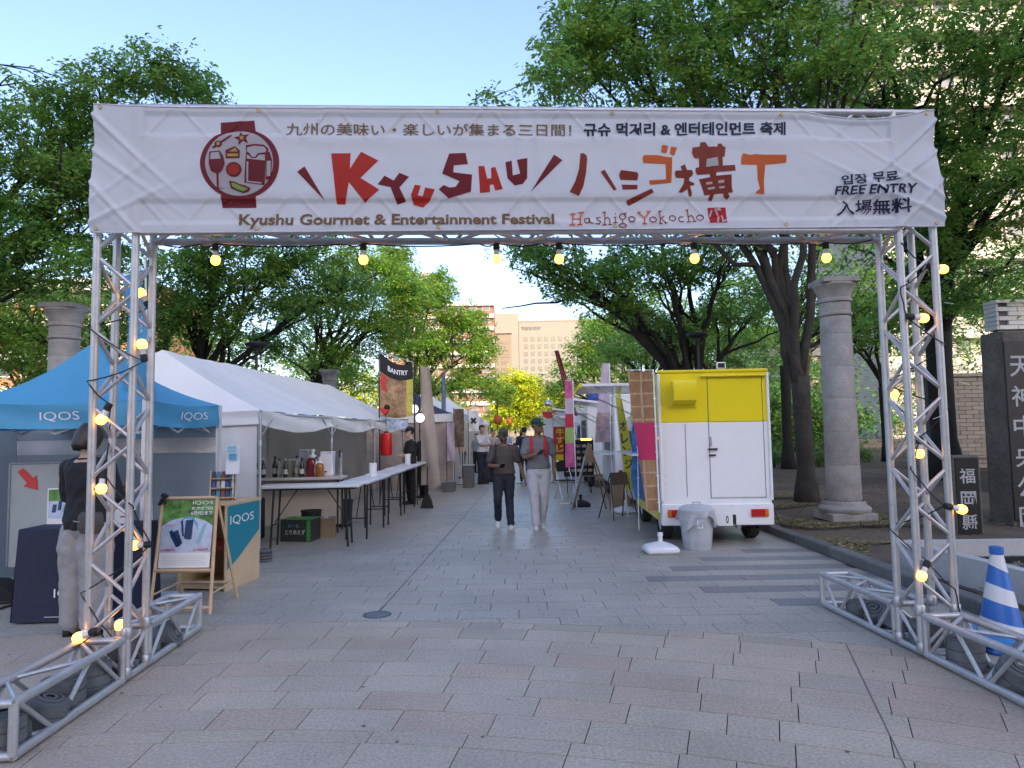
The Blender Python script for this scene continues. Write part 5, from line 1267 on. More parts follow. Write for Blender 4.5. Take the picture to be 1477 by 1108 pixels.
# serving side: hatch opening, blue and yellow printed panel, shelf
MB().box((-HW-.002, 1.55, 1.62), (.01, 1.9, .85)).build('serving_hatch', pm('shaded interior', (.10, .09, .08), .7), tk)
MB().box((-HW-.16, 1.55, 1.16), (.30, 1.95, .025)).build('serving_shelf', M_whpl, tk)
M_bluep = pm('blue printed vinyl', (.03, .16, .42), .5, n=(6, .5)); 
MB().box((-HW-.014, 1.3, .76), (.014, 2.2, .70)).build('blue_panel', M_bluep, tk); MB().box((-HW-.016, 1.3, .36), (.014, 2.2, .12)).build('yellow_strip', M_yel, tk)
hatch = MB(); hatch.box((-HW-.50, 1.55, 2.16), (1.0, 2.0, .035), Matrix.Rotation(.0, 3, 'Y')); 
ob = hatch.build('raised_hatch', M_white, tk)
MB().box((-HW-1.0, 1.55, 2.16), (.03, 2.0, .06)).build('hatch_edge', M_yel, tk)
for y in (.62, 2.48): MB().tube((-HW-.0, y, 1.75), (-HW-.8, y, 2.14), .010, 6).build('hatch_strut', M_galv, tk)
# lamp on the roof
t = thing('roof_floodlight', 'small white floodlight standing on the yellow truck roof', 'floodlight', (2.80, 9.22, ZT+.03)); MB().box((0, 0, .055), (.12, .05, .09), bev=.008).build('housing', M_whpl, t); MB().box((0, -.027, .055), (.09, .006, .06)).build('lens', M_black, t); MB().box((0, 0, .006), (.06, .04, .012)).build('bracket', M_galv, t)
# ---- waffle nobori at the truck's left rear corner
M_waf = bpy.data.materials.new('waffle photo print'); M_waf.use_nodes = True
nt = M_waf.node_tree; bk = nt.nodes.new('ShaderNodeTexBrick'); tcn = nt.nodes.new('ShaderNodeTexCoord'); ns = nt.nodes.new('ShaderNodeTexNoise'); mx = nt.nodes.new('ShaderNodeMix'); mx.data_type = 'RGBA'; mx.blend_type = 'MULTIPLY'; mx.inputs[0].default_value = .6
bk.offset = 0; bk.inputs['Scale'].default_value = 1; bk.inputs['Brick Width'].default_value = .17; bk.inputs['Row Height'].default_value = .17; bk.inputs['Mortar Size'].default_value = .018; bk.inputs['Mortar Smooth'].default_value = 1
bk.inputs['Color1'].default_value = (.33, .17, .07, 1); bk.inputs['Color2'].default_value = (.42, .24, .11, 1); bk.inputs['Mortar'].default_value = (.60, .42, .25, 1); ns.inputs['Scale'].default_value = 9
mp = nt.nodes.new('ShaderNodeMapping'); mp.inputs['Rotation'].default_value = (math.pi/2, .25, 0)
nt.links.new(tcn.outputs['Object'], mp.inputs[0]); nt.links.new(mp.outputs[0], bk.inputs['Vector']); nt.links.new(bk.outputs[0], mx.inputs[6]); nt.links.new(ns.outputs[0], mx.inputs[7]); nt.links.new(mx.outputs[2], nt.nodes['Principled BSDF'].inputs['Base Color'])
nt.nodes['Principled BSDF'].inputs['Roughness'].default_value = .6
def nobori(label, base, top, cloth, name='nobori_flag', arm=None, pole=M_blackm, mats=None, base_kind=None, texts=(), bandz=None, clips=True, pr=.009, seed=0, cat='flag', sag=.0):
    """base/top: pole ends; cloth: (width vector at top, width vector at bottom, z0, z1)"""
    t = thing(name, label, cat, base, 0); base = Vector(base); top = Vector(top)-base
    MB().tube((0, 0, 0), top, pr*1.2, 8, r2=pr).build('pole', pole, t, smooth=True)
    w1, w0, z0, z1 = cloth
    def P(s, u):  # pole point at height fraction
        return top*((z0+(z1-z0)*u-base.z)/top.z) if top.z else top
    def f(s, u, off=0):
        w = Vector(w0)*(1-u)+Vector(w1)*u
        p = P(0, u) + w*s
        n_ = Vector((w.y, -w.x, 0)).normalized() if w.length else Vector((0, -1, 0))
        return p + n_*(.035*math.sin(s*4+u*5+seed)*s+.018*math.sin(u*13+s*3+seed)*s+off) + Vector((0, 0, (w.z)*0 - sag*s*u))
    bands = bandz or [(0, 1, mats)]
    for a, b, m in bands:
        MB().grid(lambda s, u: f(s, a+(b-a)*u), 10, max(3, int(40*(b-a)))).build('flag_cloth', m, t, smooth='all')
    tp = P(0, 1); MB().tube(tp+Vector((0, 0, .012)), f(1, 1)+Vector((0, 0, .015)), .005, 6).build('top_arm', M_whpl, t)
    if clips:
        for u in (.98, .8, .6, .42, .25, .06):
            q = P(0, u); MB().box((q.x, q.y, q.z), (.035, .02, .018)).build('clip', M_whpl, t)
    for (txt, s0, s1, u0, u1, m, fl) in texts:
        lettering(t, txt, (lambda s0, s1, u0, u1: lambda s, q: f(s0+(s1-s0)*s, u0+(u1-u0)*q, .007))(s0, s1, u0, u1), m, .02)
    return t
def water_base(label, loc_, rz=0, m=M_whpl, s=1.0):
    t = thing('flag_base', label, 'flag base', loc_, rz)
    o = MB()
    o.box((0, 0, .045*s), (.40*s, .34*s, .09*s), bev=.03*s); o.build('tank', m, t, smooth=True)
    MB().add([(-.17*s, -.14*s, .088*s), (.17*s, -.14*s, .088*s), (.17*s, .14*s, .088*s), (-.17*s, .14*s, .088*s), (-.045*s, -.04*s, .135*s), (.045*s, -.04*s, .135*s), (.045*s, .04*s, .135*s), (-.045*s, .04*s, .135*s)], [(0,1,5,4),(1,2,6,5),(2,3,7,6),(3,0,4,7),(4,5,6,7)]).build('shoulder', m, t, smooth=True)
    MB().lathe([(.028*s, .13*s), (.026*s, .20*s), (.034*s, .205*s), (.034*s, .245*s), (.016*s, .25*s), (.016*s, .22*s)], n=16).build('collar', m, t, smooth=True)
    return t
b0, t0 = A(951, 737, 8.95), A(942, 533, 8.95)
nobori('brown waffle patterned flag with a crimson band at the yellow truck rear corner', (b0.x, b0.y, b0.z-.02), (t0.x, t0.y, t0.z), (Vector((-.34, .0, 0)), Vector((-.16, .02, 0)), b0.z, t0.z-.02), bandz=[(0, .36, M_waf), (.36, .63, pm('crimson flag print', (.42, .015, .09), .55)), (.63, 1, M_waf)], texts=[('WAFFLE', .05, .85, .46, .50, M_prw, 0)], seed=1, pole=M_whpl, sag=.0)
wbp = G(956, 800); water_base('empty white plastic flag base on the paving left of the rubbish bin', (wbp.x, wbp.y+.12, 0), .05)
# ---- bin behind the truck
bp_ = G(1011, 795); tb = thing('rubbish_bin', 'pale grey ribbed plastic rubbish bin with a bag over its rim', 'bin', (bp_.x, bp_.y+.16, 0))
M_bin = pm('pale grey plastic', (.42, .44, .46), .45, n=(6, .05)); M_bag = pm('clear bin bag', (.52, .54, .56), .25, n=(9, .2), bump=(16, .9, .03), trans=.25)
def ribbed(rl, n=48, amp=.006):
    mb = MB(); vs = []; 
    for r_, z, a_ in rl:
        for k in range(n):
            an = 2*math.pi*k/n; q = r_ + a_*(1 if (k//2) % 2 else -1); vs.append((q*math.cos(an), q*math.sin(an), z))
    fs = [(i*n+k, i*n+(k+1) % n, (i+1)*n+(k+1) % n, (i+1)*n+k) for i in range(len(rl)-1) for k in range(n)]
    fs.append(tuple(range(n-1, -1, -1))); mb.add(vs, fs); return mb
ribbed([(.165, 0, .003), (.17, .02, .004), (.20, .36, .005), (.203, .37, 0), (.21, .44, 0), (.222, .445, 0), (.222, .475, 0), (.20, .475, 0), (.18, .10, 0)]).build('bin_body', M_bin, tb, smooth=True)
def bagf(s, t):
    a = s*2*math.pi; r_ = .228+.018*math.sin(a*9+t*3)*t+.014*math.sin(a*5+1)*t+.012*t
    return Vector((r_*math.cos(a), r_*math.sin(a), .482-.15*t*(1+.45*math.sin(a*3+2)+.25*math.sin(a*7))))
MB().grid(bagf, 90, 8).build('bin_bag', M_bag, tb, smooth='all')
MB().lathe([(.224, .478), (.222, .50), (.17, .545), (.05, .56), (.001, .56)], n=32, caps=False).build('lid', M_bin, tb, smooth=True)
MB().path([(-.05, -.02, .555), (-.045, -.02, .585), (.045, -.02, .585), (.05, -.02, .555)], .010, 8).build('lid_handle', M_bin, tb, smooth='all')
MB().box((-.01, -.212, .335), (.07, .006, .10)).build('sticker', M_paper, tb); MB().box((-.01, -.216, .33), (.04, .003, .06)).build('print', pm('grey print', (.3, .3, .32), .6), tb)
# ---- cable from truck to the soil
t = thing('power_cable', 'thin black power cable looping from the truck side onto the soil', 'cable', (0, 0, 0)); MB().path([A(1104, 690, 9.6), A(1112, 715, 9.3), A(1120, 745, 9.1), A(1126, 757, 9.0)+Vector((0, 0, .02)), A(1140, 755, 9.2), A(1156, 735, 10.4), A(1165, 727, 11)], .008, 6).build('cable', M_rubber, t, smooth='all')

# ---- yellow nobori, blue-yellow boards, water base, A-board legs next along the path
b0, t0 = A(905, 706, 12.2), A(889, 562, 12.2)
nobori('narrow yellow flag with black vertical characters between the two trucks', (b0.x, b0.y, 0), (t0.x-.03, t0.y, t0.z), (Vector((.10, .0, 0)), Vector((.24, -.06, 0)), b0.z, t0.z-.05), mats=pm('yellow flag cloth', (.62, .58, .05), .6, trans=.3), texts=[(c, .15, .85, .60-.13*k, .70-.13*k, M_prk, 0) for k, c in enumerate('オレンジ')], seed=2, pole=M_whpl)
b0 = G(903, 741); water_base('white flag base beside the dark folding stand, between the trucks', (b0.x, b0.y+.1, 0), .3, s=.95)
b0, t0 = A(921, 742, 10.6), A(919, 592, 10.6)
nobori('blue printed flag hanging close to the yellow truck side', (b0.x, b0.y, 0), t0, (Vector((-.07, .1, 0)), Vector((-.05, .12, 0)), .45, t0.z-.02), mats=M_bluep, seed=5, pole=M_whpl)
p = G(893, 748)
st = thing('folding_stand', 'dark folding sign stand seen edge on between the trucks', 'sign stand', (p.x, p.y, 0), .5)
for sx in (-1, 1):
    MB().path([(sx*.26, -.20, 0), (sx*.16, 0, .78)], .014, 4).build('leg', M_blackm, st); MB().path([(sx*.26, .24, 0), (sx*.16, 0, .78)], .014, 4).build('leg', M_blackm, st)
MB().box((0, -.04, .68), (.34, .02, .20), Matrix.Rotation(-.25, 3, 'X')).build('board', pm('brown board', (.13, .08, .05), .6), st); MB().tube((-.16, 0, .78), (.16, 0, .78), .012, 6).build('top_bar', M_blackm, st)
# wooden easel
p = G(850, 745); e0 = A(849, 640, 13.3); ze = e0.z
es = thing('wooden_easel', 'tall wooden easel standing open beside the pale pink flag', 'easel', (e0.x, 13.3, 0))
M_wood = pm('brown wood', (.26, .16, .08), .6, n=(5, .2))
for (x, y, m) in ((-.40, -.25, M_galv), (-.30, .20, M_wood), (.42, -.2, M_wood), (.34, .25, M_wood)): MB().path([(x, y, 0), (0, 0, ze)], .017, 4).build('leg', m, es)
MB().prism([(-.02, ze), (.03, ze), (.09, ze-.25), (.10, ze-.36), (-.12, ze-.36)], lambda x, y, d: (x, -.06+d, y), .03).build('board', M_wood, es); MB().tube((-.16, -.1, ze*.52), (.17, -.1, ze*.52), .010, 6).build('crossbar', M_wood, es)
# warm lamp on top
t = thing('warm_lamp', 'small lit orange lamp above the wooden easel', 'lamp', (e0.x-.03, 13.5, ze+.05)); MB().box((0, 0, .03), (.22, .06, .05), bev=.01).build('housing', M_blackm, t); MB().box((0, -.032, .03), (.20, .01, .035)).build('lamp_glass', M_bulb, t)
p = G(838, 731); t = water_base('black flag base on the path below the pink striped flag', (p.x, p.y+.05, 0), 0, M_black, .95)
p = G(815, 727); t = thing('floor_plate', 'flat pale green plate lying on the paving beside the black flag base', 'plate', (p.x, p.y, 0)); MB().box((0, 0, .008), (.22, .30, .012), bev=.003).build('plate_body', pm('pale green plate', (.55, .62, .35), .5), t)
M_pinkf = pm('pink flag cloth', (.62, .12, .28), .6, n=(5, .5), trans=.3); M_palep = pm('pale pink flag cloth', (.60, .50, .58), .6, n=(3, .2), trans=.35); M_dustp = pm('dusty print cloth', (.45, .32, .33), .6, n=(6, .5), trans=.3); M_grnp = pm('green print cloth', (.35, .50, .14), .6, trans=.3); M_redp = pm('red print cloth', (.55, .03, .06), .6, trans=.3)
b0, t0 = A(832, 733, 13.9), A(826, 548, 13.9)
nobori('tall narrow flag striped pink, red and green with drips of white', (b0.x, b0.y, 0), (t0.x, t0.y, t0.z), (Vector((-.16, 0, 0)), Vector((-.20, 0, 0)), A(830, 674, 13.9).z, t0.z-.03), bandz=[(0, .28, M_pinkf), (.28, .46, M_grnp), (.46, .62, M_redp), (.62, .80, M_palep), (.80, 1, M_pinkf)], seed=3, pole=M_whpl)
b0, t0 = A(883, 735, 12.9), A(879, 524, 12.9)
nobori('wide pale pink and mauve flag on a tall pole beside the awning', (b0.x, b0.y, 0), (t0.x, t0.y, t0.z), (Vector((-.14, 0, 0)), Vector((-.30, .1, 0)), A(880, 638, 12.9).z, t0.z-.02), bandz=[(0, .38, M_dustp), (.38, 1, M_palep)], seed=4, pole=M_whpl)
b0, t0 = A(842, 640, 17.0), A(800, 506, 17.0)
nobori('dark red patterned flag leaning left high over the stalls', (b0.x+.15, b0.y, 0), (t0.x, t0.y, t0.z), (Vector((.10, 0, -.0)), Vector((.16, 0, 0)), A(838, 600, 17).z, t0.z), mats=pm('dark red flag cloth', (.17, .03, .03), .6, n=(12, .8), trans=.2), seed=6, pole=M_blackm, clips=False)
# ---- second food truck: white van body with raised awning, and a third beyond
def van(label, x, y, rz, L, H, seed, awn=True, group=None):
    t = thing('food_truck', label, 'food truck', (x, y, 0), rz); W2 = .74
    MB().box((0, L/2, (H+.35)/2), (W2*2, L, H-.35), bev=.02).build('body', M_white, t)
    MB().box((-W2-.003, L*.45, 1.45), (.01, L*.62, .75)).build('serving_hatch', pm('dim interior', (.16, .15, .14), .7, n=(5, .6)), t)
    MB().box((-W2-.14, L*.45, 1.03), (.28, L*.66, .025)).build('serving_shelf', M_whpl, t)
    if awn:
        MB().box((0, 0, 0), (1, 1, 1)).f
        R = Matrix.Rotation(rad(8), 3, 'Y'); a = MB(); a.box((-W2-.44, L*.45, H-.12), (.92, L*.66, .04), R); a.build('awning', M_white, t)
        MB().box((-W2-.90, L*.45, H-.19), (.02, L*.66, .07)).build('awning_edge', M_yel if seed == 1 else M_galv, t)
        for yy in (.15, .75): MB().tube((-W2, L*yy, 1.6), (-W2-.8, L*yy, H-.2), .012, 6).build('strut', M_galv, t)
    for yy in (.6, L-.7): wheel(t, -W2+.12, yy); wheel(t, W2-.12, yy)
    MB().box((0, L/2, .38), (1.1, L*.96, .12)).build('chassis', M_dark, t)
    for sx in (-1, 1): MB().box((sx*.62, -.012, .62), (.10, .02, .20), bev=.005).build('tail_light', M_lens, t)
    MB().box((0, -.012, 1.25), (1.2, .012, 1.35), bev=.004).build('rear_door', M_white, t)
    MB().box((0, -.02, 1.5), (1.0, .01, .42)).build('rear_window', M_glass, t)
    MB().box((-W2-.012, L*.45, .68), (.012, L*.60, .45)).build('menu_board', pm('menu board dark %d' % seed, (.03, .03, .03), .6, n=(14, .9)) if seed > 1 else M_white, t)
    return t
van('second food truck, white, with its side hatch raised like an awning', 2.78, 13.9, -.05, 3.2, 2.25, 1)
van('third food truck, beyond the raised hatch, partly hidden by flags', 2.75, 18.6, -.04, 3.4, 2.2, 2)
van('fourth pale truck far down the right side of the path', 2.7, 23.6, -.03, 3.4, 2.3, 3)
van('farthest truck on the right, near the sunlit tree', 2.7, 29, -.03, 3.4, 2.3, 4)
# black menu panel with small pictures under the second truck
p = A(845, 668, 17.2); t = thing('menu_panel', 'black menu panel with rows of small pale pictures beside the third truck', 'menu board', (1.62, 17.2, 0), .1)
MB().box((0, 0, .85), (.75, .03, .9)).build('board', M_black, t)
mm = MB().box((0, 0, 0), (.10, .006, .07)).mesh('menu_picture', pm('menu pictures', (.45, .33, .2), .5, rnd=.5))
for i in range(5):
    for k in range(5): o = link('menu_picture', mm, t); o.location = (-.28+.14*i, -.019, .55+.15*k)
for sx in (-1, 1): MB().tube((sx*.3, 0, 0), (sx*.3, 0, .45), .012, 6).build('leg', M_blackm, t)
for (u, v, y, w, h_, m, lab, txt) in ((808, 655, 22, .42, 1.05, M_prr, 'red and yellow upright sign board behind the man in the green cap', '牛すじ'),):
    p = A(u, v, y); t = thing('red_signboard', lab, 'sign', (p.x, y, 0)); MB().box((0, 0, .62+h_/2), (w, .03, h_)).build('board', m, t); MB().box((0, -.018, .70), (w, .01, .18)).build('strip', M_yel, t)
    for sx in (-1, 1): MB().tube((sx*w*.4, 0, 0), (sx*w*.4, 0, .62), .012, 6).build('leg', M_blackm, t)
    for k, c in enumerate(txt): lettering(t, c, lambda s, q, k=k: Vector((-.13+.26*s, -.019, 1.40-.26*k+.22*q)), M_yel, .03)
# cardboard boxes and crates under the second truck shelf
for (u, v, y, w, h_, lab) in ((893, 728, 13.3, .34, .3, 'brown cardboard box stacked by the second truck, under another'), (893, 700, 13.3, .32, .26, 'upper cardboard box of the stack by the second truck')):
    p = A(u, v, y); z0 = 0 if h_ == .3 else .302
    t = thing('cardboard_box', lab, 'cardboard box', (p.x+.02, y+.05, z0), .1); MB().box((0, 0, h_/2), (w, .3, h_)).build('box', pm('cardboard', (.32, .22, .13), .8), t); MB().box((0, 0, h_+.002), (w, .05, .004)).build('tape', M_lab, t)
# silver ball and red fan shape on a pole
b0, t0 = G(797, 700), A(797, 583, 21)
t = thing('light_pole', 'pole with a silver ball lamp and a red half round fan above the crowd', 'pole', (t0.x, 21, 0)); MB().tube((0, 0, 0), (0, 0, t0.z), .014, 8).build('pole', M_galv, t); MB().ball((-.12, 0, t0.z+.02), .12, 14, (1.2, 1, .8)).build('ball_lamp', pm('silver', (.6, .6, .62), .25, .9), t, smooth='all')
MB().prism([(.20*math.cos(math.pi+math.pi*k/12), .30+.22*math.sin(math.pi+math.pi*k/12)) for k in range(13)], lambda x, y, d: (x-.13, -.05+d, t0.z-.52+y), .03).build('fan', M_prr, t)
p = A(856, 566, 15.2); t = thing('blue_bag', 'blue plastic sheet bundle hanging under the raised hatch', 'bag', (p.x, 15.2, p.z-.12)); MB().ball((0, 0, .0), .13, 14, (1.1, .8, .9)).build('bundle', pm('blue plastic', (.015, .06, .32), .35, bump=(12, .8, .04)), t, smooth='all'); MB().tube((0, 0, .1), (0, 0, .26), .006, 5).build('cord', M_rubber, t)
p = A(800, 630, 24); t = thing('white_screen', 'small white stall screen behind the red sign', 'screen', (p.x+.1, 24.5, 0)); MB().box((0, 0, 1.55), (.9, .03, .9)).build('panel', M_white, t)
for sx in (-1, 1): MB().tube((sx*.42, 0, 0), (sx*.42, 0, 1.2), .015, 6).build('leg', M_galv, t)
# black folding chair frames and stacked crates by the third truck
t = thing('folding_chair', 'dark folding chair left of the wooden easel', 'chair', (1.15, 15.6, 0), .4)
MB().box((0, 0, .42), (.36, .34, .025), bev=.006).build('seat', M_black, t); MB().box((0, .17, .72), (.36, .02, .22), bev=.006).build('backrest', M_black, t)
for sx in (-1, 1): MB().tube((sx*.17, .2, 0), (sx*.17, -.14, .42), .010, 6).build('leg', M_galv, t); MB().tube((sx*.17, -.2, 0), (sx*.17, .17, .82), .010, 6).build('leg', M_galv, t)

# ================================================================= PARK ON THE RIGHT
M_stone = pm('speckled granite column', (.26, .25, .235), .75, n=(2.4, .30), n2=(55, .28), bump=(60, .4, .004), rnd=.08)
def column(label, x, y, z0=.05, full=True, s=1.0):
    t = thing('stone_column', label, 'column', (x, y, z0))
    MB().box((0, 0, .045), (.70*s, .70*s, .13), bev=.015).build('plinth', M_stone, t)
    MB().lathe([(.37*s, .112), (.385*s, .14), (.385*s, .17), (.36*s, .20), (.32*s, .225), (.315*s, .25), (.29*s, .29)], n=40, caps=False).build('base_moulding', M_stone, t, smooth=True)
    hs = [.29, .84, 1.36, 1.88, 2.38, 2.90, 3.18]
    for a, b in zip(hs, hs[1:]):
        r0, r1 = .262-.034*(a/3.3), .262-.034*(b/3.3)
        MB().lathe([(r0*s-.004, a), (r0*s, a+.005), (r1*s, b-.005), (r1*s-.004, b)], n=40).build('drum', M_stone, t, smooth=True)
    MB().lathe([(.225*s, 3.18), (.255*s, 3.20), (.255*s, 3.235), (.232*s, 3.25), (.235*s, 3.40), (.262*s, 3.41), (.262*s, 3.45), (.24*s, 3.47), (.26*s, 3.56), (.31*s, 3.66), (.32*s, 3.67), (.32*s, 3.70)], n=40).build('capital', M_stone, t, smooth=True)
    MB().box((0, 0, 3.745), (.58*s, .58*s, .085), bev=.01).build('top_slab', M_stone, t)
    return t
column('weathered granite column with a moulded capital on the soil right of the truck', 5.18, 10.95, .08)
column('granite column rising behind the blue tent at the left', -7.55, 11.6, .0)
column('small looking stone column behind the middle of the marquee roof', -6.35, 24, .0)
column('granite column hidden behind the yellow truck roof', 5.05, 22, .1)
# street lamps with flat disc heads
def lamp(label, x, y, h=3.9):
    t = thing('street_lamp', label, 'street lamp', (x, y, 0)); MB().tube((0, 0, 0), (0, 0, h-.05), .045, 10, r2=.03).build('post', M_blackm, t, smooth=True)
    MB().lathe([(.04, h-.30), (.08, h-.12), (.25, h-.07), (.27, h-.03), (.25, h), (.05, h+.04), (.001, h+.05)], n=28).build('lamp_head', M_blackm, t, smooth=True)
p = A(370, 495, 16.5); lamp('dark disc headed park lamp rising above the white marquee roof', p.x, 16.5, p.z)
p = A(1006, 481, 17.2); lamp('dark disc headed park lamp above the yellow truck', p.x, 17.2, p.z)
# tiled building at the far right
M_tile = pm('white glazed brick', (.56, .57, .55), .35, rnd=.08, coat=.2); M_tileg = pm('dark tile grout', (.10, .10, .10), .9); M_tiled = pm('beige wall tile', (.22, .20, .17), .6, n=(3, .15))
tb = thing('tiled_building', 'low park building with a white brick parapet at the far right edge', 'building', (0, 0, 0))
bx0 = A(1438, 450, 14.2).x; bz0, bz1 = A(1440, 476, 14.2).z, A(1440, 436, 14.2).z
MB().box((bx0+4.0, 14.36, (bz0)/2), (8-.06, .28, bz0-.03)).build('wall', M_tiled, tb); MB().box((bx0+4.0, 14.36, (bz0+bz1)/2-.015), (8-.06, .28, bz1-bz0-.03)).build('parapet_core', M_tileg, tb)
tm = MB().box((0, 0, 0), (.385, .05, .088), bev=.006).mesh('brick', M_tile)
nr = int(round((bz1-bz0)/.095))
for r_ in range(nr):
    for k in range(9):
        if k == 0 and r_ % 2: continue
        o = link('brick', tm, tb); o.location = (bx0+.19+.395*k-(.2 if r_ % 2 else 0)+.02, 14.2, bz0+.05+.095*r_)
tm2 = MB().box((0, 0, 0), (.05, .385, .088), bev=.006).mesh('brick', M_tile)
for r_ in range(nr):
    o = link('brick', tm2, tb); o.location = (bx0, 14.38, bz0+.05+.095*r_)
MB().box((bx0+4.0, 14.34, bz1+.01), (8.1, .40, .06)).build('coping', M_tile, tb)
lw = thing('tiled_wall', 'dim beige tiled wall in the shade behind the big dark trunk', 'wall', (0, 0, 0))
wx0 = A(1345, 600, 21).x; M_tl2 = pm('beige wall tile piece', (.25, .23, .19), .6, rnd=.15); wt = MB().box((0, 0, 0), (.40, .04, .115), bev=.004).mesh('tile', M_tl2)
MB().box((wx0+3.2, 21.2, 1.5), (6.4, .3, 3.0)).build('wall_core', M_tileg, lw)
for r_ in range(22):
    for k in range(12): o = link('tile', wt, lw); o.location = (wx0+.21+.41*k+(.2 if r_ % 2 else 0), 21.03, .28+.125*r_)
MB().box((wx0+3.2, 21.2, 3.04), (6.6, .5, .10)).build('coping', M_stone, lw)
# inscribed stones
M_blkst = pm('polished black stone', (.016, .018, .020), .42, n=(8, .3), spec=.3); M_rough = pm('rough cut stone', (.105, .095, .078), .9, n=(2.5, .3), n2=(25, .3), bump=(14, .9, .03)); M_carve = pm('pale carved letters', (.38, .40, .40), .8)
sc_ = A(1399, 775, 9.3); sw = 40/997*9.3; szt = A(1399, 659, 9.3).z
t = thing('inscribed_stone', 'small dark stone carved 福岡縣 standing on the soil behind the planter', 'stone marker', (sc_.x, 9.3, .05), .02)
MB().box((0, .10, szt/2-.02), (sw+.02, .22, szt-.02), bev=.02).build('block', M_rough, t); MB().box((0, -.012, szt/2-.02), (sw*.84, .02, szt-.08), bev=.004).build('face', M_blkst, t)
for k, c in enumerate('福岡縣'): lettering(t, c, lambda s, q, k=k: Vector((-.105+.21*s, -.0235, szt-.40-.305*k+.20*q)), M_carve, .01)
bg_ = A(1463, 765, 9.9); bz = A(1440, 478, 9.9).z
t = thing('stone_monument', 'tall rough sided stone pillar with a polished black face at the right edge', 'stone marker', (bg_.x, 9.9, .0), .10)
mb = MB(); vs = []; fs = []
H_ = bz
prof = [(0, .95), (.7, .97), (1.4, .94), (2.1, .97), (H_-.1, .93), (H_, .80)]
def rs(s, tt):
    z = H_*tt; a = s*4; k = int(a) % 4; q = a-int(a); cs = [(0, 0), (1.25, 0), (1.25, .42), (0, .42)]; A_, B_ = cs[k], cs[(k+1) % 4]
    x, y = A_[0]*(1-q)+B_[0]*q, A_[1]*(1-q)+B_[1]*q
    n_ = mnoise.noise(Vector((x*3+7, y*3, z*2.2)))*.035
    return Vector((x+n_+.02*tt*(1 if x < .5 else -1)*(z/2), y+n_*(0 if k == 0 else 1), z))
MB().grid(rs, 64, 40).build('pillar', M_rough, t, smooth='all')
MB().grid(lambda s, q: Vector((.03+1.19*s, .03+.36*q, H_-.01+.02*mnoise.noise(Vector((s*4, q*4, 1))))), 8, 4).build('pillar_top', M_rough, t)
MB().box((.03+.45, -.012, H_/2), (.95, .03, H_-.30), bev=.005).build('face', M_blkst, t)
for k, c in enumerate('天神中央公園'): lettering(t, c, lambda s, q, k=k: Vector((.07+.34*s, -.030, H_-.66-.43*k+.30*q)), M_carve, .01)
# low dark bench in the shade
t = thing('park_bench', 'dark slatted bench against the tiled wall deep in the shade', 'bench', (A(1415, 640, 19.5).x, 19.5, .15)); 
for k in range(3): MB().box((0, -.15+.15*k, .42), (1.6, .12, .035)).build('seat_slat', M_wood if 'M_wood' in globals() else M_black, t)
for sx in (-1, 1): MB().box((sx*.65, 0, .2), (.06, .4, .40)).build('leg', M_blackm, t)
# planter with gravel and black drain strips
M_conc = pm('pale painted concrete', (.46, .46, .45), .75, n=(2.5, .12), n2=(40, .08), bump=(60, .2, .002)); 
pA, pB, pC, pD = Vector((4.10, 7.42, 0)), Vector((4.30, 4.9, 0)), Vector((8.6, 7.3, 0)), Vector((8.6, 4.9, 0))
pl_ = thing('planter_wall', 'low pale concrete planter wall around gravel beside the right gate leg', 'planter', (0, 0, 0))
def wallseg(a, b, h, w, n_):
    d = (b-a).normalized(); nn = Vector((d.y, -d.x, 0))*w/2; z0 = -.04
    vs = [p+s*nn+Vector((0, 0, z)) for z in (z0, h) for p, s in ((a, -1), (b, -1), (b, 1), (a, 1))]
    MB().add(vs, [(3,2,1,0),(4,5,6,7),(0,1,5,4),(1,2,6,5),(2,3,7,6),(3,0,4,7)]).build(n_, M_conc, pl_)
wallseg(pA, pA.lerp(pB, .499), .30, .12, 'wall_block'); wallseg(pA.lerp(pB, .501), pB, .30, .12, 'wall_block'); wallseg(pA+Vector((.062, .0, 0)), pC, .295, .12, 'wall_block')
gv = MB().grid(lambda s, q: ((pB.x+.1+(pA.x-pB.x)*q)*(1-s)+8.5*s, 4.9+2.45*q, .13), 4, 4).build('planter_soil', pm('gravel bed', (.20, .18, .14), .95, n=(40, .5)), pl_)
for k in range(4): MB().box((6.4, 5.5+.50*k, .165), (4.1, .07, .05)).build('drain_strip', M_black, pl_)
gvl = scatter_litter('gravel', [pm('gravel light', (.36, .34, .28), .9), pm('gravel dark', (.13, .12, .10), .9), pm('gravel tan', (.26, .22, .15), .9)], 11000, 4.38, 8.4, 5.0, 7.3, .045, lambda x, y: 0*x+.133, 'pale gravel filling the concrete planter', 9, 'gravel')
t = thing('blue_scrap', 'small blue plastic scrap on the gravel in the planter', 'scrap', (5.35, 6.75, .15)); MB().box((0, 0, .012), (.16, .09, .02), bev=.006).build('scrap_body', pm('blue plastic', (.015, .06, .32), .35), t)
t = thing('brown_hose', 'thin brown hose lying on the soil along the kerb by the gate', 'hose', (0, 0, 0)); MB().path([(3.92, 7.1, .06), (3.96, 6.4, .06), (4.05, 5.6, .05), (4.1, 5.0, .04)], .010, 6).build('hose_body', pm('brown rubber', (.12, .06, .03), .6), t, smooth='all')
side = MB().grid(lambda s, q: (3.74+4.5*s, 1.6+3.4*q, -.006+.02*mnoise.noise(Vector((s*9, q*9, 0)))*s), 20, 20).build('side_ground', pm('dusty side paving', (.24, .22, .20), .85, n=(2, .25), n2=(45, .2))); setp(side, kind='structure')
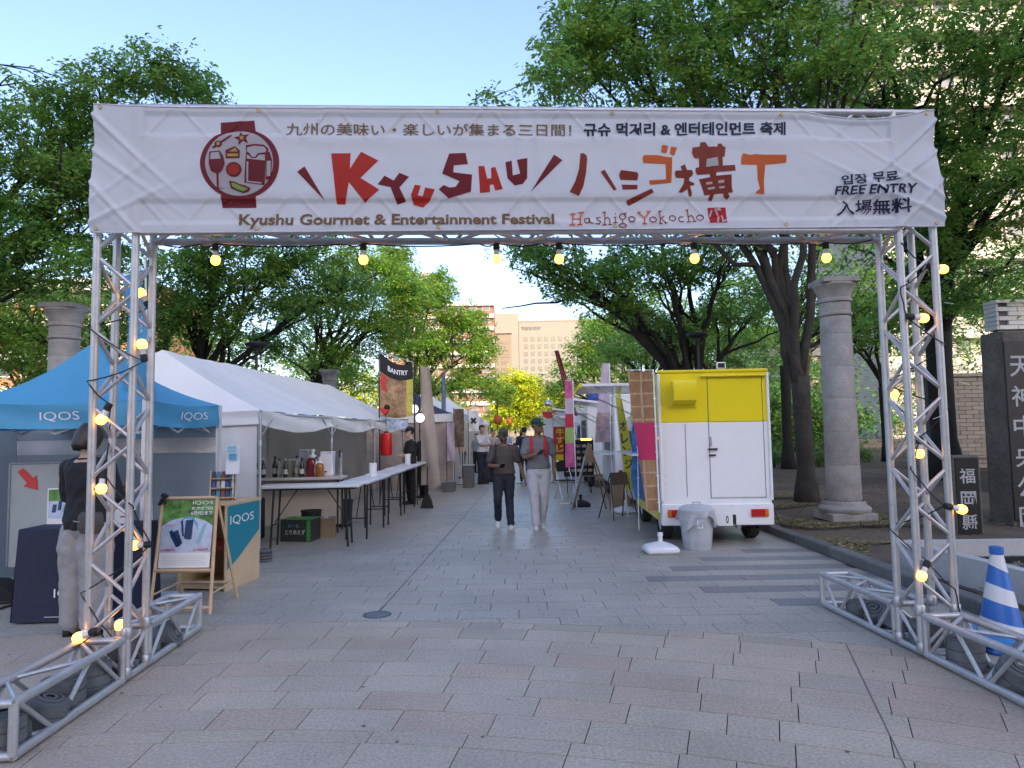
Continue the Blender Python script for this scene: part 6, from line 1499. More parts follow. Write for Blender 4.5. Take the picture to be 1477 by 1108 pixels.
# traffic cone
cp_ = G(1449, 935); tc2 = thing('traffic_cone', 'tall blue and white striped traffic cone beside the right gate base', 'traffic cone', (cp_.x, cp_.y+.02, 0))
tc2.scale = (.92, .92, .90)
M_cb = pm('cone blue', (.03, .15, .48), .4, n=(5, .1)); M_cw = pm('cone white', (.66, .68, .70), .4, n=(5, .08))
def conr(z): return .168-.128*(z/.70)
zz = [.04, .075, .195, .333, .45, .583, .695]
for k, (a, b) in enumerate(zip(zz, zz[1:])):
    def cf(s, q, a=a, b=b, k=k):
        an = s*2*math.pi; tl_ = -.032*math.cos(an+.2); z = a+(b-a)*q+tl_*(0 if (k == 0 and q == 0) or (k == 5 and q == 1) or k == 0 else 1); r_ = conr(z); return Vector((r_*math.cos(an), r_*math.sin(an), z))
    MB().grid(cf, 36, 4).build('stripe', M_cb if k % 2 == 0 else M_cw, tc2, smooth='all')
MB().lathe([(.043, .69), (.046, .70), (.046, .745), (.03, .75), (.001, .75)], n=20, caps=False).build('cap', M_cb, tc2, smooth=True)
MB().box((0, 0, .02), (.40, .40, .04), bev=.015).build('base', M_cb, tc2)
MB().lathe([(.16, .045), (.24, .04), (.262, .06), (.25, .10), (.19, .12), (.165, .10)], n=36, caps=False).build('weight_ring', pm('blue ring', (.03, .22, .50), .35), tc2, smooth=True)
# ================================================================= FAR LEFT STALLS
def blackframe(t, x0, x1, z1, y=0):
    for x in (x0, x1): MB().tube((x, y, 0), (x, y, z1), .014, 8).build('post', M_blackm, t)
M_bei = pm('beige flag cloth', (.42, .36, .30), .65, n=(2, .15), bump=(3, .6, .04), trans=.25)
M_food = pm('food photo print', (.40, .24, .12), .55, n=(5, .6), n2=(15, .4), trans=.25); M_yg = pm('yellow print edge', (.55, .50, .10), .55, n=(9, .4), trans=.25)
Yf = 15.4
x0, x1 = A(548, 600, Yf).x, A(598, 600, Yf).x; zt = A(548, 506, Yf).z; zr = A(598, 522, Yf).z
ff = thing('food_banner', 'black framed banner with a food picture hanging at the end of the marquee', 'banner', (x0, Yf, 0))
W_ = x1-x0
MB().tube((0, 0, 0), (-.02, 0, zt), .014, 8).build('pole', M_blackm, ff); MB().tube((W_, 0, 0), (W_, 0, zr), .018, 8).build('pole', M_blackm, ff); MB().tube((-.02, 0, zt-.02), (W_, 0, zr-.02), .010, 6).build('top_bar', M_galv, ff)
zb = A(560, 600, Yf).z
def fbn(s, q, off=0): 
    zt_ = (zt-.03)*(1-s)+(zr-.03)*s; return Vector((W_*s*.96, -.02+.05*math.sin(s*5+q*3)*(1-q)-off, zb+.10*math.sin(s*3.1)*-.5+(zt_-zb)*q - .09*math.sin(math.pi*s)*q))
MB().grid(lambda s, q: fbn(s, .70+.30*q), 14, 8).build('black_strip', M_black, ff, smooth='all')
MB().grid(lambda s, q: fbn(s, .70*q), 14, 20).build('picture', M_food, ff, smooth='all')
MB().grid(lambda s, q: fbn(.80+.2*s, .70*q, .004), 4, 20).build('yellow_edge', M_yg, ff, smooth='all')
MB().grid(lambda s, q: fbn(.03+.16*s+.04*math.sin(q*9), .42+.26*q, .006), 4, 8).build('red_print', M_prr, ff, smooth='all')
lettering(ff, 'BANTRY', lambda s, q: fbn(.25+.6*s, .80+.09*q, .008), M_prw, .02)
x2 = A(612, 560, 15.9).x
bf = thing('beige_flag', 'plain beige flag hanging just right of the framed food banner', 'flag', (x1+.04, 15.9, 0))
MB().tube((0, 0, 0), (0, 0, zr+.0), .012, 8).build('pole', M_blackm, bf)
MB().grid(lambda s, q: Vector((.03+(.22+.22*(1-q))*s, .04*math.sin(s*6+q*4), A(600, 700, 15.9).z*(1-q)+(zr-.02)*q-.10*s*q)), 10, 30).build('flag_cloth', M_bei, bf, smooth='all')
pz = A(557, 641, 15.0)
rl = thing('red_lantern', 'glossy red cylinder lantern hanging below the food banner', 'lantern', (pz.x, 15.0, pz.z)); MB().lathe([(.05, -.25), (.11, -.24), (.125, -.18), (.125, .18), (.11, .24), (.05, .25)], n=22).build('lantern_body', pm('glossy red', (.62, .015, .015), .25), rl, smooth=True); MB().tube((0, 0, .25), (0, 0, .62), .006, 5).build('cord', M_rubber, rl); MB().lathe([(.05, .25), (.05, .28)], n=14).build('cap', M_black, rl)
for k in range(7): MB().lathe([(.127, -.16+.053*k), (.129, -.155+.053*k), (.127, -.15+.053*k)], n=22, caps=False).build('rib', pm('glossy red', (.62, .015, .015), .25), rl, smooth='all')
p = A(553, 592, 15.1); rg = thing('red_megaphone', 'red and black horn shaped speaker clamped on the banner pole', 'speaker', (p.x, 15.1, p.z)); MB().lathe([(.10, -.10), (.05, .02), (.03, .08)], (0, 0, 0), 16, Matrix.Rotation(-1.0, 3, 'Y')).build('horn', M_prr, rg, smooth=True); MB().ball((.08, 0, .06), .07, 12).build('driver', M_black, rg, smooth='all')
p = A(570, 612, 15.2); bs_ = thing('blue_menu_sheet', 'pale blue menu sheet strung below the food banner', 'sheet', (p.x, 15.2, p.z)); MB().grid(lambda s, q: Vector((-.28+.56*s, .03*math.sin(s*9), -.10+.20*q)), 12, 3).build('sheet_body', pm('pale blue sheet', (.40, .48, .58), .6, n=(14, .5)), bs_, smooth='all'); MB().tube((-.3, 0, .1), (.3, 0, .1), .006, 5).build('string', M_rubber, bs_)
M_ball = pm('lit white globe', (.9, .9, .9), .3, emit=((1, .95, .9), .8))
for k, (u, v, lab) in enumerate(((597, 590, 'white globe lamp uppermost in the wire cluster by the beige flag'), (606, 603, 'white globe lamp lower right in the wire cluster by the beige flag'))):
    p = A(u, v, 15.6); t = thing('globe_lamp', lab, 'lamp', p, 0); MB().ball((0, 0, 0), .10, 16).build('globe', M_ball, t, smooth='all'); MB().lathe([(.03, .09), (.03, .14)], n=10).build('socket', M_blackm, t); MB().path([(0, 0, .14), (.03, 0, .20), (-.06+.1*k, 0, .22)], .005, 5).build('wire', M_whpl, t)
# pop-up stall tents down the left side
M_navyr = pm('dark blue roof cloth', (.045, .05, .10), .6, n=(2, .1), trans=.15)
M_bro = pm('brown taupe tarp', (.38, .31, .265), .75, n=(1.5, .15), bump=(2.2, 1.0, .10), trans=.12)
def stall(label, x0, y0, w, d, hv, hp, mroof, mwall, mval=None, seed=0, front=True):
    t = thing('stall_tent', label, 'tent', (0, 0, 0)); cs = [Vector((x0-w, y0, 0)), Vector((x0, y0, 0)), Vector((x0, y0+d, 0)), Vector((x0-w, y0+d, 0))]
    pk_ = Vector((x0-w/2, y0+d/2, hp))
    for i in range(4):
        a, b = cs[i], cs[(i+1) % 4]
        MB().grid(lambda s, q: Vector((*(a*(1-s)+b*s).xy, hv))*(1-q)+pk_*q+Vector((0, 0, -.10*math.sin(math.pi*q))), 8, 6).build('roof_panel', mroof, t, smooth='all')
        dd = (b-a).normalized(); nn = Vector((dd.y, -dd.x, 0))*.008
        MB().grid(lambda s, q: Vector((*(a*(1-s)+b*s).xy, hv-.22+.22*q-.02*math.sin(s*3.14)))+nn*(1+2*math.sin(s*20)*(1-q)), 24, 2).build('valance', mval or mroof, t, smooth='all')
        MB().box((a.x, a.y, hv/2), (.035, .035, hv)).build('leg', M_legw, t)
    if front: wall_panel(cs[0]+Vector((0, .02, 0)), cs[1]+Vector((0, .02, 0)), .03, hv-.16, mwall, t, seed=seed, amp=.12)
    wall_panel(cs[3], cs[0], .03, hv-.1, mwall, t, seed=seed+1, amp=.1)
    return t
stall('stall tent with dark blue roof and brown tarp wall behind the staff in black', A(654, 600, 18.6).x-.0, 18.6, 2.6, 2.6, 2.05, 2.75, M_navyr, M_bro, M_tent, 51)
stall('grey white stall tent behind the dark blue roofed one', A(668, 600, 22.4).x, 22.4, 2.8, 2.8, 2.15, 3.0, M_tent, M_tentin, None, 55, False)
stall('pale stall tent further down the left side', A(692, 600, 27).x, 27, 2.8, 2.8, 2.15, 3.0, M_tent, M_tentin, None, 58, True)
stall('farthest pale stall tent on the left before the sunlit tree', A(703, 600, 33).x, 33, 2.8, 2.8, 2.1, 2.9, M_tent, M_tentin, None, 61, True)
stall('pale stall tent behind the far trucks on the right', 7.2, 33, 2.8, 2.8, 2.3, 3.0, M_tent, M_tentin, None, 64, True)
# signs and flags between those stalls
for (u, v0, v1, y, w, m, lab, txt) in ((662, 590, 645, 18.4, .26, pm('brown menu cloth', (.14, .09, .06), .7, n=(10, .6)), 'narrow brown menu cloth on the post of the dark blue roofed tent', ''), (641, 640, 540, 19.5, .10, pm('blue grey flag cloth', (.16, .24, .36), .6, trans=.2), 'thin blue grey flag rising above the stall roofs', ''), (683, 592, 622, 20.5, .30, M_paper, 'white paper sign hanging in the second stall', '×'), (650, 610, 665, 18.2, .20, M_palep, 'white slim flag at the corner of the brown walled stall', '')):
    za, zb_ = A(u, max(v0, v1), y).z, A(u, min(v0, v1), y).z; x = A(u, v0, y).x
    t = thing('hanging_flag', lab, 'flag', (x, y, 0)); MB().tube((-w/2-.01, 0, 0), (-w/2-.01, 0, zb_+.04), .010, 6).build('pole', M_blackm, t)
    MB().grid(lambda s, q: Vector((-w/2+w*s, .03*math.sin(s*5+q*7), za+(zb_-za)*q)), 6, 14).build('flag_cloth', m, t, smooth='all')
    if txt: lettering(t, txt, lambda s, q: Vector((-w*.3+w*.6*s, -.05, (za+zb_)/2-.1+.2*q)), M_prk, .05)
for (u, v, y, w, h_, m, lab) in ((676, 676, 19.6, .30, .6, M_stonew, 'grey stall counter left of the man in white'), (648, 690, 18.3, .3, .25, M_stonew, 'grey crate at the foot of the brown walled stall')):
    x = A(u, v, y).x; t = thing('stall_counter' if h_ > .5 else 'grey_crate', lab, 'counter' if h_ > .5 else 'crate', (x, y, 0)); MB().box((0, 0, h_/2), (w, .5, h_), bev=.01).build('box_body', m, t); MB().box((0, 0, h_+.012), (w+.04, .54, .02)).build('top', M_galv, t)
p = A(655, 623, 18.9); t = thing('stall_lamp', 'warm orange lamp glowing inside the stall beside the brown tarp', 'lamp', p, 0); MB().lathe([(.03, .06), (.10, .02), (.12, -.04)], n=16, caps=False).build('shade', M_blackm, t); MB().ball((0, 0, -.01), .06, 12).build('bulb_glass', M_bulb, t, smooth='all'); MB().tube((0, 0, .06), (0, 0, .35), .005, 5).build('cord', M_rubber, t)
for k, (u, v, y) in enumerate(((718, 606, 30), (735, 607, 40), (772, 608, 42), (778, 620, 36))):
    p = A(u, v, y); t = thing('paper_lantern', ['orange lantern hanging left of the sunlit tree', 'round orange lantern before the middle of the sunlit tree', 'round orange lantern at the right of the sunlit tree', 'small red lantern above the heads near the far trucks'][k], 'lantern', (p.x, y, p.z), 0); MB().lathe([(.08, -.20), (.17, -.12), (.20, 0), (.17, .12), (.08, .20)], n=16).build('lantern_body', pm('orange lantern paper', (.62, .16, .03) if k < 3 else (.5, .02, .02), .6, trans=.3) if k < 3 else M_prr, t, smooth=True); MB().tube((0, 0, .2), (0, 0, .9), .006, 5).build('cord', M_rubber, t)
    MB().tube((-.02, 0, 1.6-p.z-1.6), (-.02, 0, .9), .015, 6).build('pole', M_blackm, t)

# ================================================================= PEOPLE
def remeshed(mb, voxel, smooth_n, name):
    me = mb.mesh(name, M_black); o = bpy.data.objects.new('tmp', me); COL.objects.link(o)
    md = o.modifiers.new('r', 'REMESH'); md.mode = 'VOXEL'; md.voxel_size = voxel; md.use_smooth_shade = True
    ms = o.modifiers.new('s', 'SMOOTH'); ms.iterations = smooth_n; ms.factor = .5
    dg_ = bpy.context.evaluated_depsgraph_get(); dg_.update()
    out = bpy.data.meshes.new_from_object(o.evaluated_get(dg_)); out.name = name
    bpy.data.objects.remove(o); bpy.data.meshes.remove(me)
    out.polygons.foreach_set('use_smooth', [True]*len(out.polygons)); return out
def loft(mb, rings, n=18):
    "rings: (centre, a-axis vec, b-axis vec)"
    vs = []
    for c, a, b in rings:
        c, a, b = Vector(c), Vector(a), Vector(b)
        for k in range(n):
            t = 2*math.pi*k/n; vs.append(c+a*math.cos(t)+b*math.sin(t))
    fs = [(i*n+k, i*n+(k+1) % n, (i+1)*n+(k+1) % n, (i+1)*n+k) for i in range(len(rings)-1) for k in range(n)]
    fs += [tuple(range(n-1, -1, -1)), tuple((len(rings)-1)*n+k for k in range(n))]
    return mb.add(vs, fs)
def limb(mb, pts, rs, n=14):
    pts = [Vector(p) for p in pts]
    P, R = [], []
    for i in range(len(pts)-1):
        for k in range(5): s = k/5; P.append(pts[i].lerp(pts[i+1], s)); R.append(rs[i]*(1-s)+rs[i+1]*s)
    P.append(pts[-1]); R.append(rs[-1])
    P = [P[0]]+[(P[i-1]+P[i]*2+P[i+1])/4 for i in range(1, len(P)-1)]+[P[-1]]
    e0, e1 = (P[0]-P[1]).normalized()*R[0]*.6, (P[-1]-P[-2]).normalized()*R[-1]*.6
    return mb.path([P[0]+e0]+P+[P[-1]+e1], [R[0]*.45]+R+[R[-1]*.45], n)
def hand(mb, w, d, palm, curl=.5, s=1.0, side=1):
    """w wrist, d forward direction, palm = palm normal"""
    w, d, palm = Vector(w), Vector(d).normalized(), Vector(palm).normalized(); x = d.cross(palm).normalized()*side
    palm = (palm - d*palm.dot(d)).normalized()
    loft(mb, [(w, x*.024*s, palm*.017*s), (w+d*.03*s, x*.034*s, palm*.016*s), (w+d*.085*s, x*.040*s, palm*.013*s), (w+d*.10*s, x*.036*s, palm*.009*s)], 12)
    for k, L in enumerate((.068, .078, .072, .056)):
        b = w+d*.088*s+x*(.030-.020*k)*s; a1 = curl*.7; 
        d1 = d*math.cos(a1)+palm*math.sin(a1); d2 = d*math.cos(a1+curl)+palm*math.sin(a1+curl); d3 = d*math.cos(a1+curl*2)+palm*math.sin(a1+curl*2)
        p1 = b+d1*L*.45*s; p2 = p1+d2*L*.32*s; p3 = p2+d3*L*.25*s
        mb.path([b-d*.01*s, b, p1, p2, p3, p3+d3*.004*s], [.0085*s, .0095*s, .0088*s, .0080*s, .0070*s, .003*s], 8)
    b = w+d*.025*s+x*.026*s; d1 = (d*.7+x*.7+palm*.25).normalized(); p1 = b+d1*.035*s; p2 = p1+(d*.85+x*.25+palm*.3).normalized()*.030*s; mb.path([b-d1*.01, b, p1, p2, p2+(p2-p1)*.15], [.012*s, .0115*s, .0100*s, .0085*s, .004*s], 8)
SKIN = {}
def skinm(k, c): 
    return pm('skin '+k, c, .5, n=(6, .08), spec=.35)
def person(label, loc_, rz, H, P, skin, shirt, pants, hairc, shoe, sleeve='short', hat=None, hair='short', voxel=.011, detail=True, female=False, loose=.0, extras=None, sock=None, pantw=1.0, group=None, beard=False, hem=.0):
    """local frame: faces -y, metres for a 1.75 m figure, scaled to H. P = joint positions"""
    S = H/1.75
    t = thing('person', label, 'person', loc_, rz, group); t.scale = (S, S, S)
    J = dict(neck=(0, .01, 1.47), head=(0, -.015, 1.63), sL=(-.19, .01, 1.41), sR=(.19, .01, 1.41), hL=(-.09, 0, .92), hR=(.09, 0, .92),
             eL=(-.24, .03, 1.13), eR=(.24, .03, 1.13), wL=(-.25, -.04, .87), wR=(.25, -.04, .87), kL=(-.10, -.02, .50), kR=(.10, -.02, .50), aL=(-.10, .02, .09), aR=(.10, .02, .09), yaw=0.0, tilt=0.0)
    J.update(P); V = {k: Vector(v) if isinstance(v, tuple) else v for k, v in J.items()}
    cx = (V['hL']+V['hR'])/2; sh = (V['sL']+V['sR'])/2
    sw_ = .88 if female else 1.0
    Xa, Ya = Vector((1, 0, 0)), Vector((0, 1, 0))
    def torso(mb, g, z0=.90, z1=1.50, low=0.0):
        rings = []
        for z, a, b, yo in ((.88, .155, .105, .0), (.95, .168, .118, .0), (1.05, .155, .110, -.005), (1.15, .150, .108, -.01), (1.27, .170, .118, -.005), (1.37, .178, .108, .005), (1.43, .150, .088, .01), (1.475, .075, .062, .012)):
            if z < z0-1e-6 or z > z1: continue
            s = (z-.9)/.5; c = cx.lerp(sh, min(1, max(0, s))); rings.append((Vector((c.x, c.y+yo, z)), Xa*(a*sw_+g+low*max(0, 1.2-z)), Ya*(b*(.95 if female else 1)+g+low*max(0, 1.2-z))))
        loft(mb, rings, 24)
    # body
    mb = MB(); torso(mb, -.006)
    limb(mb, [V['neck']+Vector((0, .005, -.03)), V['neck'], V['head']+Vector((0, .02, -.05))], [.062, .056, .054])
    Rh = Matrix.Rotation(V['yaw'], 3, 'Z') @ Matrix.Rotation(V['tilt'], 3, 'X'); hc = V['head']
    def hp(x, y, z): return hc + Rh @ Vector((x, y, z))
    hr = [(-.115, .020, .022, -.045), (-.105, .040, .036, -.040), (-.085, .052, .056, -.028), (-.055, .061, .074, -.014), (-.02, .068, .086, -.002), (.02, .074, .094, .006), (.055, .074, .093, .008), (.085, .063, .078, .008), (.107, .040, .050, .008), (.115, .016, .020, .008)]
    loft(mb, [(hp(0, y, z), Rh @ Xa*a, Rh @ Ya*b) for z, a, b, y in hr], 22)
    nz = [hp(0, -.086, .018), hp(0, -.100, -.012), hp(0, -.106, -.028), hp(0, -.090, -.040)]; mb.path(nz, [.008, .012, .015, .010], 8)
    for sx in (-1, 1):
        mb.path([hp(sx*.072, .006, .018), hp(sx*.084, .010, .012), hp(sx*.083, .008, -.012), hp(sx*.070, .002, -.025)], [.007, .012, .010, .006], 8)
        mb.path([hp(sx*.014, -.084, .033), hp(sx*.034, -.083, .037), hp(sx*.055, -.066, .030)], [.007, .009, .006], 6)
    mb.path([hp(-.026, -.084, -.058), hp(0, -.094, -.056), hp(.026, -.084, -.058)], [.006, .010, .006], 6); mb.path([hp(-.02, -.080, -.071), hp(0, -.088, -.072), hp(.02, -.080, -.071)], [.006, .010, .006], 6)
    mb.ball(hp(0, -.074, -.098), .022, 10)
    for q in 'LR':
        limb(mb, [V['s'+q]+Vector((0, 0, -.01)), V['e'+q], V['w'+q]], [.050*sw_, .040*sw_, .027*sw_])
        limb(mb, [V['h'+q], V['k'+q], V['a'+q]], [.085, .055, .038])
        d = (V['w'+q]-V['e'+q]).normalized(); pal = V.get('p'+q, Vector((1 if q == 'L' else -1, 0, 0)))
        if detail: hand(mb, V['w'+q], d, pal, V.get('c'+q, .45), 1.0, 1 if q == 'L' else -1)
        else: loft(mb, [(V['w'+q], Xa*.026, Ya*.022), (V['w'+q]+d*.07, Xa*.036, Ya*.018), (V['w'+q]+d*.15, Xa*.026, Ya*.014)], 10); mb.path([V['w'+q]+d*.03, V['w'+q]+d*.07+Vector((.02, -.03, 0))], [.013, .009], 6)
    me = remeshed(mb, .0078 if detail else .013, 3, 'body'); me.materials.clear(); me.materials.append(skin); body = link('body', me, t)
    # trousers
    mb = MB(); g = .012+loose*.5
    loft(mb, [(Vector((cx.x, cx.y, .99)), Xa*(.160+g), Ya*(.112+g)), (Vector((cx.x, cx.y, .93)), Xa*(.166+g), Ya*(.118+g)), (Vector((cx.x, cx.y, .86)), Xa*(.155+g), Ya*(.112+g)), (Vector((cx.x, cx.y, .81)), Xa*(.10+g), Ya*(.08+g))], 22)
    for q in 'LR':
        a = V['a'+q]; k = V['k'+q]; en = a+(a-k).normalized()*.015
        limb(mb, [V['h'+q]+Vector((0, 0, -.02)), V['h'+q].lerp(k, .5), k, k.lerp(en, .5), en], [(.098+g)*1, (.084+g)*pantw, (.062+g)*pantw, (.056+g)*pantw, (.048+g)*pantw], 16)
    me = remeshed(mb, voxel, 2, 'trousers')
    def folds(me, amp, fr, seed):
        nv = len(me.vertices); co = np.zeros(nv*3, np.float32); no = np.zeros(nv*3, np.float32); me.vertices.foreach_get('co', co); me.vertices.foreach_get('normal', no); co = co.reshape(-1, 3); no = no.reshape(-1, 3)
        dsp = np.array([amp*(mnoise.noise(Vector((p[0]*fr*.7+seed, p[1]*fr*.7, p[2]*fr+1.5*math.sin(p[0]*9+seed))))+.5*mnoise.noise(Vector((p[0]*fr*2, p[1]*fr*2+seed, p[2]*fr*1.6)))) for p in co.tolist()], np.float32)
        co += no*dsp[:, None]; me.vertices.foreach_set('co', co.ravel()); me.update()
    folds(me, .007+loose*.08, 14, hash(label) % 7); me.materials.clear(); me.materials.append(pants); link('trousers', me, t)
    # shirt
    mb = MB(); g = .012+loose; torso(mb, g, .94-hem if hem <= .06 else .88, 1.46, .03+loose)
    for q in 'LR':
        s_, e_, w_ = V['s'+q], V['e'+q], V['w'+q]
        if sleeve == 'short': limb(mb, [s_+Vector((0, 0, -.005)), s_.lerp(e_, .5), s_.lerp(e_, .78)], [.056*sw_+g*.6, .054*sw_+g*.8, .056*sw_+g], 16)
        elif sleeve == 'long': limb(mb, [s_, e_, e_.lerp(w_, .5), e_.lerp(w_, .9)], [.058*sw_+g*.6, .050*sw_+g, .044*sw_+g, .036*sw_+g], 16)
    limb(mb, [V['sL'].lerp(V['neck'], .05)+Vector((0, 0, -.01)), V['neck']+Vector((0, .01, -.035)), V['sR'].lerp(V['neck'], .05)+Vector((0, 0, -.01))], [.052, .060, .052])
    me = remeshed(mb, voxel, 2, 'shirt'); folds(me, .006+loose*.15, 11, 3+hash(label) % 5); me.materials.clear(); me.materials.append(shirt); link('shirt', me, t)
    # collar
    MB().path([V['neck']+Vector((.075*math.cos(a_), -.0+.068*math.sin(a_), -.012-.028*max(0, -math.sin(a_)))) for a_ in [2*math.pi*k/20 for k in range(21)]], .011, 8).build('collar', shirt, t, smooth='all')
    # shoes
    for q in 'LR':
        a = V['a'+q]; fy = V.get('f'+q, Vector((0, -1, 0))); fy = Vector(fy).normalized(); up = V.get('u'+q, Vector((0, 0, 1))); up = Vector(up).normalized(); sd = fy.cross(up).normalized()
        b = a - up*.055
        rings = [(b-fy*.075, .022, .025), (b-fy*.06, .036, .042), (b-fy*.01, .038, .048), (b+fy*.05, .040, .038), (b+fy*.11, .045, .028), (b+fy*.165, .040, .022), (b+fy*.19, .018, .012)]
        mb = MB(); loft(mb, [(c+up*(bb-.035), sd*aa, up*bb) for c, aa, bb in rings], 14); so = mb.build('shoe', shoe, t, smooth='all')
        mb = MB(); loft(mb, [(c-up*.034, sd*(aa+.003), up*.010) for c, aa, bb in rings], 14); mb.build('sole', M_whpl if shoe is not M_black else M_rubber, so, smooth='all')
        limb_ = MB(); limb_.path([a+Vector((0, 0, .06)), a-up*.02], [.040, .042], 12); limb_.build('sock', sock or M_black, t, smooth='all')
    # face, hair, hat
    if detail:
        ew, eb = M_paper, M_black
        for sx in (-1, 1):
            e = MB().ball(hp(sx*.030, -.077, .008), .0115, 10, (1.2, .6, .75)).build('eye', pm('eye white', (.55, .52, .48), .3), t, smooth='all'); MB().ball(hp(sx*.030, -.0835, .008), .006, 8).build('pupil', M_black, e, smooth='all')
            MB().path([hp(sx*.012, -.090, .033), hp(sx*.032, -.090, .039), hp(sx*.052, -.076, .033)], [.003, .0045, .002], 6).build('eyebrow', hairc, t, smooth='all')
        MB().path([hp(-.024, -.088, -.064), hp(0, -.098, -.0635), hp(.024, -.088, -.064)], [.002, .004, .002], 6).build('mouth', pm('lip', (.22, .08, .06), .5), t, smooth='all')
        if beard:
            mb = MB(); loft(mb, [(hp(0, y-.003, z), Rh @ Xa*(a+.004), Rh @ Ya*(b+.005)) for z, a, b, y in hr[:4]], 20); mb.build('beard', hairc, t, smooth='all')
    def cap_shell(z_lo, g, name, mat, back=True, top=True):
        mb = MB(); rr_ = [(z, a, b, y) for z, a, b, y in hr if z >= z_lo]
        loft(mb, [(hp(0, y+(.012 if back else 0), z), Rh @ Xa*(a+g), Rh @ Ya*(b+g-.004)) for z, a, b, y in rr_]+[(hp(0, .012, .115+g), Rh @ Xa*.02, Rh @ Ya*.025)], 24); return mb
    if hair == 'short':
        mb = cap_shell(.055, .012, 'hair', hairc); 
        loft(mb, [(hp(0, .035, z), Rh @ Xa*a, Rh @ Ya*b) for z, a, b in ((-.045, .050, .045), (-.02, .068, .058), (.02, .079, .068), (.06, .082, .075))], 20)
        if not hat:
            for k in range(26):
                an = k*2.4; r_ = .07*math.sqrt(k/26); q = hp(r_*math.cos(an), .005+r_*1.15*math.sin(an), .105-.5*r_); mb.path([q, q+Rh @ Vector((.03*math.cos(an+1), .03*math.sin(an+1)-.015, .012))], [.016, .004], 5)
        mb.build('hair', hairc, t, smooth='all')
    elif hair == 'bob':
        mb = MB(); 
        for z0_, z1_ in ((0, 1),):
            loft(mb, [(hp(0, .012, .128), Rh @ Xa*.03, Rh @ Ya*.035), (hp(0, .012, .112), Rh @ Xa*.070, Rh @ Ya*.078), (hp(0, .014, .07), Rh @ Xa*.098, Rh @ Ya*.106), (hp(0, .018, .02), Rh @ Xa*.108, Rh @ Ya*.112), (hp(0, .030, -.04), Rh @ Xa*.112, Rh @ Ya*.102), (hp(0, .040, -.09), Rh @ Xa*.104, Rh @ Ya*.086), (hp(0, .045, -.118), Rh @ Xa*.082, Rh @ Ya*.064), (hp(0, .05, -.105), Rh @ Xa*.05, Rh @ Ya*.04)], 40)
        me = mb.build('hair', hairc, t, smooth='all'); 
        for v in me.data.vertices:
            q = v.co-hc; an = math.atan2(q.y, q.x); v.co += Vector((q.x, q.y, 0)).normalized()*.0025*math.sin(an*34)+Vector((0, 0, .004*math.sin(an*13)*(1 if q.z < -.05 else 0)))
    if hat:
        hm_, kind = hat
        mb = MB(); loft(mb, [(hp(0, .010, .040), Rh @ Xa*.088, Rh @ Ya*.104), (hp(0, .010, .075), Rh @ Xa*.088, Rh @ Ya*.103), (hp(0, .010, .105), Rh @ Xa*.076, Rh @ Ya*.088), (hp(0, .010, .128), Rh @ Xa*.048, Rh @ Ya*.056), (hp(0, .010, .137), Rh @ Xa*.012, Rh @ Ya*.014)], 26)
        ho = mb.build('cap', hm_, t, smooth='all')
        def br(s, q):
            a_ = math.pi*(1.08+.84*s); r0_ = Vector((.086*math.cos(a_), .10*math.sin(a_)+.01, .045)); r1_ = Vector((.080*math.cos(a_), .165*math.sin(a_)-.005, .034-.012*abs(math.cos(a_)))); return hp(*(r0_.lerp(r1_, q)))
        m2 = MB(); m2.grid(br, 16, 4); m2.grid(lambda s, q: br(s, q)+Vector((0, 0, -.006)), 16, 4); m2.build('brim', hm_, ho, smooth='all'); MB().ball(hp(0, .01, .139), .008, 8).build('button', hm_, ho, smooth='all')
        if kind: MB().box((0, 0, 0), (.03, .004, .028)).f; mb = MB(); mb.add([hp(-.018, -.0965, .062), hp(.018, -.0965, .062), hp(.018, -.090, .098), hp(-.018, -.090, .098)], [(0, 1, 2, 3)]); mb.build('badge', kind, ho)
    t['_J'] = 0; del t['_J']
    return t, V, hp
M_hair = pm('black hair', (.012, .010, .009), .45, n=(40, .3)); M_hairb = pm('dark brown hair', (.030, .018, .012), .42, n=(60, .3), bump=(90, .5, .004))
sk_a, sk_b = skinm('deep brown', (.21, .115, .07)), skinm('light', (.50, .33, .24))
M_ph = pm('black phone', (.01, .01, .012), .2)
def cloth(n_, c, r=.8, k=(9, .12)): return pm(n_, c, r, n=k, bump=(220, .25, .001))
M_shoew = pm('white shoe', (.62, .60, .58), .5)
# man in grey polo with green cap and red backpack
p = G(778, 762)
t, V, hp = person('man in green cap and grey polo with red backpack straps, walking with a phone', (p.x, p.y, 0), .02, 1.72,
 dict(wL=(-.02, -.27, 1.19), eL=(-.24, -.06, 1.12), wR=(.25, .00, .86), eR=(.26, .06, 1.13), kL=(-.075, -.05, .50), kR=(.085, .03, .50), aL=(-.055, -.12, .09), aR=(.045, .12, .10), sL=(-.178, .01, 1.41), sR=(.178, .01, 1.41), fL=(-.05, -1, .05), fR=(.15, -1, -.1), yaw=.75, tilt=.05, pL=(0, .3, 1), cL=.9, pR=(-1, 0, 0)),
 sk_a, cloth('grey marl polo', (.15, .155, .165)), cloth('pale grey trousers', (.46, .47, .49)), M_hair, M_shoew, hat=(cloth('dark green cap cloth', (.012, .06, .045)), pm('cap badge pale', (.5, .55, .3), .6)), loose=.010, pantw=1.02, hem=.03)
M_strap = cloth('red strap', (.50, .012, .03))
for sx in (-1, 1):
    MB().path([V['sL' if sx < 0 else 'sR']+Vector((-sx*.07, y, z)) for y, z in ((.13, -.06), (.07, .035), (.0, .055), (-.06, .03), (-.115, -.05), (-.130, -.15), (-.126, -.25), (-.08, -.31))], .026, 8, flat=.6).build('backpack_strap', M_strap, t, smooth='all')
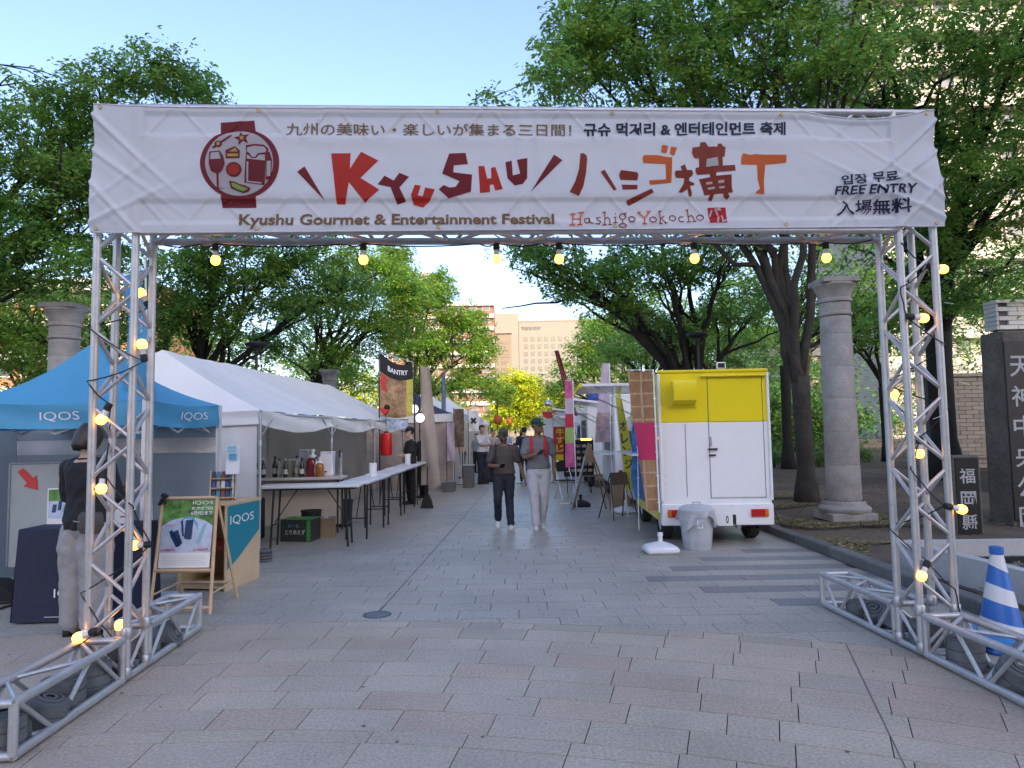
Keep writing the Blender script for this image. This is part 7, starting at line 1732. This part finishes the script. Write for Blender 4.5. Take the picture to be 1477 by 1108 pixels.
mb = MB(); loft(mb, [((0, .20, 1.02), (.12, 0, 0), (0, .06, 0)), ((0, .21, 1.08), (.14, 0, 0), (0, .085, 0)), ((0, .21, 1.30), (.135, 0, 0), (0, .075, 0)), ((0, .19, 1.42), (.09, 0, 0), (0, .05, 0))], 18); bpk = link('backpack', remeshed(mb, .012, 4, 'backpack'), t); bpk.data.materials.clear(); bpk.data.materials.append(M_strap)
def phone(lab, t, lp, rz, S): 
    w = t.matrix_world if False else Matrix.Translation(t.location) @ Matrix.Rotation(t.rotation_euler.z, 4, 'Z') @ Matrix.Scale(S, 4)
    q = w @ Vector(lp); ph = thing('mobile_phone', lab, 'phone', q, rz); MB().box((0, 0, 0), (.075, .15, .009), Matrix.Rotation(-.45, 3, 'X'), bev=.003).build('case', M_ph, ph); MB().box((0, -.002, .0058), (.068, .14, .001), Matrix.Rotation(-.45, 3, 'X')).build('screen', pm('phone screen', (.02, .02, .025), .08), ph)
phone('black phone held up by the man in the green cap', t, (.03, -.37, 1.22), .3, 1.72/1.75)
# shorter man in dark brown shirt
p = G(728, 762)
t, V, hp = person('shorter man in olive cap and dark brown T-shirt with a black shoulder bag', (p.x, p.y, 0), .0, 1.57,
 dict(sL=(-.178, .01, 1.41), sR=(.178, .01, 1.41), wL=(-.07, -.26, 1.10), eL=(-.26, -.03, 1.10), wR=(.36, -.02, .86), eR=(.29, .05, 1.12), kL=(-.11, -.10, .52), kR=(.09, .0, .50), aL=(-.115, .10, .16), aR=(.11, -.08, .09), fL=(0, -.85, -.45), uL=(0, -.45, .85), fR=(.05, -1, .05), pL=(0, .3, 1), cL=.9, tilt=.10, yaw=.12, pR=(-1, .2, 0)),
 sk_a, cloth('dark brown tee', (.065, .052, .048)), cloth('dark navy jeans', (.014, .017, .028)), M_hair, M_shoew, hat=(cloth('olive cap cloth', (.055, .065, .040)), None), loose=.014, pantw=.95, beard=True, hem=.05)
MB().path([hp(.0, 0, 0)*0+V['neck']+Vector((.07*math.cos(a_), -.02+.075*math.sin(a_), -.03-.10*max(0, -math.sin(a_)))) for a_ in [2*math.pi*k/24 for k in range(25)]], .004, 6).build('neck_chain', pm('gold chain', (.5, .36, .15), .35, .8), t, smooth='all')
mb = MB(); loft(mb, [((-.23, .08, .80), (.10, 0, 0), (0, .07, 0)), ((-.24, .08, .86), (.135, 0, 0), (0, .10, 0)), ((-.24, .08, 1.02), (.125, 0, 0), (0, .095, 0)), ((-.22, .07, 1.14), (.07, 0, 0), (0, .06, 0))], 16)
sb = link('shoulder_bag', remeshed(mb, .012, 4, 'shoulder_bag'), t); sb.data.materials.clear(); sb.data.materials.append(cloth('black bag cloth', (.012, .012, .014)))
MB().path([(-.26, .10, 1.10), (-.20, .12, 1.35), (-.14, .05, 1.49), (-.13, -.06, 1.44), (-.16, -.14, 1.25), (-.22, -.05, 1.08)], .018, 8, flat=.4).build('bag_strap', M_black, t, smooth='all')
phone('black phone held low by the man in the olive cap', t, (-.02, -.36, 1.11), .3, 1.57/1.75)
# woman seen from behind at the navy table
p = G(125, 908)
t, V, hp = person('person with a dark bob, black top and pale wide trousers seen from behind', (p.x+.07, 5.45, 0), math.pi*.93, 1.62,
 dict(wL=(-.10, -.30, 1.15), eL=(-.22, -.06, 1.13), wR=(.06, -.32, 1.13), eR=(.23, -.05, 1.13), kL=(-.10, .0, .50), kR=(.10, .01, .50), tilt=.30, pL=(1, 0, .2), pR=(-1, 0, .2), cL=.7),
 sk_b, cloth('black top', (.012, .012, .015)), cloth('pale grey wide trousers', (.30, .29, .29)), M_hairb, M_black, hair='bob', female=True, sleeve='long', loose=.022, pantw=1.32, hem=.06, voxel=.010)
phone('dark phone in the hands of the person at the navy table', t, (0, -.42, 1.18), 3.0, 1.62/1.75)
mb = MB(); loft(mb, [((-.20, .16, .86), (.10, 0, 0), (0, .035, 0)), ((-.20, .17, .90), (.125, 0, 0), (0, .045, 0)), ((-.20, .17, 1.0), (.12, 0, 0), (0, .04, 0)), ((-.20, .16, 1.03), (.10, 0, 0), (0, .03, 0))], 16)
gb = mb.build('waist_bag', cloth('grey brown bag', (.07, .06, .055)), t, smooth=True); MB().path([(-.2, .19, .97), (-.12, .20, .955), (-.05, .19, .96)], .004, 5).build('zip', M_galv, gb)
# staff in black
def far(label, u, v, rz, H, shirt, pants, P=None, hair='short', hat=None, skin=sk_b, sleeve='short', shoe=M_black, y=None, **k):
    p = G(u, v)
    return person(label, (p.x, p.y, 0), rz, H, P or {}, skin, shirt, pants, M_hair, shoe, detail=False, hair=hair, hat=hat, sleeve=sleeve, voxel=.016, **k)
ck, cw_, cn_ = cloth('black cotton', (.012, .012, .014)), cloth('white cotton', (.62, .64, .67)), cloth('navy cotton', (.015, .02, .04))
far('staff member in black with a black cap standing by the bar tables, facing left', 592, 727, -1.2, 1.66, ck, ck, dict(wL=(-.10, -.28, 1.12), wR=(.12, -.30, 1.10), eL=(-.24, -.05, 1.12), eR=(.24, -.05, 1.12)), hat=(ck, None), loose=.01)
far('second staff member in black just behind the one in the cap', 611, 718, -.9, 1.62, ck, ck, dict(wL=(-.14, -.26, 1.05), eL=(-.25, -.05, 1.13)), sleeve='long', loose=.01)
far('young man in a white T-shirt and dark trousers standing by the left stalls', 696, 698, 1.0, 1.75, cw_, cn_, dict(wL=(.02, -.30, 1.18), eL=(-.20, -.10, 1.14), wR=(.06, -.34, 1.15), eR=(.24, -.08, 1.13)), loose=.014)
far('person in a peach shirt bending at the stall left of the man in white', 668, 690, -1.4, 1.6, cloth('peach cotton', (.62, .32, .15)), cloth('grey trousers', (.06, .065, .08)), dict(neck=(0, -.14, 1.44), head=(0, -.22, 1.58), sL=(-.18, -.10, 1.38), sR=(.18, -.10, 1.38), eL=(-.20, -.28, 1.14), eR=(.20, -.28, 1.14), wL=(-.1, -.45, 1.0), wR=(.1, -.45, 1.0)))
far('man in dark navy walking away between the two walking men', 757, 695, math.pi, 1.68, cn_, ck, dict(kL=(-.1, -.12, .52), aL=(-.1, .05, .10), kR=(.1, .03, .5), aR=(.1, .14, .12)))
far('person in a cream shirt behind the shorter walking man', 712, 684, .2, 1.62, cloth('cream cotton', (.52, .45, .36)), cloth('tan trousers', (.2, .16, .12)))
far('person in pale blue behind the two walking men', 731, 676, .1, 1.62, cloth('pale blue cotton', (.38, .45, .58)), cn_)
far('person in a pinkish shirt far down the path by the trucks', 786, 668, 2.6, 1.6, cloth('pinkish cotton', (.40, .22, .22)), ck)
far('person in a light grey top half hidden behind the man in white', 688, 682, -.5, 1.5, cloth('grey cotton', (.3, .3, .31)), ck)
far('person in a dark jacket far down the path left of the sunlit tree', 722, 664, .3, 1.66, ck, cn_)
far('distant person in a beige coat near the end of the path', 744, 660, 2.8, 1.6, cloth('beige cotton', (.40, .34, .26)), cn_)
far('distant person in a red top beside the far trucks', 775, 658, .2, 1.6, cloth('red cotton', (.45, .04, .04)), ck)
